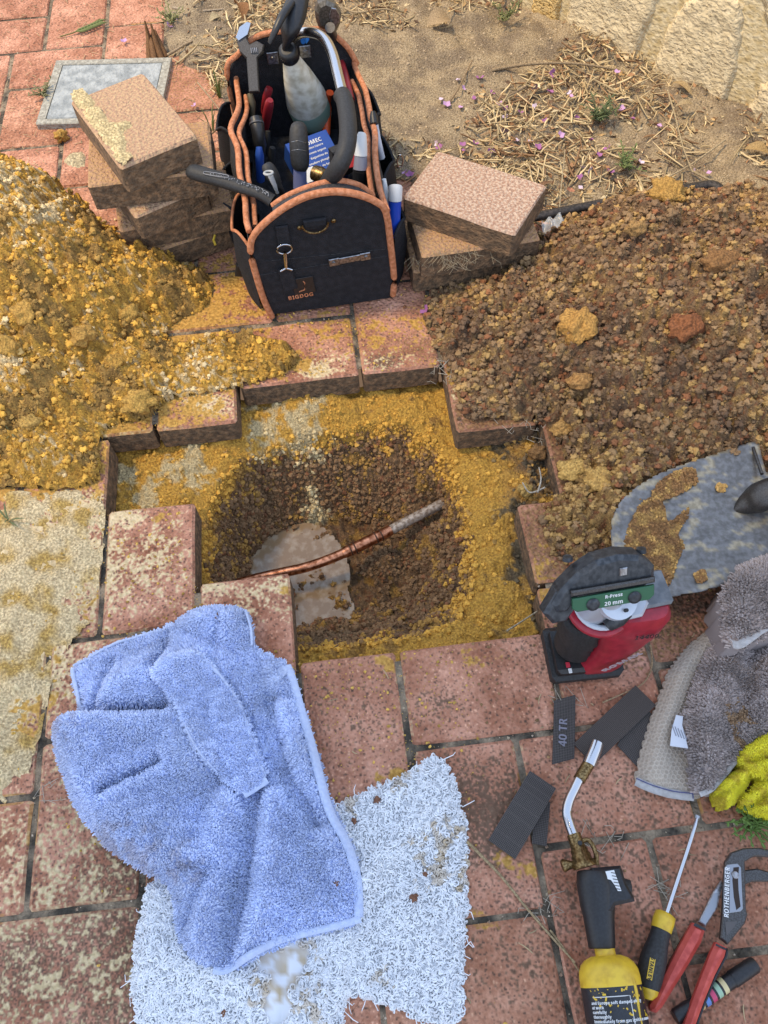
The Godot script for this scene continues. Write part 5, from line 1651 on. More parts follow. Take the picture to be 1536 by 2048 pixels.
	var dots := Shape.new()
	for i in 70:
		var k := 7 + rng.randi() % (sp.size() - 9)
		var p: Vector3 = sp[k].lerp(sp[k + 1], rng.randf()) + Vector3(0, 0.0112, rng.randf_range(-0.002, 0.007))
		dots.box(p, Vector3.ONE * 0.0012)
	part(sw, "dimples", dots.done(), mat(lin(0.3, 0.3, 0.3), 0.6))


func grid_tex(size: int, step: int, ground: Color, line: Color, across := true) -> ImageTexture:
	var im := Image.create(size, size, false, Image.FORMAT_RGB8)
	var r := RandomNumberGenerator.new()
	r.seed = 5
	for y in size:
		for x in size:
			var on := x % step == 0 or (across and y % step == 0)
			var c := line if on else ground
			im.set_pixel(x, y, c * r.randf_range(0.75, 1.15))
	return ImageTexture.create_from_image(im)


# a strip of sheet lying along a line, its height given along its length
func strip_mesh(length: float, width: float, ys: Array, skew := 0.0) -> ArrayMesh:
	var s := Shape.new()
	s.smooth(1)
	var n := 12
	var rows := []
	for i in n + 1:
		var t := float(i) / n
		var f := t * (ys.size() - 1)
		var k: int = min(int(f), ys.size() - 2)
		var y := lerpf(ys[k], ys[k + 1], smoothstep(0, 1, f - k))
		rows.append([Vector3((t - 0.5) * length + skew * width * 0.5, y, -width / 2), Vector3((t - 0.5) * length - skew * width * 0.5, y, width / 2)])
	for i in n:
		s.quad(rows[i][0], rows[i + 1][0], rows[i + 1][1], rows[i][1])
		s.quad(rows[i][0] - Vector3(0, 0.001, 0), rows[i][1] - Vector3(0, 0.001, 0), rows[i + 1][1] - Vector3(0, 0.001, 0), rows[i + 1][0] - Vector3(0, 0.001, 0))
	return s.done()


func build_shovel():
	var root := thing("shovel", "steel shovel blade crusted with mud lying on the soil heap", "shovel", Vector3(0.4703, 0.05, -0.5685))
	var outline := rounded([Vector2(0.3544, -0.5827), Vector2(0.3676, -0.6118), Vector2(0.3964, -0.6378), Vector2(0.4396, -0.6608), Vector2(0.4831, -0.6746), Vector2(0.544, -0.6915), Vector2(0.6114, -0.7112), Vector2(0.6131, -0.6993), Vector2(0.6109, -0.6608), Vector2(0.6268, -0.6085), Vector2(0.6118, -0.5556), Vector2(0.5798, -0.5099), Vector2(0.5458, -0.4824), Vector2(0.4952, -0.4604), Vector2(0.4484, -0.4515), Vector2(0.3958, -0.4494), Vector2(0.3724, -0.4627), Vector2(0.3555, -0.4923), Vector2(0.3504, -0.5348)], 1)
	var c := Vector2(0.4933, -0.5797)
	var ax := (Vector2(0.6112, -0.6094) - Vector2(0.3489, -0.5522)).normalized()
	var nn := noise(11, FastNoiseLite.TYPE_SIMPLEX, 4, 161)
	var height := func(p: Vector2, d: float) -> float:
		var q := p - c
		var l := q.dot(ax)
		var w := q.dot(Vector2(-ax.y, ax.x))
		return 0.066 + 0.04 * l + 0.9 * w * w - 0.35 * maxf(-l, 0.0) * maxf(-l, 0.0) + 0.05 * maxf(l - 0.04, 0) * exp(-w * w / 0.001)
	var steel := Color(0.2, 0.195, 0.19)
	var color := func(p: Vector2, y: float, d: float) -> Color:
		var q := p - c
		var s := nn.get_noise_2d(q.dot(ax) * 0.9, q.dot(Vector2(-ax.y, ax.x)) * 3.0)
		var v := steel * (1.0 + s * 0.4)
		if s + nn.get_noise_2dv(p * 4.0) * 0.35 > 0.3:
			v = v.lerp(Color(0.42, 0.35, 0.22), 0.75)
		return v
	var blade := sheet(outline, 0.005, height, color, 0.003)
	var bm := mat(Color.WHITE, 0.4, 0.45, noise_tex(512, noise(0.03, FastNoiseLite.TYPE_SIMPLEX, 5, 162), Color(0.84, 0.83, 0.81), Color(1, 1, 1)), null, 5.0)
	bm.vertex_color_use_as_albedo = true
	part(root, "blade", blade.mesh, bm)
	# mud caked on the blade
	var mudc := func(p: Vector2, y: float, d: float) -> Color:
		var k := nn.get_noise_2dv(p * 3.0)
		return Color(0.27, 0.14, 0.05).lerp(Color(0.5, 0.3, 0.09), clampf(k * 1.8 + 0.25, 0, 1))
	var n2 := noise(60, FastNoiseLite.TYPE_SIMPLEX, 3, 163)
	for q in [[Vector2(0.3722, -0.5625), Vector2(0.3988, -0.6073), Vector2(0.4219, -0.6243), Vector2(0.4435, -0.614), Vector2(0.4417, -0.587), Vector2(0.4331, -0.5653), Vector2(0.4765, -0.6031), Vector2(0.4806, -0.5866), Vector2(0.4471, -0.5515), Vector2(0.464, -0.5376), Vector2(0.436, -0.501), Vector2(0.4237, -0.4687), Vector2(0.3943, -0.4525), Vector2(0.3787, -0.467), Vector2(0.3748, -0.5042), Vector2(0.3622, -0.5259)], [Vector2(0.4188, -0.6245), Vector2(0.4434, -0.651), Vector2(0.4704, -0.6646), Vector2(0.5019, -0.6685), Vector2(0.5039, -0.6429), Vector2(0.4793, -0.6257), Vector2(0.4474, -0.6137), Vector2(0.427, -0.6103)], [Vector2(0.4532, -0.4835), Vector2(0.4773, -0.4905), Vector2(0.4808, -0.4739), Vector2(0.4568, -0.467)], [Vector2(0.5214, -0.6252), Vector2(0.5385, -0.6428), Vector2(0.5468, -0.6284), Vector2(0.5324, -0.6181)]]:
		var mud := sheet(rounded(q, 1), 0.004, func(p, d): return height.call(p, d) - 0.0008 + clampf(d / 0.006 + 0.75 + nn.get_noise_2dv(p * 2.5) * 1.1 + n2.get_noise_2dv(p) * 0.6, 0, 1) * (0.004 + 0.004 * n2.get_noise_2dv(p)), mudc)
		var o := part(root, "mud", mud.mesh, M.soil)
		var xf := []
		var cols := []
		for i in 420:
			var g := on_sheet(mud)
			var p: Vector3 = g[0]
			xf.append(Transform3D(any_turn().scaled(Vector3.ONE * rng.randf_range(0.0015, 0.005)), p))
			cols.append(mudc.call(Vector2(p.x, p.z), 0, 0) * rng.randf_range(0.7, 1.3))
		many("mud_grains", lump(164), M.crumb, xf, cols, o)
	# socket and wooden handle leaving the picture at the right
	tube_part(root, "socket", curve([Vector3(0.5479, 0.068, -0.5902), Vector3(0.5683, 0.08, -0.5957), Vector3(0.584, 0.1, -0.5966), Vector3(0.6253, 0.13, -0.5984)], 3), [0.004, 0.01, 0.016, 0.02, 0.023, 0.025, 0.025, 0.025, 0.024, 0.022], M.dark_steel, 12, 0.7)
	tube_part(root, "handle", [Vector3(0.6183, 0.128, -0.5974), Vector3(0.7886, 0.24, -0.6076)], [0.019, 0.019], mat(lin(0.3, 0.14, 0.06), 0.6), 14)
	tube_part(root, "foot_tread", [Vector3(0.601, 0.078, -0.6977), Vector3(0.5991, 0.082, -0.6664), Vector3(0.5979, 0.085, -0.643)], 0.003, M.dark_steel, 6)


func build_press_tool():
	# battery pipe press standing upright on its foot
	var FL := Vector3(0.2373, 0, -0.3455)
	var FR := Vector3(0.3442, 0, -0.3518)
	var ux := (FR - FL).normalized()
	var uz := ux.cross(Vector3.UP)          # toward the viewer
	var xf := Transform3D(Basis(ux, Vector3.UP, uz), FL)
	var L := FL.distance_to(FR)
	var root := thing("press_tool", "red and black cordless pipe press tool standing upright by the pit", "press tool", xf * Vector3(L / 2, 0, -0.04))
	var red := mat(Color.WHITE, 0.32, 0, noise_tex(256, noise(0.03, FastNoiseLite.TYPE_SIMPLEX, 5, 171), lin(0.27, 0.012, 0.024), lin(0.37, 0.02, 0.035)), null, 6.0)
	var silver := mat(lin(0.5, 0.51, 0.53), 0.35, 0.5)
	var grey := mat(Color.WHITE, 0.35, 0.25, noise_tex(256, noise(0.03, FastNoiseLite.TYPE_SIMPLEX, 5, 172), lin(0.1, 0.105, 0.11), lin(0.17, 0.175, 0.18)), null, 6.0)
	var jawm := mat(Color.WHITE, 0.45, 0.4, noise_tex(256, noise(0.04, FastNoiseLite.TYPE_SIMPLEX, 5, 173), lin(0.025, 0.028, 0.032), lin(0.075, 0.08, 0.085)), null, 9.0)
	var green := mat(lin(0.035, 0.12, 0.06), 0.45, 0.3)
	var s := Shape.new()
	s.box(xf * Vector3(L / 2 - 0.002, 0.011, -0.042), Vector3(L, 0.022, 0.084), 0.006, xf.basis)
	part(root, "foot", s.done(), M.rubber)
	s = Shape.new()
	s.box(xf * Vector3(0.027, 0.03, -0.04), Vector3(0.046, 0.02, 0.07), 0.005, xf.basis)
	var bat := part(root, "battery", s.done(), M.black_plastic)
	s = Shape.new()
	s.box(xf * Vector3(0.02, 0.0412, -0.016), Vector3(0.0055, 0.002, 0.008), 0.0004, xf.basis)
	part(bat, "red_mark", s.done(), mat(lin(0.45, 0.02, 0.04), 0.5))
	s = Shape.new()
	s.box(xf * Vector3(0.0215, 0.0412, -0.007), Vector3(0.0048, 0.002, 0.007), 0.0004, xf.basis)
	part(bat, "white_mark", s.done(), M.white_plastic)
	# grip
	tube_part(root, "grip", [xf * Vector3(0.038, 0.03, -0.045), xf * Vector3(0.036, 0.05, -0.045), xf * Vector3(0.034, 0.1, -0.047), xf * Vector3(0.034, 0.15, -0.05), xf * Vector3(0.035, 0.165, -0.05)], [0.026, 0.031, 0.033, 0.036, 0.036], M.rubber, 18)
	# red housing: side faces stacked as rings of a soft rectangle
	s = Shape.new()
	s.smooth(1)
	var rings := []
	for q in [[0.02, 0.035, 0.1, -0.078, -0.004], [0.035, 0.036, 0.103, -0.08, -0.002], [0.07, 0.05, 0.108, -0.078, -0.006], [0.1, 0.05, 0.118, -0.085, -0.006], [0.14, 0.046, 0.132, -0.09, -0.008], [0.175, 0.04, 0.138, -0.092, -0.012], [0.186, 0.045, 0.132, -0.086, -0.018]]:
		var ring := []
		for k in 20:
			var a := TAU * k / 20
			var ex := signf(cos(a)) * pow(absf(cos(a)), 0.5)
			var ez := signf(sin(a)) * pow(absf(sin(a)), 0.5)
			ring.append(xf * Vector3((q[1] + q[2]) / 2 + (q[2] - q[1]) / 2 * ex, q[0], (q[3] + q[4]) / 2 + (q[4] - q[3]) / 2 * ez))
		rings.append(ring)
	for i in rings.size() - 1:
		for k in 20:
			s.quad(rings[i][k], rings[i + 1][k], rings[i + 1][(k + 1) % 20], rings[i][(k + 1) % 20])
	s.smooth(2)
	for k in 20:
		s.tri(xf * Vector3(0.09, 0.186, -0.05), rings[6][(k + 1) % 20], rings[6][k])
	var body := part(root, "housing", s.done(), red)
	s = Shape.new()
	s.box(xf * Vector3(0.108, 0.188, -0.06), Vector3(0.056, 0.008, 0.05), 0.003, xf.basis * Basis(Vector3.UP, 0.1))
	part(body, "cover_plate", s.done(), grey)
	part(body, "lettering", text("14400", 0.012, Transform3D(xf.basis * Basis(Vector3.RIGHT, -0.15), xf * Vector3(0.104, 0.155, -0.0075)), 0.0006, "Droid Serif", false), M.black_ink)
	var side := xf.basis * Basis(Vector3.UP, 0.15) * Basis(Vector3.BACK, 0.75)
	part(body, "lettering", text("ROMAX", 0.018, Transform3D(side, xf * Vector3(0.088, 0.072, -0.002)), 0.001, "Droid Sans", true), mat(lin(0.4, 0.32, 0.33), 0.6))
	# collar: red ring with a white lining round the head
	var rc := xf * Vector3(0.045, 0.178, -0.05)
	var lean := (Vector3.UP * 1.0 + uz * 0.12).normalized()
	var b2 := frame(ux, lean)
	var torus := func(R: float, r: float, y: float) -> ArrayMesh:
		var t := Shape.new()
		var p := []
		for k in 29:
			p.append(rc + b2 * Vector3(R * cos(TAU * k / 28), R * sin(TAU * k / 28), y))
		t.tube(p, r, 10, 1.0, lean, false)
		return t.done()
	part(root, "collar", torus.call(0.0385, 0.0065, 0.0), red)
	part(root, "collar_lining", torus.call(0.0325, 0.0042, 0.005), mat(lin(0.5, 0.53, 0.57), 0.4))
	tube_part(root, "head_base", [rc - lean * 0.012, rc + lean * 0.002], [0.032, 0.032], M.black_plastic, 20)
	# bright head with a dark lock knob
	tube_part(root, "head", [rc + b2 * Vector3(-0.012, -0.004, 0.0), rc + b2 * Vector3(0.0, 0.0, 0.03), rc + b2 * Vector3(0.006, 0.004, 0.045)], [0.0235, 0.022, 0.02], silver, 16)
	tube_part(root, "head_disc", [rc + b2 * Vector3(0.012, -0.004, 0.036), rc + b2 * Vector3(0.013, -0.006, 0.043)], [0.0275, 0.026], mat(lin(0.55, 0.58, 0.62), 0.3, 0.3), 24)
	tube_part(root, "disc_hole", [rc + b2 * Vector3(0.02, -0.02, 0.0375), rc + b2 * Vector3(0.0205, -0.021, 0.0435)], [0.0025, 0.0025], M.black_ink, 8)
	tube_part(root, "lock_knob", [rc + b2 * Vector3(0.002, -0.03, 0.01), rc + b2 * Vector3(0.014, -0.024, 0.02), rc + b2 * Vector3(0.026, -0.017, 0.026)], [0.009, 0.0125, 0.01], jawm, 10)
	s = Shape.new()
	s.prism([Vector2(0.0, -0.02), Vector2(0.03, -0.016), Vector2(0.042, 0.0), Vector2(0.038, 0.014), Vector2(0.012, 0.012)], Transform3D(b2, rc + b2 * Vector3(0.018, -0.008, 0.006)), 0.012, 0.003)
	part(root, "head_wing", s.done(), mat(lin(0.45, 0.47, 0.5), 0.4, 0.3))
	# jaw: dark arched jaw pair with a green link plate facing the viewer
	var A := Vector3(0.228, 0.236, -0.3781)
	var B := Vector3(0.3327, 0.236, -0.3918)
	var jx := (B - A).normalized()
	var W := A.distance_to(B)
	var jup := (Vector3.UP * 0.8 - uz * 0.6).normalized()
	var jb := Basis(jx, (jup - jx * jup.dot(jx)).normalized(), Vector3.ZERO)
	jb.z = jb.x.cross(jb.y)
	var jf := Transform3D(jb, A)
	s = Shape.new()
	s.prism([Vector2(-0.02, -0.012), Vector2(-0.004, -0.014), Vector2(0.012, 0.004), Vector2(W - 0.01, 0.002), Vector2(W + 0.004, 0.014), Vector2(W + 0.004, 0.032), Vector2(W - 0.016, 0.05), Vector2(W * 0.6, 0.056), Vector2(W * 0.32, 0.053), Vector2(0.01, 0.04), Vector2(-0.012, 0.02), Vector2(-0.024, 0.0)], jf * Transform3D(Basis(), Vector3(0, 0, -0.034)), 0.034, 0.006)
	var jaw := part(root, "jaw", s.done(), jawm)
	s = Shape.new()
	s.prism([Vector2(-0.018, -0.03), Vector2(0.0, -0.03), Vector2(0.018, -0.004), Vector2(0.012, 0.02), Vector2(-0.012, 0.016), Vector2(-0.03, -0.012)], jf * Transform3D(Basis(), Vector3(-0.004, 0.0, -0.03)), 0.026, 0.005)
	part(root, "jaw_arm", s.done(), jawm)
	s = Shape.new()
	s.box(jf * Vector3(W * 0.5, 0.017, 0.003), Vector3(W + 0.002, 0.008, 0.006), 0.002, jb)
	part(jaw, "link_edge", s.done(), M.dark_steel)
	s = Shape.new()
	s.prism([Vector2(0, -0.005), Vector2(0.006, -0.01), Vector2(W - 0.006, -0.01), Vector2(W, -0.004), Vector2(W, 0.01), Vector2(0, 0.01)], jf * Transform3D(Basis(), Vector3(0, 0, 0.001)), 0.005, 0.001)
	var plate := part(root, "link_plate", s.done(), green)
	for x in [0.026, W - 0.026]:
		tube_part(root, "pivot_pin", [jf * Vector3(x, -0.002, 0.005), jf * Vector3(x, -0.002, 0.008), jf * Vector3(x, -0.002, 0.009)], [0.0085, 0.0085, 0.005], jawm, 16)
	part(plate, "lettering", text("R-Press", 0.0065, Transform3D(jb, jf * Vector3(W / 2, 0.0055, 0.0064)), 0.0005), M.ink)
	part(plate, "lettering", text("20 mm", 0.0075, Transform3D(jb, jf * Vector3(W / 2, -0.0045, 0.0064)), 0.0005), M.ink)
	for x in [0.006, W - 0.004]:
		tube_part(root, "bolt_head", [jf * Vector3(x, 0.048 if x < 0.02 else 0.042, -0.026), jf * Vector3(x, 0.053 if x < 0.02 else 0.047, -0.026)], [0.007, 0.006], jawm, 10)
	s = Shape.new()
	s.box(jf * Vector3(W * 0.64, 0.034, 0.0005), Vector3(0.01, 0.011, 0.003), 0.001, jb)
	part(jaw, "notch", s.done(), M.steel)


func bent_text(words: String, size: float, xf: Transform3D, R: float, x0: float) -> ArrayMesh:
	# lettering wrapped round a cylinder whose axis is xf's y, facing its z
	var t := text(words, size, Transform3D(), 0.0004)
	var src := t.surface_get_arrays(0)
	var v: PackedVector3Array = src[Mesh.ARRAY_VERTEX]
	var lo := 1e9
	for p in v:
		lo = minf(lo, p.x)
	for i in v.size():
		var a := (v[i].x - lo + x0) / R
		var r := R + 0.0004 + v[i].z
		v[i] = xf * Vector3(sin(a) * r, v[i].y, cos(a) * r)
	src[Mesh.ARRAY_VERTEX] = v
	src[Mesh.ARRAY_NORMAL] = null
	var m := ArrayMesh.new()
	m.add_surface_from_arrays(Mesh.PRIMITIVE_TRIANGLES, src)
	return m


func flat_prism(pts: Array, y: float, thick: float, bevel: float) -> ArrayMesh:
	# outline given by places on the ground (x, z)
	var s := Shape.new()
	var poly := []
	for p in pts:
		poly.append(Vector2(p.x, -p.y))
	s.prism(poly, Transform3D(Basis(Vector3.RIGHT, Vector3.FORWARD, Vector3.UP), Vector3(0, y, 0)), thick, bevel)
	return s.done()


func build_small_tools():
	# ---- black pry bar with a hooked end behind the soil heap
	var pb := thing("pry_bar", "black steel pry bar with a hooked end lying between heap and garden", "pry bar", Vector3(0.5281, 0.03, -1.3485))
	tube_part(pb, "bar", curve([Vector3(0.3053, 0.03, -1.3042), Vector3(0.3573, 0.032, -1.313), Vector3(0.4732, 0.034, -1.3354), Vector3(0.5791, 0.036, -1.3528), Vector3(0.6737, 0.04, -1.3656), Vector3(0.7082, 0.044, -1.3643), Vector3(0.7197, 0.046, -1.3427), Vector3(0.7096, 0.046, -1.3224), Vector3(0.6807, 0.04, -1.3168)], 4), 0.0105, mat(Color.WHITE, 0.6, 0.3, noise_tex(256, noise(0.05, FastNoiseLite.TYPE_SIMPLEX, 4, 181), lin(0.02, 0.018, 0.018), lin(0.07, 0.06, 0.055)), null, 9.0), 8, 0.8)
	# ---- crumpled clear wrapper
	var wn := noise(45, FastNoiseLite.TYPE_CELLULAR, 2, 182)
	var wr := sheet(rounded([Vector2(0.3378, -1.28), Vector2(0.366, -1.3), Vector2(0.4052, -1.29), Vector2(0.4094, -1.2651), Vector2(0.3787, -1.2485), Vector2(0.3449, -1.2579)], 1), 0.004, func(p, d): return 0.03 + 0.02 * absf(wn.get_noise_2dv(p)) + 0.008 * sin(p.x * 300.0))
	var film := mat(Color(0.85, 0.88, 0.9, 0.4), 0.1)
	film.transparency = BaseMaterial3D.TRANSPARENCY_ALPHA
	whole("plastic_wrapper", wr.mesh, film, "crumpled clear plastic wrapper between right stack and soil heap", "wrapper")
	# ---- blow torch: gas cylinder, black burner body, brass valve, bent burner tube
	var tor := thing("blow_torch", "gas blow torch with yellow and black cylinder and bent silver burner tube", "blow torch", Vector3(0.2537, 0, -0.0279))
	var c0 := Vector3(0.2468, 0.037, 0.0022)
	var c1 := Vector3(0.2503, 0.037, 0.1513)
	var ca := (c1 - c0).normalized()
	var yel := mat(Color.WHITE, 0.4, 0, noise_tex(256, noise(0.03, FastNoiseLite.TYPE_SIMPLEX, 5, 183), lin(0.5, 0.3, 0.02), lin(0.7, 0.46, 0.03), 0.35, 0.5), null, 7.0)
	M.yellow = yel
	var R := 0.0365
	tube_part(tor, "cylinder_neck", [c0 - ca * 0.008, c0 + ca * 0.006], [0.0125, 0.0125], yel, 16)
	tube_part(tor, "cylinder_shoulder", [c0 + ca * 0.004, c0 + ca * 0.0045, c0 + ca * 0.008, c0 + ca * 0.013, c0 + ca * 0.02, c0 + ca * 0.028, c0 + ca * 0.0365], [0.011, 0.018, 0.0265, 0.032, 0.0355, 0.0365, 0.0365], yel, 28)
	var cyl := tube_part(tor, "cylinder", [c0 + ca * 0.0365, c0 + ca * 0.22, c0 + ca * 0.235, c0 + ca * 0.24], [0.0364, 0.0364, 0.032, 0.02], mat(Color.WHITE, 0.35, 0, noise_tex(512, noise(0.06, FastNoiseLite.TYPE_SIMPLEX, 4, 184), lin(0.012, 0.013, 0.016), lin(0.02, 0.021, 0.025)), null, 8.0), 28)
	var up := (Vector3.UP - ca * ca.y).normalized()
	var lf := Basis(up.cross(ca).normalized() * -1.0, -ca, up)
	lf = Basis((-ca).cross(up), -ca, up)
	var print_lines := ["and Europe soft damped ability", "at work", "carefully", "thoroughly", "immediately from gas ignition source", "cylinder", "expired inside tube", "", "Do not to pierce flue up if fluids", "of hot works and a light if pole to en de", "by setting store the outside may Give", "all thread mains Turn off work, Reseller", "to reach any temperature and close to light"]
	for k in print_lines.size():
		if print_lines[k]:
			part(cyl, "lettering", bent_text(print_lines[k], 0.0043, Transform3D(lf, c0 + ca * (0.052 + k * 0.0046)), R, -0.036), M.ink)
	var fl := []
	for k in 9:
		var a := -0.9 + 1.25 * k / 8.0
		fl.append(c0 + ca * 0.046 + lf * Vector3(sin(a) * R, 0, cos(a) * R))
	for k in 6:
		fl.append(c0 + ca * (0.046 + 0.02 * (k + 1)) + lf * Vector3(sin(0.35) * R, 0, cos(0.35) * R))
	tube_part(tor, "label_frame", fl, 0.0005, M.ink, 4)
	var drip := []
	var dr := []
	for k in 14:
		drip.append(c0 + ca * (0.03 + 0.012 * k) + lf * Vector3(sin(0.62 + 0.015 * sin(k * 1.7)) * R, 0, cos(0.62 + 0.015 * sin(k * 1.7)) * R))
		dr.append(0.0017 + 0.0008 * sin(k * 1.3))
	tube_part(tor, "paint_drip", drip, dr, yel, 6, 0.6, up)
	var chips := Shape.new()
	for k in 90:
		var a := rng.randf_range(-1.1, 1.1)
		var l := 0.038 + 0.16 * rng.randf() * rng.randf()
		var n := lf * Vector3(sin(a), 0, cos(a))
		var z := rng.randf_range(0.0004, 0.0022)
		chips.box(c0 + ca * l + n * (R + 0.0001), Vector3(z, z * rng.randf_range(0.6, 2.5), 0.0004), 0.0, Basis(n.cross(ca), ca, n) * Basis(Vector3.BACK, rng.randf() * 3.0))
	var ch := part(tor, "paint_chips", chips.done(), yel)
	ch.set_meta("kind", "stuff")
	# burner body
	var g0 := Vector3(0.2489, 0.036, -0.0889)
	var g1 := Vector3(0.2438, 0.036, -0.0007)
	var ga := (g1 - g0)
	tube_part(tor, "burner_body", [g0, g0 + ga * 0.02, g0 + ga * 0.2, g0 + ga * 0.45, g0 + ga * 0.6, g0 + ga * 0.98, g0 + ga], [0.02, 0.0225, 0.024, 0.022, 0.0195, 0.0165, 0.015], M.black_plastic, 18, 0.95)
	part(tor, "trigger_housing", flat_prism([Vector2(0.2441, -0.0915), Vector2(0.2806, -0.0929), Vector2(0.2839, -0.0721), Vector2(0.2904, -0.0562), Vector2(0.2907, -0.0511), Vector2(0.2783, -0.0493), Vector2(0.2659, -0.0476), Vector2(0.2581, -0.0388), Vector2(0.2478, -0.0381), Vector2(0.2381, -0.0556)], 0.02, 0.034, 0.004), M.black_plastic)
	tube_part(tor, "trigger", [Vector3(0.2806, 0.036, -0.0682), Vector3(0.2897, 0.036, -0.0655), Vector3(0.2921, 0.036, -0.0648)], [0.012, 0.0115, 0.006], M.rubber, 14)
	part(tor, "sticker", flat_prism([Vector2(0.2585, -0.0863), Vector2(0.2702, -0.0875), Vector2(0.2751, -0.0631), Vector2(0.2708, -0.0633), Vector2(0.2672, -0.0715), Vector2(0.2643, -0.0762), Vector2(0.2559, -0.0788)], 0.0545, 0.0004, 0.0), M.ink)
	for k in 6:
		var ln := Shape.new()
		ln.box(Vector3(0.2688, 0.0552, -0.0841).lerp(Vector3(0.2711, 0.0552, -0.0656), k / 5.0), Vector3(0.006, 0.0004, 0.0008), 0.0, Basis(Vector3.UP, -0.2))
		part(tor, "sticker_print", ln.done(), M.black_ink)
	var v0 := Vector3(0.238, 0.036, -0.0936)
	var v1 := Vector3(0.2296, 0.036, -0.1345)
	var va := v1 - v0
	tube_part(tor, "brass_valve", [v0, v0 + va * 0.18, v0 + va * 0.2, v0 + va * 0.38, v0 + va * 0.4, v0 + va * 0.55, v0 + va * 0.57, v0 + va], [0.0155, 0.0155, 0.013, 0.013, 0.0115, 0.0115, 0.0098, 0.0092], M.brass, 16)
	tube_part(tor, "air_hole", [v0 + va * 0.7 + Vector3(0.002, 0.0075, 0), v0 + va * 0.7 + Vector3(0.0022, 0.0108, 0)], [0.0034, 0.003], M.black_ink, 8)
	tube_part(tor, "valve_knob", [Vector3(0.2087, 0.036, -0.0966), Vector3(0.2113, 0.036, -0.0971), Vector3(0.2172, 0.036, -0.0974), Vector3(0.2244, 0.036, -0.0977)], [0.007, 0.0085, 0.006, 0.004], M.brass, 12)
	tube_part(tor, "gas_line", curve([Vector3(0.2382, 0.038, -0.1253), Vector3(0.246, 0.042, -0.1257), Vector3(0.2513, 0.042, -0.1182), Vector3(0.2542, 0.04, -0.1062), Vector3(0.2535, 0.038, -0.0957)], 4), 0.003, M.brass, 8)
	tube_part(tor, "burner_tube", curve([Vector3(0.2294, 0.036, -0.1333), Vector3(0.2267, 0.036, -0.1458), Vector3(0.2252, 0.035, -0.1611), Vector3(0.2304, 0.034, -0.1763), Vector3(0.2415, 0.032, -0.193), Vector3(0.2507, 0.031, -0.2066)], 5), 0.0068, M.chrome, 14)
	tube_part(tor, "tube_sleeve", [Vector3(0.2488, 0.031, -0.2034), Vector3(0.2594, 0.03, -0.2164), Vector3(0.2663, 0.03, -0.2248)], [0.0084, 0.0084, 0.0084], M.brass, 14)
	tube_part(tor, "nozzle", [Vector3(0.2653, 0.03, -0.2228), Vector3(0.2778, 0.029, -0.2428), Vector3(0.2832, 0.028, -0.2524)], [0.0092, 0.0094, 0.009], M.chrome, 16)

	# ---- screwdriver
	var sd := thing("screwdriver", "flat screwdriver with black and yellow handle lying beside the torch", "screwdriver", Vector3(0.3248, 0, 0.0035))
	tube_part(sd, "shaft", [Vector3(0.4052, 0.008, -0.15), Vector3(0.4012, 0.009, -0.143), Vector3(0.3825, 0.011, -0.111), Vector3(0.3352, 0.0165, -0.0341)], [0.0022, 0.003, 0.003, 0.003], M.chrome, 10)
	tube_part(sd, "tip", [Vector3(0.4074, 0.008, -0.1538), Vector3(0.4044, 0.008, -0.1481)], [0.0036, 0.003], M.steel, 8, 0.35)
	tube_part(sd, "collar", [Vector3(0.3365, 0.0165, -0.0375), Vector3(0.3355, 0.0165, -0.0358), Vector3(0.3314, 0.0165, -0.0286), Vector3(0.3261, 0.0165, -0.0186)], [0.009, 0.0128, 0.0135, 0.0128], yel, 18)
	tube_part(sd, "grip", curve([Vector3(0.3281, 0.0165, -0.0219), Vector3(0.3207, 0.0165, -0.0076), Vector3(0.3133, 0.0165, 0.0065), Vector3(0.3046, 0.0165, 0.0246), Vector3(0.2974, 0.0165, 0.0446)], 3), [0.012, 0.0122, 0.0122, 0.0126, 0.0132, 0.0142, 0.0152, 0.016, 0.0163, 0.0162, 0.0155, 0.0142, 0.0125], M.rubber, 18)
	tube_part(sd, "end_cap", [Vector3(0.2981, 0.0165, 0.0425), Vector3(0.2957, 0.0165, 0.0498), Vector3(0.2942, 0.016, 0.0551)], [0.0127, 0.0112, 0.006], yel, 16)
	var sa := (Vector3(0.3054, 0.033, 0.0111) - Vector3(0.2954, 0.033, 0.0357)).normalized()
	var sdf_ := Basis(-sa, Vector3.UP.cross(-sa).normalized() * -1.0, Vector3.UP)
	sdf_ = Basis(-sa, Vector3.UP.cross(-sa), Vector3.UP)
	var bd := Shape.new()
	bd.box(Vector3(0.3006, 0.0325, 0.0232), Vector3(0.024, 0.0068, 0.001), 0.0003, sdf_)
	var badge := part(sd, "badge", bd.done(), yel)
	part(badge, "lettering", text("STANLEY", 0.0062, Transform3D(sdf_, Vector3(0.3004, 0.0333, 0.0232)), 0.0004), M.black_ink)

	# ---- slip joint pliers
	var pl := thing("slip_joint_pliers", "open slip joint pliers with orange red handles at the lower right", "pliers", Vector3(0.4075, 0, -0.0214))
	var prd := mat(Color.WHITE, 0.5, 0, noise_tex(256, noise(0.03, FastNoiseLite.TYPE_SIMPLEX, 5, 186), lin(0.4, 0.045, 0.03), lin(0.55, 0.085, 0.06)), null, 8.0)
	var plate := mat(lin(0.3, 0.31, 0.33), 0.4, 0.7)
	part(pl, "arm", flat_prism([Vector2(0.3763, -0.0256), Vector2(0.4037, -0.0598), Vector2(0.4173, -0.0728), Vector2(0.4184, -0.0668), Vector2(0.4117, -0.0553), Vector2(0.4042, -0.0405), Vector2(0.3838, -0.0196)], 0.008, 0.007, 0.0012), M.steel)
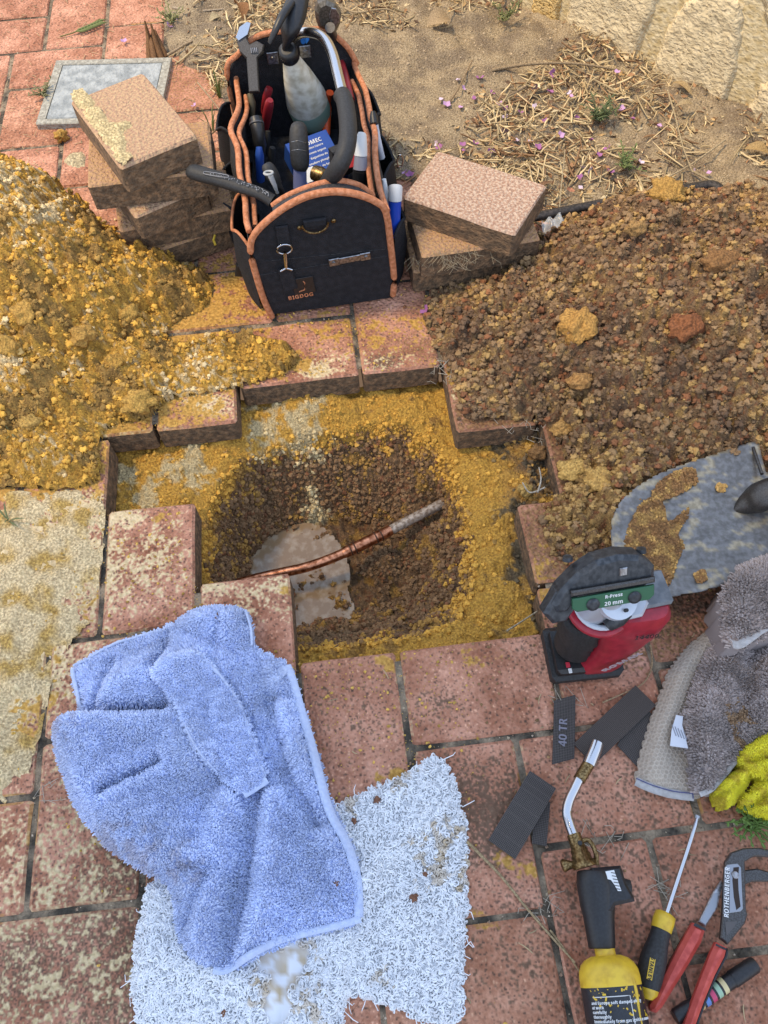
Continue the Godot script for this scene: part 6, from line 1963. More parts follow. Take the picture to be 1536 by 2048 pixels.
	part(pl, "lower_jaw", flat_prism([Vector2(0.4386, -0.0868), Vector2(0.4501, -0.0833), Vector2(0.4669, -0.0844), Vector2(0.4802, -0.0802), Vector2(0.5068, -0.0839), Vector2(0.5074, -0.0748), Vector2(0.4769, -0.0684), Vector2(0.4569, -0.0693), Vector2(0.4455, -0.0656), Vector2(0.4346, -0.0614)], 0.007, 0.008, 0.0015), M.dark_steel)
	var bodyp := [Vector2(0.4058, -0.0321), Vector2(0.4156, -0.0665), Vector2(0.4245, -0.0941), Vector2(0.435, -0.1046), Vector2(0.4519, -0.1088), Vector2(0.4717, -0.1085), Vector2(0.4903, -0.104), Vector2(0.5096, -0.091), Vector2(0.505, -0.0864), Vector2(0.4824, -0.097), Vector2(0.4644, -0.0984), Vector2(0.4579, -0.0963), Vector2(0.4496, -0.0924), Vector2(0.4438, -0.0676), Vector2(0.4368, -0.0382), Vector2(0.4369, -0.0314), Vector2(0.4311, -0.0214), Vector2(0.4039, 0.0009), Vector2(0.3963, -0.0066), Vector2(0.4046, -0.0299)]
	part(pl, "body", flat_prism(bodyp, 0.0155, 0.009, 0.0015), M.dark_steel)
	part(pl, "slot_plate", flat_prism([Vector2(0.4054, -0.033), Vector2(0.4207, -0.0866), Vector2(0.4254, -0.0899), Vector2(0.4386, -0.0906), Vector2(0.4419, -0.0856), Vector2(0.432, -0.0376), Vector2(0.4281, -0.0349)], 0.0247, 0.0012, 0.0004), plate)
	part(pl, "slot", flat_prism([Vector2(0.4321, -0.086), Vector2(0.4393, -0.0863), Vector2(0.4344, -0.0723), Vector2(0.4316, -0.0589), Vector2(0.4294, -0.0405), Vector2(0.4233, -0.0368), Vector2(0.4238, -0.0511), Vector2(0.4269, -0.0708)], 0.0256, 0.0008, 0.0), mat(lin(0.03, 0.018, 0.012), 0.8))
	tube_part(pl, "pivot_bolt", [Vector3(0.4321, 0.025, -0.0772), Vector3(0.4313, 0.0272, -0.077), Vector3(0.4312, 0.0276, -0.077)], [0.0048, 0.0048, 0.003], M.steel, 14)
	part(pl, "name_band", flat_prism([Vector2(0.4061, -0.0341), Vector2(0.4201, -0.0824), Vector2(0.4267, -0.0827), Vector2(0.414, -0.0349)], 0.0258, 0.0004, 0.0), mat(lin(0.06, 0.06, 0.065), 0.5))
	var na := (Vector3(0.4233, 0.026, -0.0822) - Vector3(0.4099, 0.026, -0.034)).normalized()
	part(pl, "lettering", text("ROTHENBERGER", 0.0078, Transform3D(Basis(na, Vector3.UP.cross(na), Vector3.UP), Vector3(0.4164, 0.0263, -0.0578)), 0.0004), M.ink)
	part(pl, "body_rib", flat_prism([Vector2(0.4057, -0.024), Vector2(0.4216, -0.0244), Vector2(0.4154, -0.0174), Vector2(0.4037, -0.0084)], 0.0246, 0.0008, 0.0), mat(lin(0.1, 0.09, 0.085), 0.6, 0.3))
	part(pl, "arm_plate", flat_prism([Vector2(0.3779, -0.0267), Vector2(0.4034, -0.0579), Vector2(0.4092, -0.0577), Vector2(0.4027, -0.0416), Vector2(0.3838, -0.0219)], 0.0149, 0.0008, 0.0003), plate)
	part(pl, "handle", flat_prism([Vector2(0.3679, -0.0253), Vector2(0.3819, -0.0173), Vector2(0.3726, -0.0021), Vector2(0.3516, 0.0211), Vector2(0.3315, 0.0418), Vector2(0.3102, 0.064), Vector2(0.3016, 0.0698), Vector2(0.2954, 0.0675), Vector2(0.2952, 0.0623), Vector2(0.3102, 0.0435), Vector2(0.333, 0.0149), Vector2(0.3509, -0.0063)], 0.003, 0.019, 0.005), prd)
	part(pl, "handle", flat_prism([Vector2(0.3889, -0.0024), Vector2(0.4004, 0.0041), Vector2(0.3955, 0.0137), Vector2(0.379, 0.0329), Vector2(0.3591, 0.0599), Vector2(0.3434, 0.0833), Vector2(0.3369, 0.0931), Vector2(0.3267, 0.0907), Vector2(0.3315, 0.0803), Vector2(0.3481, 0.0548), Vector2(0.3649, 0.0302), Vector2(0.3791, 0.0098)], 0.012, 0.019, 0.005), prd)
	part(pl, "handle_band", flat_prism([Vector2(0.3688, -0.0245), Vector2(0.3812, -0.0178), Vector2(0.3793, -0.0151), Vector2(0.3663, -0.0218)], 0.0222, 0.0006, 0.0), M.black_plastic)
	part(pl, "handle_band", flat_prism([Vector2(0.3866, -0.0008), Vector2(0.3982, 0.0052), Vector2(0.397, 0.0073), Vector2(0.3855, 0.0014)], 0.0312, 0.0006, 0.0), M.black_plastic)
	part(pl, "handle_liner", flat_prism([Vector2(0.3712, -0.0259), Vector2(0.3679, -0.0226), Vector2(0.3515, -0.0064), Vector2(0.3335, 0.015), Vector2(0.3107, 0.0432), Vector2(0.2956, 0.0626), Vector2(0.297, 0.0647), Vector2(0.3129, 0.0443), Vector2(0.3359, 0.0156), Vector2(0.3539, -0.0058)], 0.002, 0.012, 0.002), M.black_plastic)
	part(pl, "handle_liner", flat_prism([Vector2(0.4031, 0.0042), Vector2(0.4036, 0.0069), Vector2(0.3991, 0.015), Vector2(0.3826, 0.0342), Vector2(0.3625, 0.0613), Vector2(0.3467, 0.0848), Vector2(0.3454, 0.0827), Vector2(0.3611, 0.0597), Vector2(0.3811, 0.0326), Vector2(0.3977, 0.0133)], 0.009, 0.014, 0.002), M.black_plastic)

	# ---- paint marker
	var mk := thing("marker_pen", "black marker pen with a coloured label under the pliers handle", "marker", Vector3(0.3831, 0, 0.0523))
	var m0 := Vector3(0.3248, 0.011, 0.0763)
	var m1 := Vector3(0.437, 0.011, 0.0236)
	var md := m1 - m0
	tube_part(mk, "barrel", [m0, m0 + md * 0.02, m0 + md * 0.17, m0 + md * 0.19, m0 + md * 0.7], [0.0085, 0.0097, 0.0097, 0.0092, 0.0092], M.black_plastic, 18)
	tube_part(mk, "cap", [m0 + md * 0.7, m0 + md * 0.71, m0 + md * 0.98, m0 + md], [0.0095, 0.0102, 0.0098, 0.0085], M.black_plastic, 18)
	for k in 5:
		var col: Color = [lin(0.55, 0.4, 0.18), lin(0.1, 0.2, 0.45), lin(0.5, 0.05, 0.12), lin(0.3, 0.45, 0.3), lin(0.6, 0.5, 0.25)][k]
		tube_part(mk, "label_band", [m0 + md * (0.26 + k * 0.075), m0 + md * (0.31 + k * 0.075)], [0.00945, 0.00945], mat(col, 0.4), 18)

	# ---- strips of abrasive mesh
	var gt := grid_tex(64, 8, lin(0.03, 0.025, 0.022), lin(0.2, 0.17, 0.15))
	var lt := grid_tex(64, 8, lin(0.045, 0.036, 0.03), lin(0.24, 0.19, 0.16), false)
	var mesh_mat := func(t: Texture2D) -> StandardMaterial3D:
		var m := mat(Color.WHITE, 0.85, 0, t, null, 55.0)
		m.uv1_world_triplanar = false
		return m
	var strip := func(a: Vector3, b: Vector3, width: float, ys: Array, label: String, t: Texture2D, skew := 0.0):
		var o := whole("abrasive_strip", strip_mesh(a.distance_to(b), width, ys, skew), mesh_mat.call(t), label, "abrasive mesh", "strips of abrasive mesh")
		var d := (b - a).normalized()
		o.transform = Transform3D(Basis(d, Vector3.UP, d.cross(Vector3.UP)), (a + b) / 2)
		return o
	strip.call(Vector3(0.37, 0.004, -0.3221), Vector3(0.2658, 0.004, -0.242), 0.039, [0.004, 0.006, 0.003], "ribbed abrasive mesh strip running diagonally under the torch nozzle", lt)
	var s1 = strip.call(Vector3(0.2521, 0.004, -0.3248), Vector3(0.2361, 0.004, -0.2337), 0.031, [0.002, 0.004, 0.003], "dark abrasive mesh strip marked 40 in front of the press tool", gt, -0.4)
	part(s1, "lettering", text("40 TR", 0.016, Transform3D(Basis(Vector3(-1, 0, 0), Vector3(0, 0, -1), Vector3(0, -1, 0)).rotated(Vector3.UP, 0.0) * Basis(Vector3.RIGHT, PI), Vector3(0.006, 0.0062, 0.002)), 0.0003), mat(lin(0.2, 0.19, 0.22), 0.8))
	s1.get_child(0).position = Vector3.ZERO
	strip.call(Vector3(0.373, 0.002, -0.2981), Vector3(0.3274, 0.002, -0.2382), 0.036, [0.001, 0.002, 0.002], "dark abrasive mesh strip half under the tan towel", gt, 0.3)
	strip.call(Vector3(0.2041, 0.003, -0.2107), Vector3(0.1366, 0.003, -0.1227), 0.042, [0.004, 0.01, 0.006, 0.003], "folded black abrasive mesh strip right of the white rag", gt)
	strip.call(Vector3(0.2013, 0.001, -0.1831), Vector3(0.1881, 0.001, -0.1269), 0.02, [0.001, 0.001, 0.001], "short black abrasive mesh end under the folded strip", gt)


# loops of terry pile standing on a cloth sheet
func pile(root: Node3D, s: Dictionary, count: int, length: float, loop: Mesh, m: Material, tint: Callable, lie: float, sd: int, skip = null):
	var flow := noise(14, FastNoiseLite.TYPE_SIMPLEX, 2, sd)
	var xf := []
	var cols := []
	for i in count:
		var q := on_sheet(s)
		var p: Vector3 = q[0]
		if skip != null and skip.call(p):
			continue
		var n: Vector3 = q[1]
		var a := flow.get_noise_2d(p.x, p.z) * TAU * 1.2 + rng.randfn(0, 0.7)
		var d := Vector3(cos(a), 0, sin(a))
		var up := (n + d * lie * rng.randf_range(0.5, 1.3)).normalized()
		var x := d.cross(up).normalized()
		var b := Basis(x, up, x.cross(up))
		xf.append(Transform3D(b.scaled_local(Vector3.ONE * length * rng.randf_range(0.7, 1.35)), p - n * length * 0.1))
		cols.append(tint.call(p) * rng.randf_range(0.86, 1.1))
	var o := many("pile", loop, m, xf, cols, root)
	return o


# a flat hem following a line just inside the rim
func hem(root: Node3D, line: Array, width: float, height: Callable, lift: float, m: Material):
	var s := Shape.new()
	s.smooth(1)
	var pts := curve(line, 5)
	var rows := []
	for i in pts.size():
		var d: Vector2 = (pts[min(i + 1, pts.size() - 1)] - pts[max(i - 1, 0)]).normalized()
		var n := Vector2(-d.y, d.x)
		var row := []
		for k in [-0.5, -0.42, 0.0, 0.42, 0.5]:
			var p: Vector2 = pts[i] + n * width * k
			row.append(Vector3(p.x, height.call(p) + lift - (0.002 if absf(k) == 0.5 else 0.0) + 0.0006 * sin(i * 1.9), p.y))
		rows.append(row)
	for i in rows.size() - 1:
		for k in 4:
			s.quad(rows[i][k], rows[i + 1][k], rows[i + 1][k + 1], rows[i][k + 1])
	part(root, "hem", s.done(), m)


func build_cloths():
	# pile loops: a fat arch and a slim tuft
	var arch := Shape.new()
	arch.smooth(1)
	arch.tube([Vector3(-0.28, 0, 0), Vector3(-0.34, 0.4, 0.02), Vector3(-0.2, 0.8, 0.05), Vector3(0.1, 0.92, 0.05), Vector3(0.32, 0.6, 0.0), Vector3(0.3, 0.05, -0.04)], 0.15, 5, 1.0, Vector3.BACK, false)
	var arch_mesh := arch.done()
	var tuft := Shape.new()
	tuft.smooth(1)
	tuft.tube([Vector3(0, 0, 0), Vector3(0.05, 0.45, 0.04), Vector3(-0.06, 0.85, 0.1), Vector3(0.04, 1.1, 0.3)], [0.2, 0.24, 0.2, 0.08], 4, 1.0, Vector3.BACK, false)
	var tuft_mesh := tuft.done()
	var yarn := mat(Color.WHITE, 0.95)
	yarn.vertex_color_use_as_albedo = true
	yarn.rim_enabled = true
	yarn.rim = 0.3

	# ------------------------------------------------ white rag, two pieces
	var cream := Color(0.5, 0.37, 0.2)
	var stains := [[Vector2(0.0555, -0.1017), 0.035], [Vector2(0.0545, -0.1329), 0.03], [Vector2(0.0046, -0.2204), 0.025], [Vector2(0.0814, -0.0915), 0.02], [Vector2(-0.1632, 0), 0.035], [Vector2(-0.1406, 0.0174), 0.03], [Vector2(-0.1282, -0.0154), 0.025], [Vector2(-0.0298, 0.0192), 0.015], [Vector2(-0.1215, 0.0452), 0.03], [Vector2(0.0698, -0.1546), 0.02], [Vector2(-0.0666, -0.1901), 0.02], [Vector2(-0.172, 0.0297), 0.025], [Vector2(0.027, -0.1278), 0.02]]
	var blot := noise(45, FastNoiseLite.TYPE_SIMPLEX, 3, 191)
	var white := func(p: Vector3) -> Color:
		var c := Color(0.8, 0.81, 0.82)
		var q := Vector2(p.x, p.z)
		for s in stains:
			var w: float = 1.0 - q.distance_to(s[0]) / s[1] + blot.get_noise_2dv(q) * 1.1
			if w > 0.45:
				c = c.lerp(cream, clampf((w - 0.45) * 2.0, 0, 0.6))
		return c
	var fold := noise(6, FastNoiseLite.TYPE_SIMPLEX, 2, 192)
	var base_m := mat(lin(0.96, 0.96, 0.96), 0.95)
	base_m.vertex_color_use_as_albedo = true
	var rag := func(called: String, label: String, poly: PackedVector2Array, ridges: Array, count: int, lift: float, sd: int):
		var h := func(p: Vector2, d: float) -> float:
			var y: float = lift + 0.007 * minf(d / 0.012, 1.0) + 0.007 * fold.get_noise_2dv(p) * minf(d / 0.03, 1.0)
			for r in ridges:
				var k: float = path_distance(r[0], p) / r[1]
				y += r[2] * exp(-k * k)
			return y
		var s := sheet(poly, 0.006, h, func(p, y, d): return white.call(Vector3(p.x, y, p.y)), 0.008)
		var root := thing(called, label, "rag", Vector3(s.verts[0].x, 0, s.verts[0].z), "white terry rags")
		part(root, "cloth", s.mesh, base_m)
		pile(root, s, count, 0.0062, arch_mesh, yarn, white, 0.9, sd, func(p: Vector3) -> bool: return Vector2(p.x, p.z).distance_to(Vector2(-0.1504, 0.0033)) < 0.03 + 0.02 * blot.get_noise_2d(p.x * 0.6, p.z * 0.6) or Vector2(p.x, p.z).distance_to(Vector2(-0.1591, 0.0437)) < 0.02)
		# loose threads along the rim
		var th := Shape.new()
		for i in 24:
			var k := rng.randi() % poly.size()
			var a := poly[k].lerp(poly[(k + 1) % poly.size()], rng.randf())
			var o := (a - (poly[0] + poly[poly.size() / 2]) / 2).normalized()
			var p := Vector3(a.x, lift + 0.004, a.y)
			var e := p + Vector3(o.x, 0, o.y) * rng.randf_range(0.006, 0.016) + Vector3(rng.randfn(0, 0.006), -lift, rng.randfn(0, 0.006))
			th.tube([p, (p + e) / 2 + Vector3(rng.randfn(0, 0.003), 0.003, rng.randfn(0, 0.003)), e], 0.0007, 3)
		var tt := part(root, "threads", th.done(), base_m)
		tt.set_meta("kind", "stuff")
	rag.call("white_rag", "frayed white terry rag lying right of the blue towel", PackedVector2Array(rounded([Vector2(-0.1078, -0.1711), Vector2(-0.0877, -0.1851), Vector2(-0.052, -0.2014), Vector2(-0.0166, -0.2152), Vector2(0.0314, -0.2327), Vector2(0.0534, -0.2538), Vector2(0.0709, -0.2419), Vector2(0.0823, -0.2086), Vector2(0.0893, -0.1785), Vector2(0.0926, -0.1397), Vector2(0.086, -0.0679), Vector2(0.077, -0.0129), Vector2(0.0722, 0.026), Vector2(0.0644, 0.0722), Vector2(0.0537, 0.0754), Vector2(0.0266, 0.0691), Vector2(0.0015, 0.0582), Vector2(-0.0339, 0.0484), Vector2(-0.0573, 0.0411), Vector2(-0.077, 0.0334), Vector2(-0.1081, -0.0145), Vector2(-0.1212, -0.1026)], 1)), [[[Vector2(-0.076, -0.0534), Vector2(-0.0277, -0.1177), Vector2(0.0363, -0.1658)], 0.02, 0.01], [[Vector2(-0.0697, -0.0415), Vector2(0.0187, -0.1033), Vector2(0.081, -0.1255)], 0.014, -0.005], [[Vector2(-0.0246, -0.1948), Vector2(0.038, -0.192)], 0.03, 0.006]], 9500, 0.002, 193)
	rag.call("white_rag", "white terry rag with brown stains under the blue towel's lower edge", PackedVector2Array(rounded([Vector2(-0.3404, -0.1075), Vector2(-0.3032, -0.1011), Vector2(-0.2535, -0.102), Vector2(-0.1603, -0.0859), Vector2(-0.0593, -0.0407), Vector2(-0.0612, -0.0186), Vector2(-0.069, 0.0185), Vector2(-0.0798, 0.0662), Vector2(-0.0901, 0.1072), Vector2(-0.3189, 0.0983), Vector2(-0.3331, 0.056), Vector2(-0.3417, 0.023), Vector2(-0.344, -0.0087), Vector2(-0.3397, -0.0641)], 1)), [[[Vector2(-0.3286, -0.0237), Vector2(-0.249, 0.0075), Vector2(-0.1595, 0.0248), Vector2(-0.1027, 0.0406)], 0.02, 0.008], [[Vector2(-0.1696, -0.0003), Vector2(-0.15, 0.0252), Vector2(-0.1556, 0.0597)], 0.008, -0.006], [[Vector2(-0.3145, -0.0814), Vector2(-0.3193, 0.0046)], 0.02, 0.006]], 13500, 0.006, 194)

	# ------------------------------------------------ blue towel
	var outline := rounded([Vector2(-0.3343, -0.4614), Vector2(-0.3014, -0.4837), Vector2(-0.2559, -0.4888), Vector2(-0.2198, -0.4795), Vector2(-0.2069, -0.4461), Vector2(-0.2058, -0.4181), Vector2(-0.1721, -0.3999), Vector2(-0.151, -0.3919), Vector2(-0.1424, -0.3646), Vector2(-0.1273, -0.3164), Vector2(-0.1107, -0.2636), Vector2(-0.0888, -0.1827), Vector2(-0.0645, -0.1383), Vector2(-0.0523, -0.0962), Vector2(-0.0505, -0.044), Vector2(-0.0846, -0.0358), Vector2(-0.128, -0.0286), Vector2(-0.1597, -0.0215), Vector2(-0.2013, -0.0017), Vector2(-0.2247, 0.0082), Vector2(-0.2398, 0.0065), Vector2(-0.2689, -0.0144), Vector2(-0.2885, -0.037), Vector2(-0.2936, -0.0589), Vector2(-0.2961, -0.096), Vector2(-0.3369, -0.1152), Vector2(-0.3732, -0.1358), Vector2(-0.4065, -0.1598), Vector2(-0.4401, -0.1998), Vector2(-0.4577, -0.2298), Vector2(-0.4753, -0.2619), Vector2(-0.4886, -0.3054), Vector2(-0.4768, -0.3221), Vector2(-0.4494, -0.3288), Vector2(-0.4783, -0.391), Vector2(-0.4735, -0.4039), Vector2(-0.4326, -0.4301)], 1)
	var ridges := [
		[[Vector2(-0.4566, -0.3085), Vector2(-0.3778, -0.3084), Vector2(-0.3163, -0.3019), Vector2(-0.2736, -0.2546)], 0.03, 0.022], [[Vector2(-0.4397, -0.29), Vector2(-0.4074, -0.2072), Vector2(-0.3387, -0.1406), Vector2(-0.2899, -0.1141)], 0.035, 0.02], [[Vector2(-0.3412, -0.2306), Vector2(-0.3149, -0.1708), Vector2(-0.2976, -0.1266)], 0.05, 0.012],
		[[Vector2(-0.3983, -0.2166), Vector2(-0.3694, -0.2353), Vector2(-0.3295, -0.2537)], 0.008, -0.016], [[Vector2(-0.4845, -0.3254), Vector2(-0.4264, -0.3255), Vector2(-0.3792, -0.327), Vector2(-0.3285, -0.3289)], 0.009, -0.024], [[Vector2(-0.3983, -0.3605), Vector2(-0.3342, -0.38), Vector2(-0.2908, -0.3931)], 0.035, 0.02],
		[[Vector2(-0.4178, -0.4027), Vector2(-0.4204, -0.3645), Vector2(-0.4281, -0.3388)], 0.009, -0.012], [[Vector2(-0.3441, -0.4587), Vector2(-0.3362, -0.4143), Vector2(-0.345, -0.3875)], 0.008, -0.014], [[Vector2(-0.2601, -0.4667), Vector2(-0.2653, -0.4266), Vector2(-0.2671, -0.3953)], 0.01, -0.006], [[Vector2(-0.2885, -0.4642), Vector2(-0.2427, -0.4659)], 0.025, 0.015],
		[[Vector2(-0.1735, -0.3377), Vector2(-0.1692, -0.2797), Vector2(-0.1483, -0.2237), Vector2(-0.1067, -0.1629)], 0.012, -0.016], [[Vector2(-0.1929, -0.2057), Vector2(-0.2005, -0.1356), Vector2(-0.2111, -0.0758), Vector2(-0.2246, -0.0248)], 0.016, -0.016], [[Vector2(-0.2317, -0.1927), Vector2(-0.2386, -0.1362), Vector2(-0.2481, -0.0768), Vector2(-0.2578, -0.0316)], 0.022, 0.018], [[Vector2(-0.1739, -0.1966), Vector2(-0.1721, -0.1333), Vector2(-0.1769, -0.0737), Vector2(-0.194, -0.0179)], 0.02, 0.016],
		[[Vector2(-0.1335, -0.2481), Vector2(-0.1057, -0.1806), Vector2(-0.0795, -0.117)], 0.02, 0.012], [[Vector2(-0.1606, -0.3151), Vector2(-0.1419, -0.2644)], 0.015, 0.01], [[Vector2(-0.2518, -0.1013), Vector2(-0.2741, -0.0495)], 0.01, -0.008], [[Vector2(-0.1201, -0.1198), Vector2(-0.1264, -0.0721)], 0.03, 0.008], [[Vector2(-0.2989, -0.1124), Vector2(-0.2461, -0.1161)], 0.012, -0.01], [[Vector2(-0.1769, -0.3831), Vector2(-0.1644, -0.3225)], 0.012, 0.008]]
	var wav := noise(9, FastNoiseLite.TYPE_SIMPLEX, 3, 195)
	var rise := func(p: Vector2, d: float) -> float:
		var k := clampf(d / 0.022, 0, 1)
		var y := 0.016 + 0.012 * sqrt(k * (2.0 - k)) + 0.006 * wav.get_noise_2dv(p) * k
		for r in ridges:
			var e: float = path_distance(r[0], p) / r[1]
			if e < 3.0:
				y += 1.8 * r[2] * exp(-e * e) * (0.35 + 0.65 * k)
		return maxf(y, 0.02)
	var s := sheet(outline, 0.0042, rise, null, 0.016)
	var root := thing("bath_towel", "crumpled periwinkle blue terry towel lying on the pavers", "towel", Vector3(-0.2793, 0, -0.2403))
	var blue := Color(0.62, 0.7, 0.92)
	var tone := noise(7, FastNoiseLite.TYPE_SIMPLEX, 3, 196)
	var grime := [[Vector2(-0.4681, -0.313), 0.05], [Vector2(-0.3388, -0.1251), 0.05], [Vector2(-0.2772, -0.1162), 0.035], [Vector2(-0.3827, -0.1522), 0.04]]
	var bl := func(p: Vector3) -> Color:
		var c := blue * (1.0 + 0.16 * tone.get_noise_2d(p.x, p.z))
		for g in grime:
			var w: float = 1.0 - Vector2(p.x, p.z).distance_to(g[0]) / g[1] + blot.get_noise_2d(p.x, p.z) * 0.7
			if w > 0.3:
				c = c.lerp(Color(0.42, 0.38, 0.44), clampf(w - 0.3, 0, 0.55))
		return c
	var under := mat(lin(0.36, 0.43, 0.66), 0.95)
	var hem_m := mat(Color.WHITE, 0.85, 0, noise_tex(256, noise(0.06, FastNoiseLite.TYPE_SIMPLEX, 3, 197), lin(0.44, 0.51, 0.7), lin(0.52, 0.59, 0.76)), M.grain_bump, 8.0, 0.25)
	part(root, "cloth", s.mesh, under)
	pile(root, s, 62000, 0.0046, tuft_mesh, yarn, bl, 1.0, 198)
	var yat := func(p: Vector2) -> float:
		return rise.call(p, 0.02)
	hem(root, [Vector2(-0.154, -0.3857), Vector2(-0.1455, -0.3632), Vector2(-0.1318, -0.3153), Vector2(-0.1158, -0.2628), Vector2(-0.0939, -0.1821), Vector2(-0.0696, -0.1355), Vector2(-0.058, -0.0949), Vector2(-0.0565, -0.0487)], 0.012, yat, 0.002, hem_m)
	hem(root, [Vector2(-0.054, -0.0469), Vector2(-0.0861, -0.0403), Vector2(-0.1294, -0.0331), Vector2(-0.1616, -0.026), Vector2(-0.2019, -0.0067), Vector2(-0.2252, 0.0032), Vector2(-0.239, 0.0021)], 0.009, yat, 0.0015, hem_m)
	hem(root, [Vector2(-0.4728, -0.3938), Vector2(-0.4603, -0.359), Vector2(-0.4477, -0.3324)], 0.006, yat, 0.0015, hem_m)
	hem(root, [Vector2(-0.4722, -0.3999), Vector2(-0.4306, -0.4269), Vector2(-0.3809, -0.4443), Vector2(-0.34, -0.456)], 0.004, yat, 0.0015, hem_m)
	hem(root, [Vector2(-0.218, -0.4744), Vector2(-0.2099, -0.4462), Vector2(-0.2081, -0.4198)], 0.004, yat, 0.0015, hem_m)
	hem(root, [Vector2(-0.1744, -0.3422), Vector2(-0.1669, -0.3627), Vector2(-0.1555, -0.3826)], 0.012, yat, 0.003, hem_m)
	hem(root, [Vector2(-0.1699, -0.3092), Vector2(-0.1776, -0.2777), Vector2(-0.1897, -0.2589)], 0.01, yat, 0.003, hem_m)
	# the corner folded over on top
	var flap := rounded([Vector2(-0.349, -0.3764), Vector2(-0.3178, -0.3922), Vector2(-0.2808, -0.4048), Vector2(-0.255, -0.377), Vector2(-0.231, -0.3478), Vector2(-0.2132, -0.3174), Vector2(-0.2006, -0.2867), Vector2(-0.1883, -0.2533), Vector2(-0.1736, -0.2208), Vector2(-0.2058, -0.1984), Vector2(-0.2302, -0.2163), Vector2(-0.2636, -0.2508), Vector2(-0.2904, -0.2944), Vector2(-0.3089, -0.3306)], 1)
	var lift := func(p: Vector2, d: float) -> float:
		var k := clampf(d / 0.015, 0, 1)
		return maxf(rise.call(p, 0.03) + 0.006, 0.042 + 0.006 * wav.get_noise_2dv(p * 1.3)) + 0.009 * sqrt(k * (2.0 - k))
	var s2 := sheet(flap, 0.0042, lift, null, 0.02)
	part(root, "folded_corner", s2.mesh, under)
	pile(root, s2, 12500, 0.0046, tuft_mesh, yarn, bl, 1.0, 199)
	var yf := func(p: Vector2) -> float:
		return lift.call(p, 0.008)
	hem(root, [Vector2(-0.2783, -0.3993), Vector2(-0.2517, -0.3717), Vector2(-0.2315, -0.3449), Vector2(-0.216, -0.3176), Vector2(-0.2034, -0.2854), Vector2(-0.1917, -0.2521), Vector2(-0.1791, -0.2237)], 0.0055, yf, 0.001, hem_m)
	hem(root, [Vector2(-0.1763, -0.221), Vector2(-0.1922, -0.2106), Vector2(-0.2066, -0.2016)], 0.011, yf, 0.001, hem_m)
	hem(root, [Vector2(-0.2304, -0.2202), Vector2(-0.2624, -0.2527), Vector2(-0.2883, -0.2943)], 0.003, yf, 0.0, hem_m)
	# pellets of soil dropped on the cloths
	for q in [[Vector3(-0.2586, 0.045, -0.4632), 0.007, "soil crumb on the top lobe of the blue towel"], [Vector3(-0.0795, 0.035, -0.1397), 0.006, "soil crumb on the blue towel's right hem"], [Vector3(-0.0841, 0.035, -0.0899), 0.006, "soil crumb on the blue towel near its lower right corner"], [Vector3(-0.0276, 0.02, -0.1916), 0.0075, "brown soil crumb at the top of the right white rag"], [Vector3(0.0158, 0.02, -0.069), 0.008, "dark soil crumb at the middle of the right white rag"], [Vector3(0.0312, 0.02, -0.0962), 0.005, "small soil crumb right of the rag's middle crumb"], [Vector3(-0.2262, 0.02, 0.0479), 0.006, "dark speck near the bottom of the left white rag"], [Vector3(-0.0605, 0.02, -0.166), 0.006, "soil crumb on the rag beside the towel's hem"]]:
		var st := SurfaceTool.new()
		st.begin(Mesh.PRIMITIVE_TRIANGLES)
		st.append_from(lump(int(q[1] * 1e5), 0.5, 0.8, 2), 0, Transform3D(Basis().scaled(Vector3.ONE * q[1] * 1.2), q[0]))
		whole("soil_crumb", st.commit(), mat(lin(0.2, 0.09, 0.05), 0.95), q[2], "soil crumb", "soil crumbs on the cloths")

	# ------------------------------------------------ tan towel: waffle back, pile front
	var tan_root := thing("hand_towel", "taupe hand towel with honeycomb back and fluffy front", "towel", Vector3(0.4417, 0, -0.2772))
	var wr := [[[Vector2(0.499, -0.4202), Vector2(0.4327, -0.3609), Vector2(0.3878, -0.2889), Vector2(0.3484, -0.2009)], 0.025, 0.014], [[Vector2(0.4601, -0.3519), Vector2(0.413, -0.2735), Vector2(0.3797, -0.1863)], 0.02, -0.004]]
	var wh := func(p: Vector2, d: float) -> float:
		var k := clampf(d / 0.015, 0, 1)
		var y := 0.004 + 0.006 * k + 0.004 * wav.get_noise_2dv(p)
		for r in wr:
			var e: float = path_distance(r[0], p) / r[1]
			y += r[2] * exp(-e * e) * k
		return y
	var wpoly := rounded([Vector2(0.5133, -0.4331), Vector2(0.4653, -0.4081), Vector2(0.4261, -0.3777), Vector2(0.403, -0.3465), Vector2(0.3884, -0.3194), Vector2(0.364, -0.2783), Vector2(0.3453, -0.2418), Vector2(0.3291, -0.2023), Vector2(0.3487, -0.1894), Vector2(0.378, -0.1808), Vector2(0.4089, -0.1748), Vector2(0.4258, -0.1793), Vector2(0.4507, -0.239), Vector2(0.486, -0.3237), Vector2(0.5085, -0.3838)], 1)
	var ws := sheet(wpoly, 0.006, wh, null, 0.004)
	var comb := StandardMaterial3D.new()
	comb.albedo_texture = honeycomb(256, 8, Color(0.64, 0.585, 0.52), Color(0.8, 0.745, 0.67))
	comb.roughness = 0.95
	comb.uv1_triplanar = true
	comb.uv1_world_triplanar = true
	comb.uv1_scale = Vector3.ONE * 18.0
	comb.normal_enabled = true
	var bumps := honeycomb(256, 8, Color.BLACK, Color.WHITE).get_image()
	bumps.convert(Image.FORMAT_RGBA8)
	bumps.bump_map_to_normal_map(6.0)
	comb.normal_texture = ImageTexture.create_from_image(bumps)
	part(tan_root, "honeycomb_side", ws.mesh, comb)
	var grey_hem := mat(Color.WHITE, 0.9, 0, noise_tex(256, noise(0.05, FastNoiseLite.TYPE_SIMPLEX, 3, 201), lin(0.36, 0.34, 0.32), lin(0.45, 0.43, 0.41)), M.grain_bump, 8.0, 0.2)
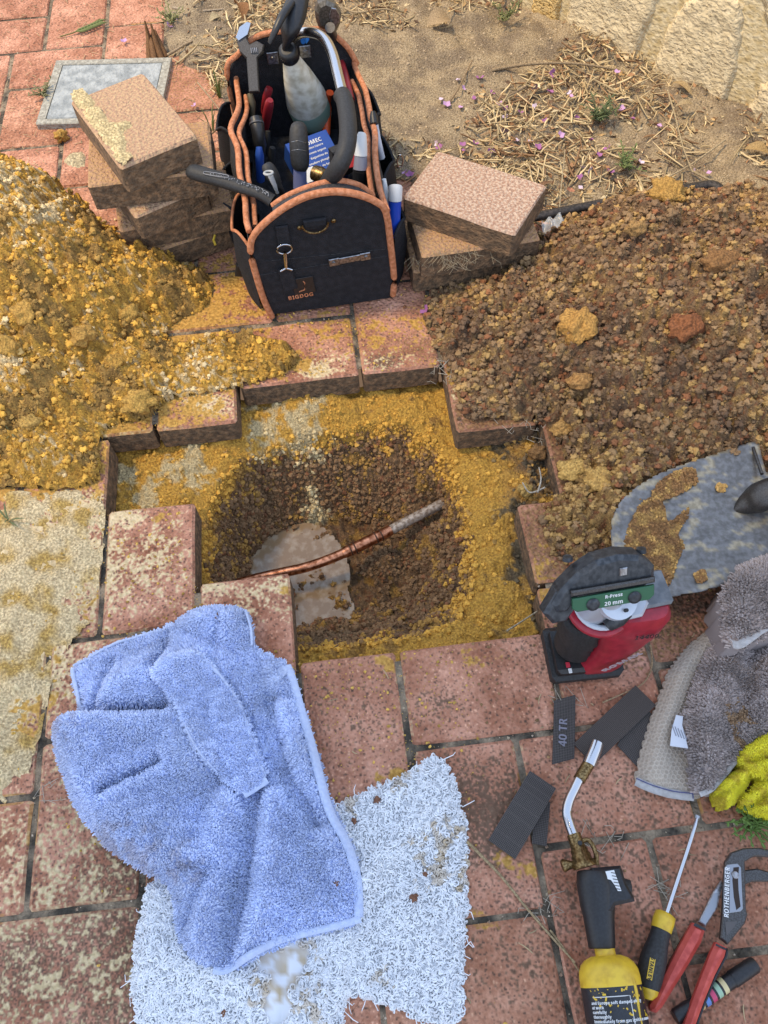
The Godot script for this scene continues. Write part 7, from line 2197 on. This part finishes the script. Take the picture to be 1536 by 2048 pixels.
	hem(tan_root, [Vector2(0.3312, -0.2022), Vector2(0.3506, -0.192), Vector2(0.3799, -0.1834), Vector2(0.4071, -0.1789)], 0.013, func(p): return wh.call(p, 0.006), 0.003, grey_hem)
	for q in [[Vector2(0.3319, -0.2052), Vector2(0.3514, -0.1949), Vector2(0.3806, -0.1863), Vector2(0.4079, -0.1818)], [Vector2(0.4065, -0.1878), Vector2(0.405, -0.1753)]]:
		var ln := []
		for p in curve(q, 4):
			ln.append(Vector3(p.x, wh.call(p, 0.006) + 0.0038, p.y))
		tube_part(tan_root, "stitching", ln, 0.0007, mat(lin(0.08, 0.09, 0.22), 0.8), 4)
	# pile side folded over to the right
	var taupe := Color(0.4, 0.335, 0.305)
	var tn := func(p: Vector3) -> Color:
		var c := taupe * (1.0 + 0.35 * tone.get_noise_2d(p.x * 2.0, p.z * 2.0))
		for g in [[Vector2(0.4776, -0.2758), 0.022], [Vector2(0.4761, -0.2406), 0.012]]:
			var w: float = 1.0 - Vector2(p.x, p.z).distance_to(g[0]) / g[1] + blot.get_noise_2d(p.x, p.z) * 0.9
			if w > 0.3:
				c = c.lerp(Color(0.34, 0.2, 0.08), 0.8)
		return c
	var pr := [[[Vector2(0.4905, -0.3699), Vector2(0.4669, -0.304), Vector2(0.436, -0.2352), Vector2(0.4133, -0.183)], 0.03, 0.018], [[Vector2(0.5455, -0.3826), Vector2(0.4952, -0.3027), Vector2(0.4533, -0.2208)], 0.02, -0.012], [[Vector2(0.5703, -0.366), Vector2(0.5196, -0.2871), Vector2(0.4772, -0.2333)], 0.025, 0.02], [[Vector2(0.4386, -0.3054), Vector2(0.42, -0.2497)], 0.015, 0.01]]
	var ph := func(p: Vector2, d: float) -> float:
		var k := clampf(d / 0.02, 0, 1)
		var y := 0.016 + 0.016 * sqrt(k * (2.0 - k)) + 0.005 * wav.get_noise_2dv(p)
		for r in pr:
			var e: float = path_distance(r[0], p) / r[1]
			y += r[2] * exp(-e * e) * k
		return y
	var pp := rounded([Vector2(0.5128, -0.4438), Vector2(0.4947, -0.4166), Vector2(0.476, -0.3861), Vector2(0.4457, -0.3418), Vector2(0.4214, -0.299), Vector2(0.4082, -0.2782), Vector2(0.4101, -0.2433), Vector2(0.4065, -0.2096), Vector2(0.4041, -0.1756), Vector2(0.4214, -0.18), Vector2(0.4446, -0.1999), Vector2(0.4719, -0.2233), Vector2(0.4931, -0.2407), Vector2(0.5378, -0.2511), Vector2(0.627, -0.2678), Vector2(0.6994, -0.4465), Vector2(0.627, -0.4585)], 1)
	var ps := sheet(pp, 0.005, ph, null, 0.02)
	var ptm := mat(lin(0.28, 0.24, 0.23), 0.95)
	part(tan_root, "pile_side", ps.mesh, ptm)
	pile(tan_root, ps, 21000, 0.0062, tuft_mesh, yarn, tn, 1.1, 202)
	hem(tan_root, [Vector2(0.4077, -0.1771), Vector2(0.4271, -0.1841), Vector2(0.4502, -0.2029), Vector2(0.4771, -0.2266), Vector2(0.497, -0.2415)], 0.007, func(p): return ph.call(p, 0.004), 0.002, grey_hem)
	# its upper end heaped over the shovel's shoulder
	var tp := rounded([Vector2(0.5067, -0.474), Vector2(0.483, -0.4435), Vector2(0.4773, -0.4092), Vector2(0.4732, -0.3816), Vector2(0.4704, -0.3539), Vector2(0.4992, -0.3634), Vector2(0.5455, -0.3795), Vector2(0.6305, -0.3826), Vector2(0.6846, -0.5054), Vector2(0.5961, -0.5059), Vector2(0.548, -0.4921)], 1)
	var th := func(p: Vector2, d: float) -> float:
		var k := clampf(d / 0.03, 0, 1)
		var y := 0.085 + 0.026 * sqrt(k * (2.0 - k)) + 0.008 * wav.get_noise_2dv(p * 1.4)
		var e: float = path_distance([Vector2(0.4722, -0.3943), Vector2(0.5036, -0.3801), Vector2(0.5528, -0.4053)], p) / 0.014
		return y - 0.014 * exp(-e * e)
	var ts := sheet(tp, 0.005, th, null, 0.075)
	part(tan_root, "heaped_end", ts.mesh, ptm)
	pile(tan_root, ts, 9500, 0.0062, tuft_mesh, yarn, tn, 1.1, 203)
	hem(tan_root, [Vector2(0.4705, -0.3597), Vector2(0.4832, -0.3605), Vector2(0.5009, -0.3699), Vector2(0.5256, -0.3834), Vector2(0.5623, -0.389)], 0.012, func(p): return th.call(p, 0.012), 0.003, grey_hem)
	# care label
	var care := part(tan_root, "care_label", flat_prism([Vector2(0.3999, -0.2857), Vector2(0.4093, -0.2831), Vector2(0.4052, -0.2713), Vector2(0.4063, -0.2386), Vector2(0.3822, -0.2432), Vector2(0.3891, -0.265)], 0.03, 0.0008, 0.0), mat(lin(0.62, 0.64, 0.68), 0.8))
	for k in 5:
		var ln := Shape.new()
		ln.box(Vector3(0.3957, 0.0312, -0.2679) + Vector3(0.0035 * (k - 1), 0, 0.004 + 0.002 * k), Vector3(0.0012, 0.0004, 0.016 - 0.001 * k), 0.0, Basis(Vector3.UP, 0.15))
		part(care, "print_line", ln.done(), mat(lin(0.25, 0.26, 0.3), 0.8))

	# ------------------------------------------------ yellow cloth
	var yc := thing("yellow_cloth", "crumpled bright yellow microfibre cloth below the taupe towel", "cloth", Vector3(0.493, 0, -0.198))
	var yn := noise(26, FastNoiseLite.TYPE_SIMPLEX, 3, 204)
	var yellow := func(p: Vector3) -> Color:
		var k := yn.get_noise_2d(p.x * 1.2, p.z * 1.2)
		var c := Color(0.85, 0.77, 0.03).lerp(Color(0.58, 0.43, 0.02), clampf(k * 2.2 - 0.1, 0, 0.9))
		return c
	var ym := mat(lin(0.8, 0.72, 0.03), 0.9, 0, noise_tex(256, noise(0.03, FastNoiseLite.TYPE_SIMPLEX, 4, 205), Color(0.72, 0.68, 0.5), Color(1, 1, 1)), M.grain_bump, 9.0, 0.4)
	for q in [[[Vector2(0.4812, -0.233), Vector2(0.4851, -0.2157), Vector2(0.4628, -0.2046), Vector2(0.4454, -0.1961), Vector2(0.4299, -0.1862), Vector2(0.4304, -0.1685), Vector2(0.4335, -0.1561), Vector2(0.4522, -0.1629), Vector2(0.4663, -0.1701), Vector2(0.4867, -0.1955), Vector2(0.5025, -0.2286)], 0.012, [[[Vector2(0.4342, -0.1586), Vector2(0.4515, -0.1872), Vector2(0.4851, -0.2157)], 0.008, 0.018], [[Vector2(0.4323, -0.1847), Vector2(0.4663, -0.1964), Vector2(0.4902, -0.2087)], 0.006, 0.012], [[Vector2(0.4326, -0.1716), Vector2(0.4591, -0.1901)], 0.004, -0.008]]], [[Vector2(0.4568, -0.1665), Vector2(0.4812, -0.1816), Vector2(0.5086, -0.2069), Vector2(0.57, -0.2041), Vector2(0.5638, -0.1393), Vector2(0.5166, -0.1382), Vector2(0.485, -0.1453), Vector2(0.4674, -0.1551)], 0.016, [[[Vector2(0.4603, -0.1669), Vector2(0.4947, -0.181), Vector2(0.5349, -0.2023)], 0.008, 0.018], [[Vector2(0.479, -0.1481), Vector2(0.5046, -0.1675), Vector2(0.5438, -0.1853)], 0.007, 0.014], [[Vector2(0.471, -0.1562), Vector2(0.4993, -0.173)], 0.004, -0.008]]], [[Vector2(0.468, -0.227), Vector2(0.4868, -0.2382), Vector2(0.5158, -0.2539), Vector2(0.5777, -0.2662), Vector2(0.565, -0.1798), Vector2(0.5139, -0.1886), Vector2(0.4882, -0.193), Vector2(0.4708, -0.2036)], 0.035, [[[Vector2(0.475, -0.2257), Vector2(0.5156, -0.236), Vector2(0.5584, -0.2408)], 0.012, 0.016], [[Vector2(0.4763, -0.2044), Vector2(0.5086, -0.2108), Vector2(0.5505, -0.2142)], 0.008, 0.01], [[Vector2(0.4755, -0.2144), Vector2(0.5254, -0.2221)], 0.005, -0.01]]]]:
		var hh := func(p: Vector2, d: float) -> float:
			var k := clampf(d / 0.007, 0, 1)
			var y: float = q[1] + 0.008 * sqrt(k * (2.0 - k)) + 0.003 * wav.get_noise_2dv(p * 2.0)
			for r in q[2]:
				var e: float = path_distance(r[0], p) / r[1]
				y += r[2] * exp(-e * e) * k
			return y
		var sy := sheet(rounded(q[0], 1), 0.004, hh, null, q[1])
		var o := part(yc, "fold", sy.mesh, ym)
		pile(o, sy, 6500, 0.002, tuft_mesh, yarn, yellow, 0.7, 206)


func honeycomb(size: int, cells: int, lo: Color, hi: Color) -> ImageTexture:
	var im := Image.create(size, size, false, Image.FORMAT_RGB8)
	var w := float(size) / cells
	var hgt := w * 0.866
	var rows: int = int(round(size / hgt / 2.0)) * 2
	hgt = float(size) / rows
	for y in size:
		for x in size:
			var best := 1e9
			var second := 1e9
			var r := int(y / hgt)
			for dr in [-1, 0, 1, 2]:
				var rr: int = r + dr
				var off := 0.5 if posmod(rr, 2) == 1 else 0.0
				var cc := floorf(x / w - off)
				for dc in [0.0, 1.0]:
					var d := Vector2((cc + dc + off) * w - x, (rr * hgt) - y).length()
					if d < best:
						second = best
						best = d
					elif d < second:
						second = d
			im.set_pixel(x, y, lo.lerp(hi, clampf(1.0 - (second - best) / (w * 0.45), 0, 1)))
	return ImageTexture.create_from_image(im)


func build_plants():
	# dry leaves one can pick out
	var leaf := func(at: Vector3, length: float, width: float, turn: float, tilt: float, c: Color, label: String):
		var s := Shape.new()
		s.smooth(1)
		var n := 8
		var rows := []
		for i in n + 1:
			var t := float(i) / n
			var w := width * 0.5 * pow(sin(PI * clampf(t * 0.96 + 0.02, 0, 1)), 0.8)
			var arc := 0.18 * length * sin(PI * t)
			rows.append([Vector3((t - 0.5) * length, arc + w * 0.5, -w), Vector3((t - 0.5) * length, arc, 0), Vector3((t - 0.5) * length, arc + w * 0.55, w)])
		for i in n:
			for k in 2:
				s.quad(rows[i][k], rows[i + 1][k], rows[i + 1][k + 1], rows[i][k + 1])
		var o := whole("dry_leaf", s.done(), mat(c.linear_to_srgb(), 0.8, 0, M.grain, null, 12.0), label, "leaf", "fallen dry leaves")
		o.transform = Transform3D(Basis(Vector3.UP, turn) * Basis(Vector3.RIGHT, tilt), at)
	leaf.call(Vector3(-0.3063, 0.03, -2.1084), 0.075, 0.036, 1.9, 0.5, Color(0.36, 0.17, 0.06), "large curled brown leaf standing behind the tool bag")
	leaf.call(Vector3(0.1922, 0.03, -2.0164), 0.06, 0.05, 0.3, 0.3, Color(0.5, 0.36, 0.2), "pale tan heart shaped leaf at the top of the bed")
	leaf.call(Vector3(0.8432, 0.02, -1.4945), 0.05, 0.026, -0.4, 0.2, Color(0.5, 0.34, 0.14), "tan leaf at the right edge near the wall foot")
	leaf.call(Vector3(0.5411, 0.025, -1.3891), 0.04, 0.02, 1.9, 0.3, Color(0.52, 0.38, 0.2), "tan leaf propped against the black pry bar")
	leaf.call(Vector3(0.7272, 0.03, -1.7069), 0.06, 0.014, -1.0, 0.2, Color(0.48, 0.34, 0.16), "narrow tan leaf leaning at the wall foot")
	leaf.call(Vector3(0.7177, 0.03, -1.649), 0.04, 0.014, 0.1, 0.2, Color(0.52, 0.4, 0.22), "short pale leaf below the narrow one at the wall foot")
	leaf.call(Vector3(-0.3684, 0.02, -2.0961), 0.03, 0.022, 0.5, 0.2, Color(0.55, 0.45, 0.26), "small pale leaf left of the curled brown leaf")
	leaf.call(Vector3(0.3095, 0.02, -1.5967), 0.025, 0.014, 0.2, 0.2, Color(0.1, 0.05, 0.06), "small dark purple leaf in the straw")
	leaf.call(Vector3(0.3955, 0.03, -1.7326), 0.022, 0.014, 0.1, 0.2, Color(0.1, 0.05, 0.06), "dark leaf under the long twig")
	leaf.call(Vector3(-0.0002, 0.02, -1.7653), 0.03, 0.016, -0.5, 0.2, Color(0.55, 0.42, 0.2), "yellow leaf beside the tool bag's right rim")
	leaf.call(Vector3(0.3616, 0.02, -1.4064), 0.07, 0.01, 0.6, 0.2, Color(0.3, 0.16, 0.08), "long curled brown leaf behind the right stack")
	# twigs and long stems
	var twig := func(pts: Array, r: float, c: Color, label: String):
		var s := Shape.new()
		var line := curve(pts, 5)
		var rr := []
		for i in line.size():
			rr.append(r * (1.0 - 0.45 * i / line.size()))
		s.tube(line, rr, 6)
		whole("twig", s.done(), mat(c.linear_to_srgb(), 0.9, 0, M.grain, null, 10.0), label, "twig", "twigs and dry stems")
	twig.call([Vector3(0.3041, 0.025, -1.8204), Vector3(0.3943, 0.03, -1.8288), Vector3(0.4974, 0.035, -1.8144), Vector3(0.5995, 0.03, -1.7891)], 0.004, Color(0.42, 0.31, 0.18), "longest straight twig lying across the straw below the wall")
	twig.call([Vector3(0.3262, 0.02, -1.7214), Vector3(0.386, 0.025, -1.76), Vector3(0.4197, 0.03, -1.7994)], 0.0028, Color(0.3, 0.22, 0.14), "short grey twig slanting under the longest twig")
	twig.call([Vector3(0.3742, 0.02, -1.7085), Vector3(0.4166, 0.025, -1.7293), Vector3(0.4381, 0.03, -1.7405)], 0.0026, Color(0.12, 0.09, 0.07), "dark twig beside the short grey twig")
	twig.call([Vector3(0.1834, 0.02, -1.6954), Vector3(0.2156, 0.03, -1.7427), Vector3(0.261, 0.03, -1.8552)], 0.0026, Color(0.36, 0.25, 0.14), "thin brown stem rising left of the petals")
	twig.call([Vector3(0.7784, 0.03, -1.5224), Vector3(0.685, 0.03, -1.4468), Vector3(0.5842, 0.035, -1.3766), Vector3(0.5456, 0.03, -1.3322)], 0.0024, Color(0.55, 0.44, 0.27), "pale straw stem reaching down to the pry bar")
	twig.call([Vector3(0.6805, 0.05, -1.6759), Vector3(0.6779, 0.05, -1.587), Vector3(0.6747, 0.045, -1.4926), Vector3(0.6788, 0.04, -1.4103)], 0.0022, Color(0.52, 0.41, 0.24), "pale stem hanging down right of the green weed")
	twig.call([Vector3(0.6814, 0.03, -1.431), Vector3(0.7324, 0.03, -1.3802), Vector3(0.7921, 0.03, -1.3301)], 0.0026, Color(0.5, 0.4, 0.24), "pale stem running past the pry bar's hook")
	twig.call([Vector3(0.3846, 0.035, -1.3076), Vector3(0.398, 0.04, -1.3758), Vector3(0.4254, 0.04, -1.5012)], 0.0018, Color(0.55, 0.45, 0.28), "upright pale stem crossing the pry bar")
	twig.call([Vector3(-0.4858, 0.01, -2.1761), Vector3(-0.424, 0.015, -2.1457), Vector3(-0.3479, 0.012, -2.1539)], 0.0034, Color(0.55, 0.45, 0.32), "pale twig at the top edge left of the bag")
	twig.call([Vector3(-0.4799, 0.01, -1.9678), Vector3(-0.4438, 0.015, -1.9942), Vector3(-0.4215, 0.012, -2.0187)], 0.0034, Color(0.48, 0.36, 0.22), "short twig beside the dead stump")
	twig.call([Vector3(-0.0383, 0.02, -2.1177), Vector3(-0.0069, 0.03, -2.0767), Vector3(0.0626, 0.03, -2.0864), Vector3(0.0997, 0.02, -2.0749)], 0.003, Color(0.5, 0.38, 0.22), "forked tan twig behind the hammer")
	twig.call([Vector3(-0.399, 0.005, -1.8581), Vector3(-0.3602, 0.02, -1.7741), Vector3(-0.3248, 0.02, -1.7065)], 0.002, Color(0.5, 0.38, 0.22), "thin tan stem on the pavers left of the bag")
	twig.call([Vector3(-0.3761, 0.006, -1.6231), Vector3(-0.3409, 0.02, -1.6502), Vector3(-0.3062, 0.03, -1.6724)], 0.0022, Color(0.3, 0.2, 0.1), "thin brown stem between left stack and bag")
	twig.call([Vector3(0.0907, 0.01, -0.1346), Vector3(0.131, 0.004, -0.092), Vector3(0.1594, 0.004, -0.0538), Vector3(0.1871, 0.004, -0.0191), Vector3(0.2138, 0.006, 0.0128)], 0.0022, Color(0.5, 0.37, 0.2), "long dry grass stem running from the rag to the torch")
	twig.call([Vector3(0.1881, 0.003, -0.0248), Vector3(0.2037, 0.004, -0.0015), Vector3(0.2183, 0.006, 0.0239)], 0.0016, Color(0.5, 0.37, 0.2), "second dry stem joining the long one at the torch")
	twig.call([Vector3(0.3933, 0.006, -0.3988), Vector3(0.3898, 0.004, -0.3683), Vector3(0.376, 0.005, -0.3456), Vector3(0.3569, 0.006, -0.3326)], 0.0016, Color(0.5, 0.34, 0.18), "curved dry stem between press tool and taupe towel")
	twig.call([Vector3(0.3061, 0.005, -0.3152), Vector3(0.3294, 0.006, -0.3235), Vector3(0.3508, 0.006, -0.3314)], 0.0014, Color(0.52, 0.36, 0.2), "short dry stem touching the ribbed mesh strip")
	twig.call([Vector3(0.1845, -0.03, -0.4454), Vector3(0.2075, -0.03, -0.4585), Vector3(0.2358, -0.02, -0.4726)], 0.0018, Color(0.5, 0.42, 0.28), "dry stem at the pit's lower right corner")
	twig.call([Vector3(0.2794, -0.02, -0.6989), Vector3(0.2524, -0.02, -0.6903), Vector3(0.241, -0.015, -0.7081)], 0.0018, Color(0.6, 0.55, 0.45), "pale root curling across the right notch")
	twig.call([Vector3(0.2652, -0.02, -0.6896), Vector3(0.2734, -0.015, -0.7113), Vector3(0.2728, -0.012, -0.735)], 0.0018, Color(0.6, 0.55, 0.45), "second pale root standing in the right notch")
	twig.call([Vector3(0.6813, 0.1, -1.085), Vector3(0.691, 0.1, -1.0529), Vector3(0.7058, 0.1, -1.0211)], 0.0018, Color(0.62, 0.5, 0.3), "straw lying on the brown heap at the right edge")
	# dead stump sticking up by the drain cover
	var st := thing("dead_stump", "splintered brown dead stump beside the drain cover", "stump", Vector3(-0.5091, 0, -1.9868))
	for k in 7:
		var a := k * 0.9
		tube_part(st, "splinter", [Vector3(-0.5081, 0, -1.9763) + Vector3(cos(a), 0, sin(a)) * 0.02, Vector3(-0.5126, 0, -1.9976) + Vector3(cos(a) * 0.012, 0.03, sin(a) * 0.012), Vector3(-0.5149, 0, -2.0084) + Vector3(cos(a) * 0.01, 0.05 + 0.02 * sin(k * 2.0), sin(a) * 0.008)], [0.009, 0.007, 0.002], mat(lin(0.26, 0.13, 0.05), 0.9, 0, M.grain, null, 10.0), 5)
	# sprig of grass head on the pavers
	var sp := thing("grass_head", "green grass seed head lying on the upper left pavers", "grass head", Vector3(-0.7153, 0, -2.1226))
	tube_part(sp, "stem", [Vector3(-0.7651, 0.004, -2.0799), Vector3(-0.7346, 0.005, -2.091), Vector3(-0.7052, 0.006, -2.1112), Vector3(-0.6714, 0.006, -2.1464)], 0.0016, mat(lin(0.2, 0.17, 0.06), 0.9), 5)
	for k in 16:
		var p := Vector3(-0.7282, 0.006, -2.0932).lerp(Vector3(-0.6758, 0.006, -2.1311), k / 15.0)
		var sg := -1.0 if k % 2 == 0 else 1.0
		tube_part(sp, "seed", [p, p + Vector3(0.012, 0.003, 0.006 * sg), p + Vector3(0.026, 0.001, 0.008 * sg - 0.006)], [0.0012, 0.003, 0.0006], mat(lin(0.16, 0.19, 0.06), 0.8), 5)
	# small weeds: tufts of narrow leaves
	var weed := func(at: Vector3, blades: int, height: float, spread: float, c: Color, label: String, feathery := false):
		var root := thing("weed", label, "weed", at, "small weeds")
		var m := mat(c.linear_to_srgb(), 0.75)
		m.backlight = Color(0.2, 0.25, 0.1)
		for i in blades:
			var a := rng.randf() * TAU
			var h := height * rng.randf_range(0.5, 1.1)
			var o := Vector3(cos(a), 0, sin(a)) * spread * rng.randf_range(0.3, 1.0)
			var s := Shape.new()
			s.smooth(1)
			var p0 := at + o * 0.12
			var p1 := at + o * 0.55 + Vector3(0, h * 0.7, 0)
			var p2 := at + o + Vector3(0, h, 0)
			s.tube([p0, p1, p2], [0.0012, 0.0016, 0.0004], 4, 0.5)
			if feathery:
				for k in 7:
					var q := p0.lerp(p1, 0.3 + 0.1 * k) if k < 4 else p1.lerp(p2, (k - 3) / 4.0)
					var d := Vector3(rng.randfn(0, 1), rng.randf() * 0.7, rng.randfn(0, 1)).normalized() * height * 0.32
					s.tube([q, q + d * 0.6, q + d], [0.0012, 0.0022, 0.0004], 4, 0.5)
			part(root, "leaf", s.done(), m)
	weed.call(Vector3(-0.3426, 0, -1.8031), 9, 0.07, 0.035, Color(0.13, 0.17, 0.04), "upright green grass tuft just left of the bag's top")
	weed.call(Vector3(-0.3526, 0, -1.6793), 8, 0.045, 0.04, Color(0.14, 0.17, 0.05), "small green tuft on the pavers between left stack and bag")
	weed.call(Vector3(0.5208, 0.02, -1.6249), 16, 0.045, 0.045, Color(0.1, 0.13, 0.05), "feathery green weed growing in the straw", true)
	weed.call(Vector3(0.5496, 0.02, -1.4615), 14, 0.03, 0.05, Color(0.15, 0.19, 0.06), "low feathery green weed below the taller one", true)
	weed.call(Vector3(0.3597, 0.02, -2.0312), 14, 0.035, 0.05, Color(0.16, 0.17, 0.06), "green weed at the foot of the wall's left end", true)
	weed.call(Vector3(-0.4819, 0.005, -2.1168), 16, 0.03, 0.05, Color(0.26, 0.25, 0.1), "pale green weed at the top of the pavers", true)
	weed.call(Vector3(-0.7658, 0.004, -1.8392), 14, 0.025, 0.04, Color(0.2, 0.19, 0.08), "dry green weed along the drain cover's left edge", true)
	weed.call(Vector3(-0.6325, 0.005, -0.6706), 6, 0.02, 0.04, Color(0.14, 0.16, 0.06), "tiny green sprig on the cream sand at the left edge")
	weed.call(Vector3(-0.648, 0.02, -0.8343), 6, 0.02, 0.03, Color(0.2, 0.2, 0.08), "tiny green sprig at the foot of the sand heap")
	weed.call(Vector3(0.4768, 0.004, -0.1423), 18, 0.02, 0.05, Color(0.1, 0.17, 0.03), "small clover like weed below the yellow cloth", true)
	weed.call(Vector3(0.2611, 0.02, -1.1766), 8, 0.02, 0.035, Color(0.1, 0.12, 0.08), "grey green sprig at the foot of the right stack", true)
	# tufts of pale roots at the paver edges of the pit
	var rt := Shape.new()
	for q in [[Vector3(0.2657, 0.002, -0.8157), 0.035], [Vector3(0.2887, -0.02, -0.7973), 0.02], [Vector3(0.1375, 0, -0.9257), 0.02], [Vector3(0.2455, 0.002, -0.3227), 0.02], [Vector3(-0.4833, 0.002, -0.2288), 0.03], [Vector3(0.1854, 0.002, -0.051), 0.02], [Vector3(0.3426, 0.002, -0.068), 0.015], [Vector3(0.2711, 0.001, -0.1295), 0.04], [Vector3(0.1166, 0.002, -0.9547), 0.03]]:
		for i in 11:
			var p: Vector3 = q[0] + Vector3(rng.randfn(0, q[1] * 0.6), 0, rng.randfn(0, q[1] * 0.3))
			rt.tube([p, p + Vector3(rng.randfn(0, 0.006), rng.randf() * 0.006, rng.randfn(0, 0.006)), p + Vector3(rng.randfn(0, 0.014), rng.randf() * 0.004, rng.randfn(0, 0.012))], 0.0005, 3)
	tag(whole("root_tufts", rt.done(), mat(lin(0.48, 0.42, 0.32), 0.9)), "pale dry root tufts in the paver joints", "roots", "", "stuff")
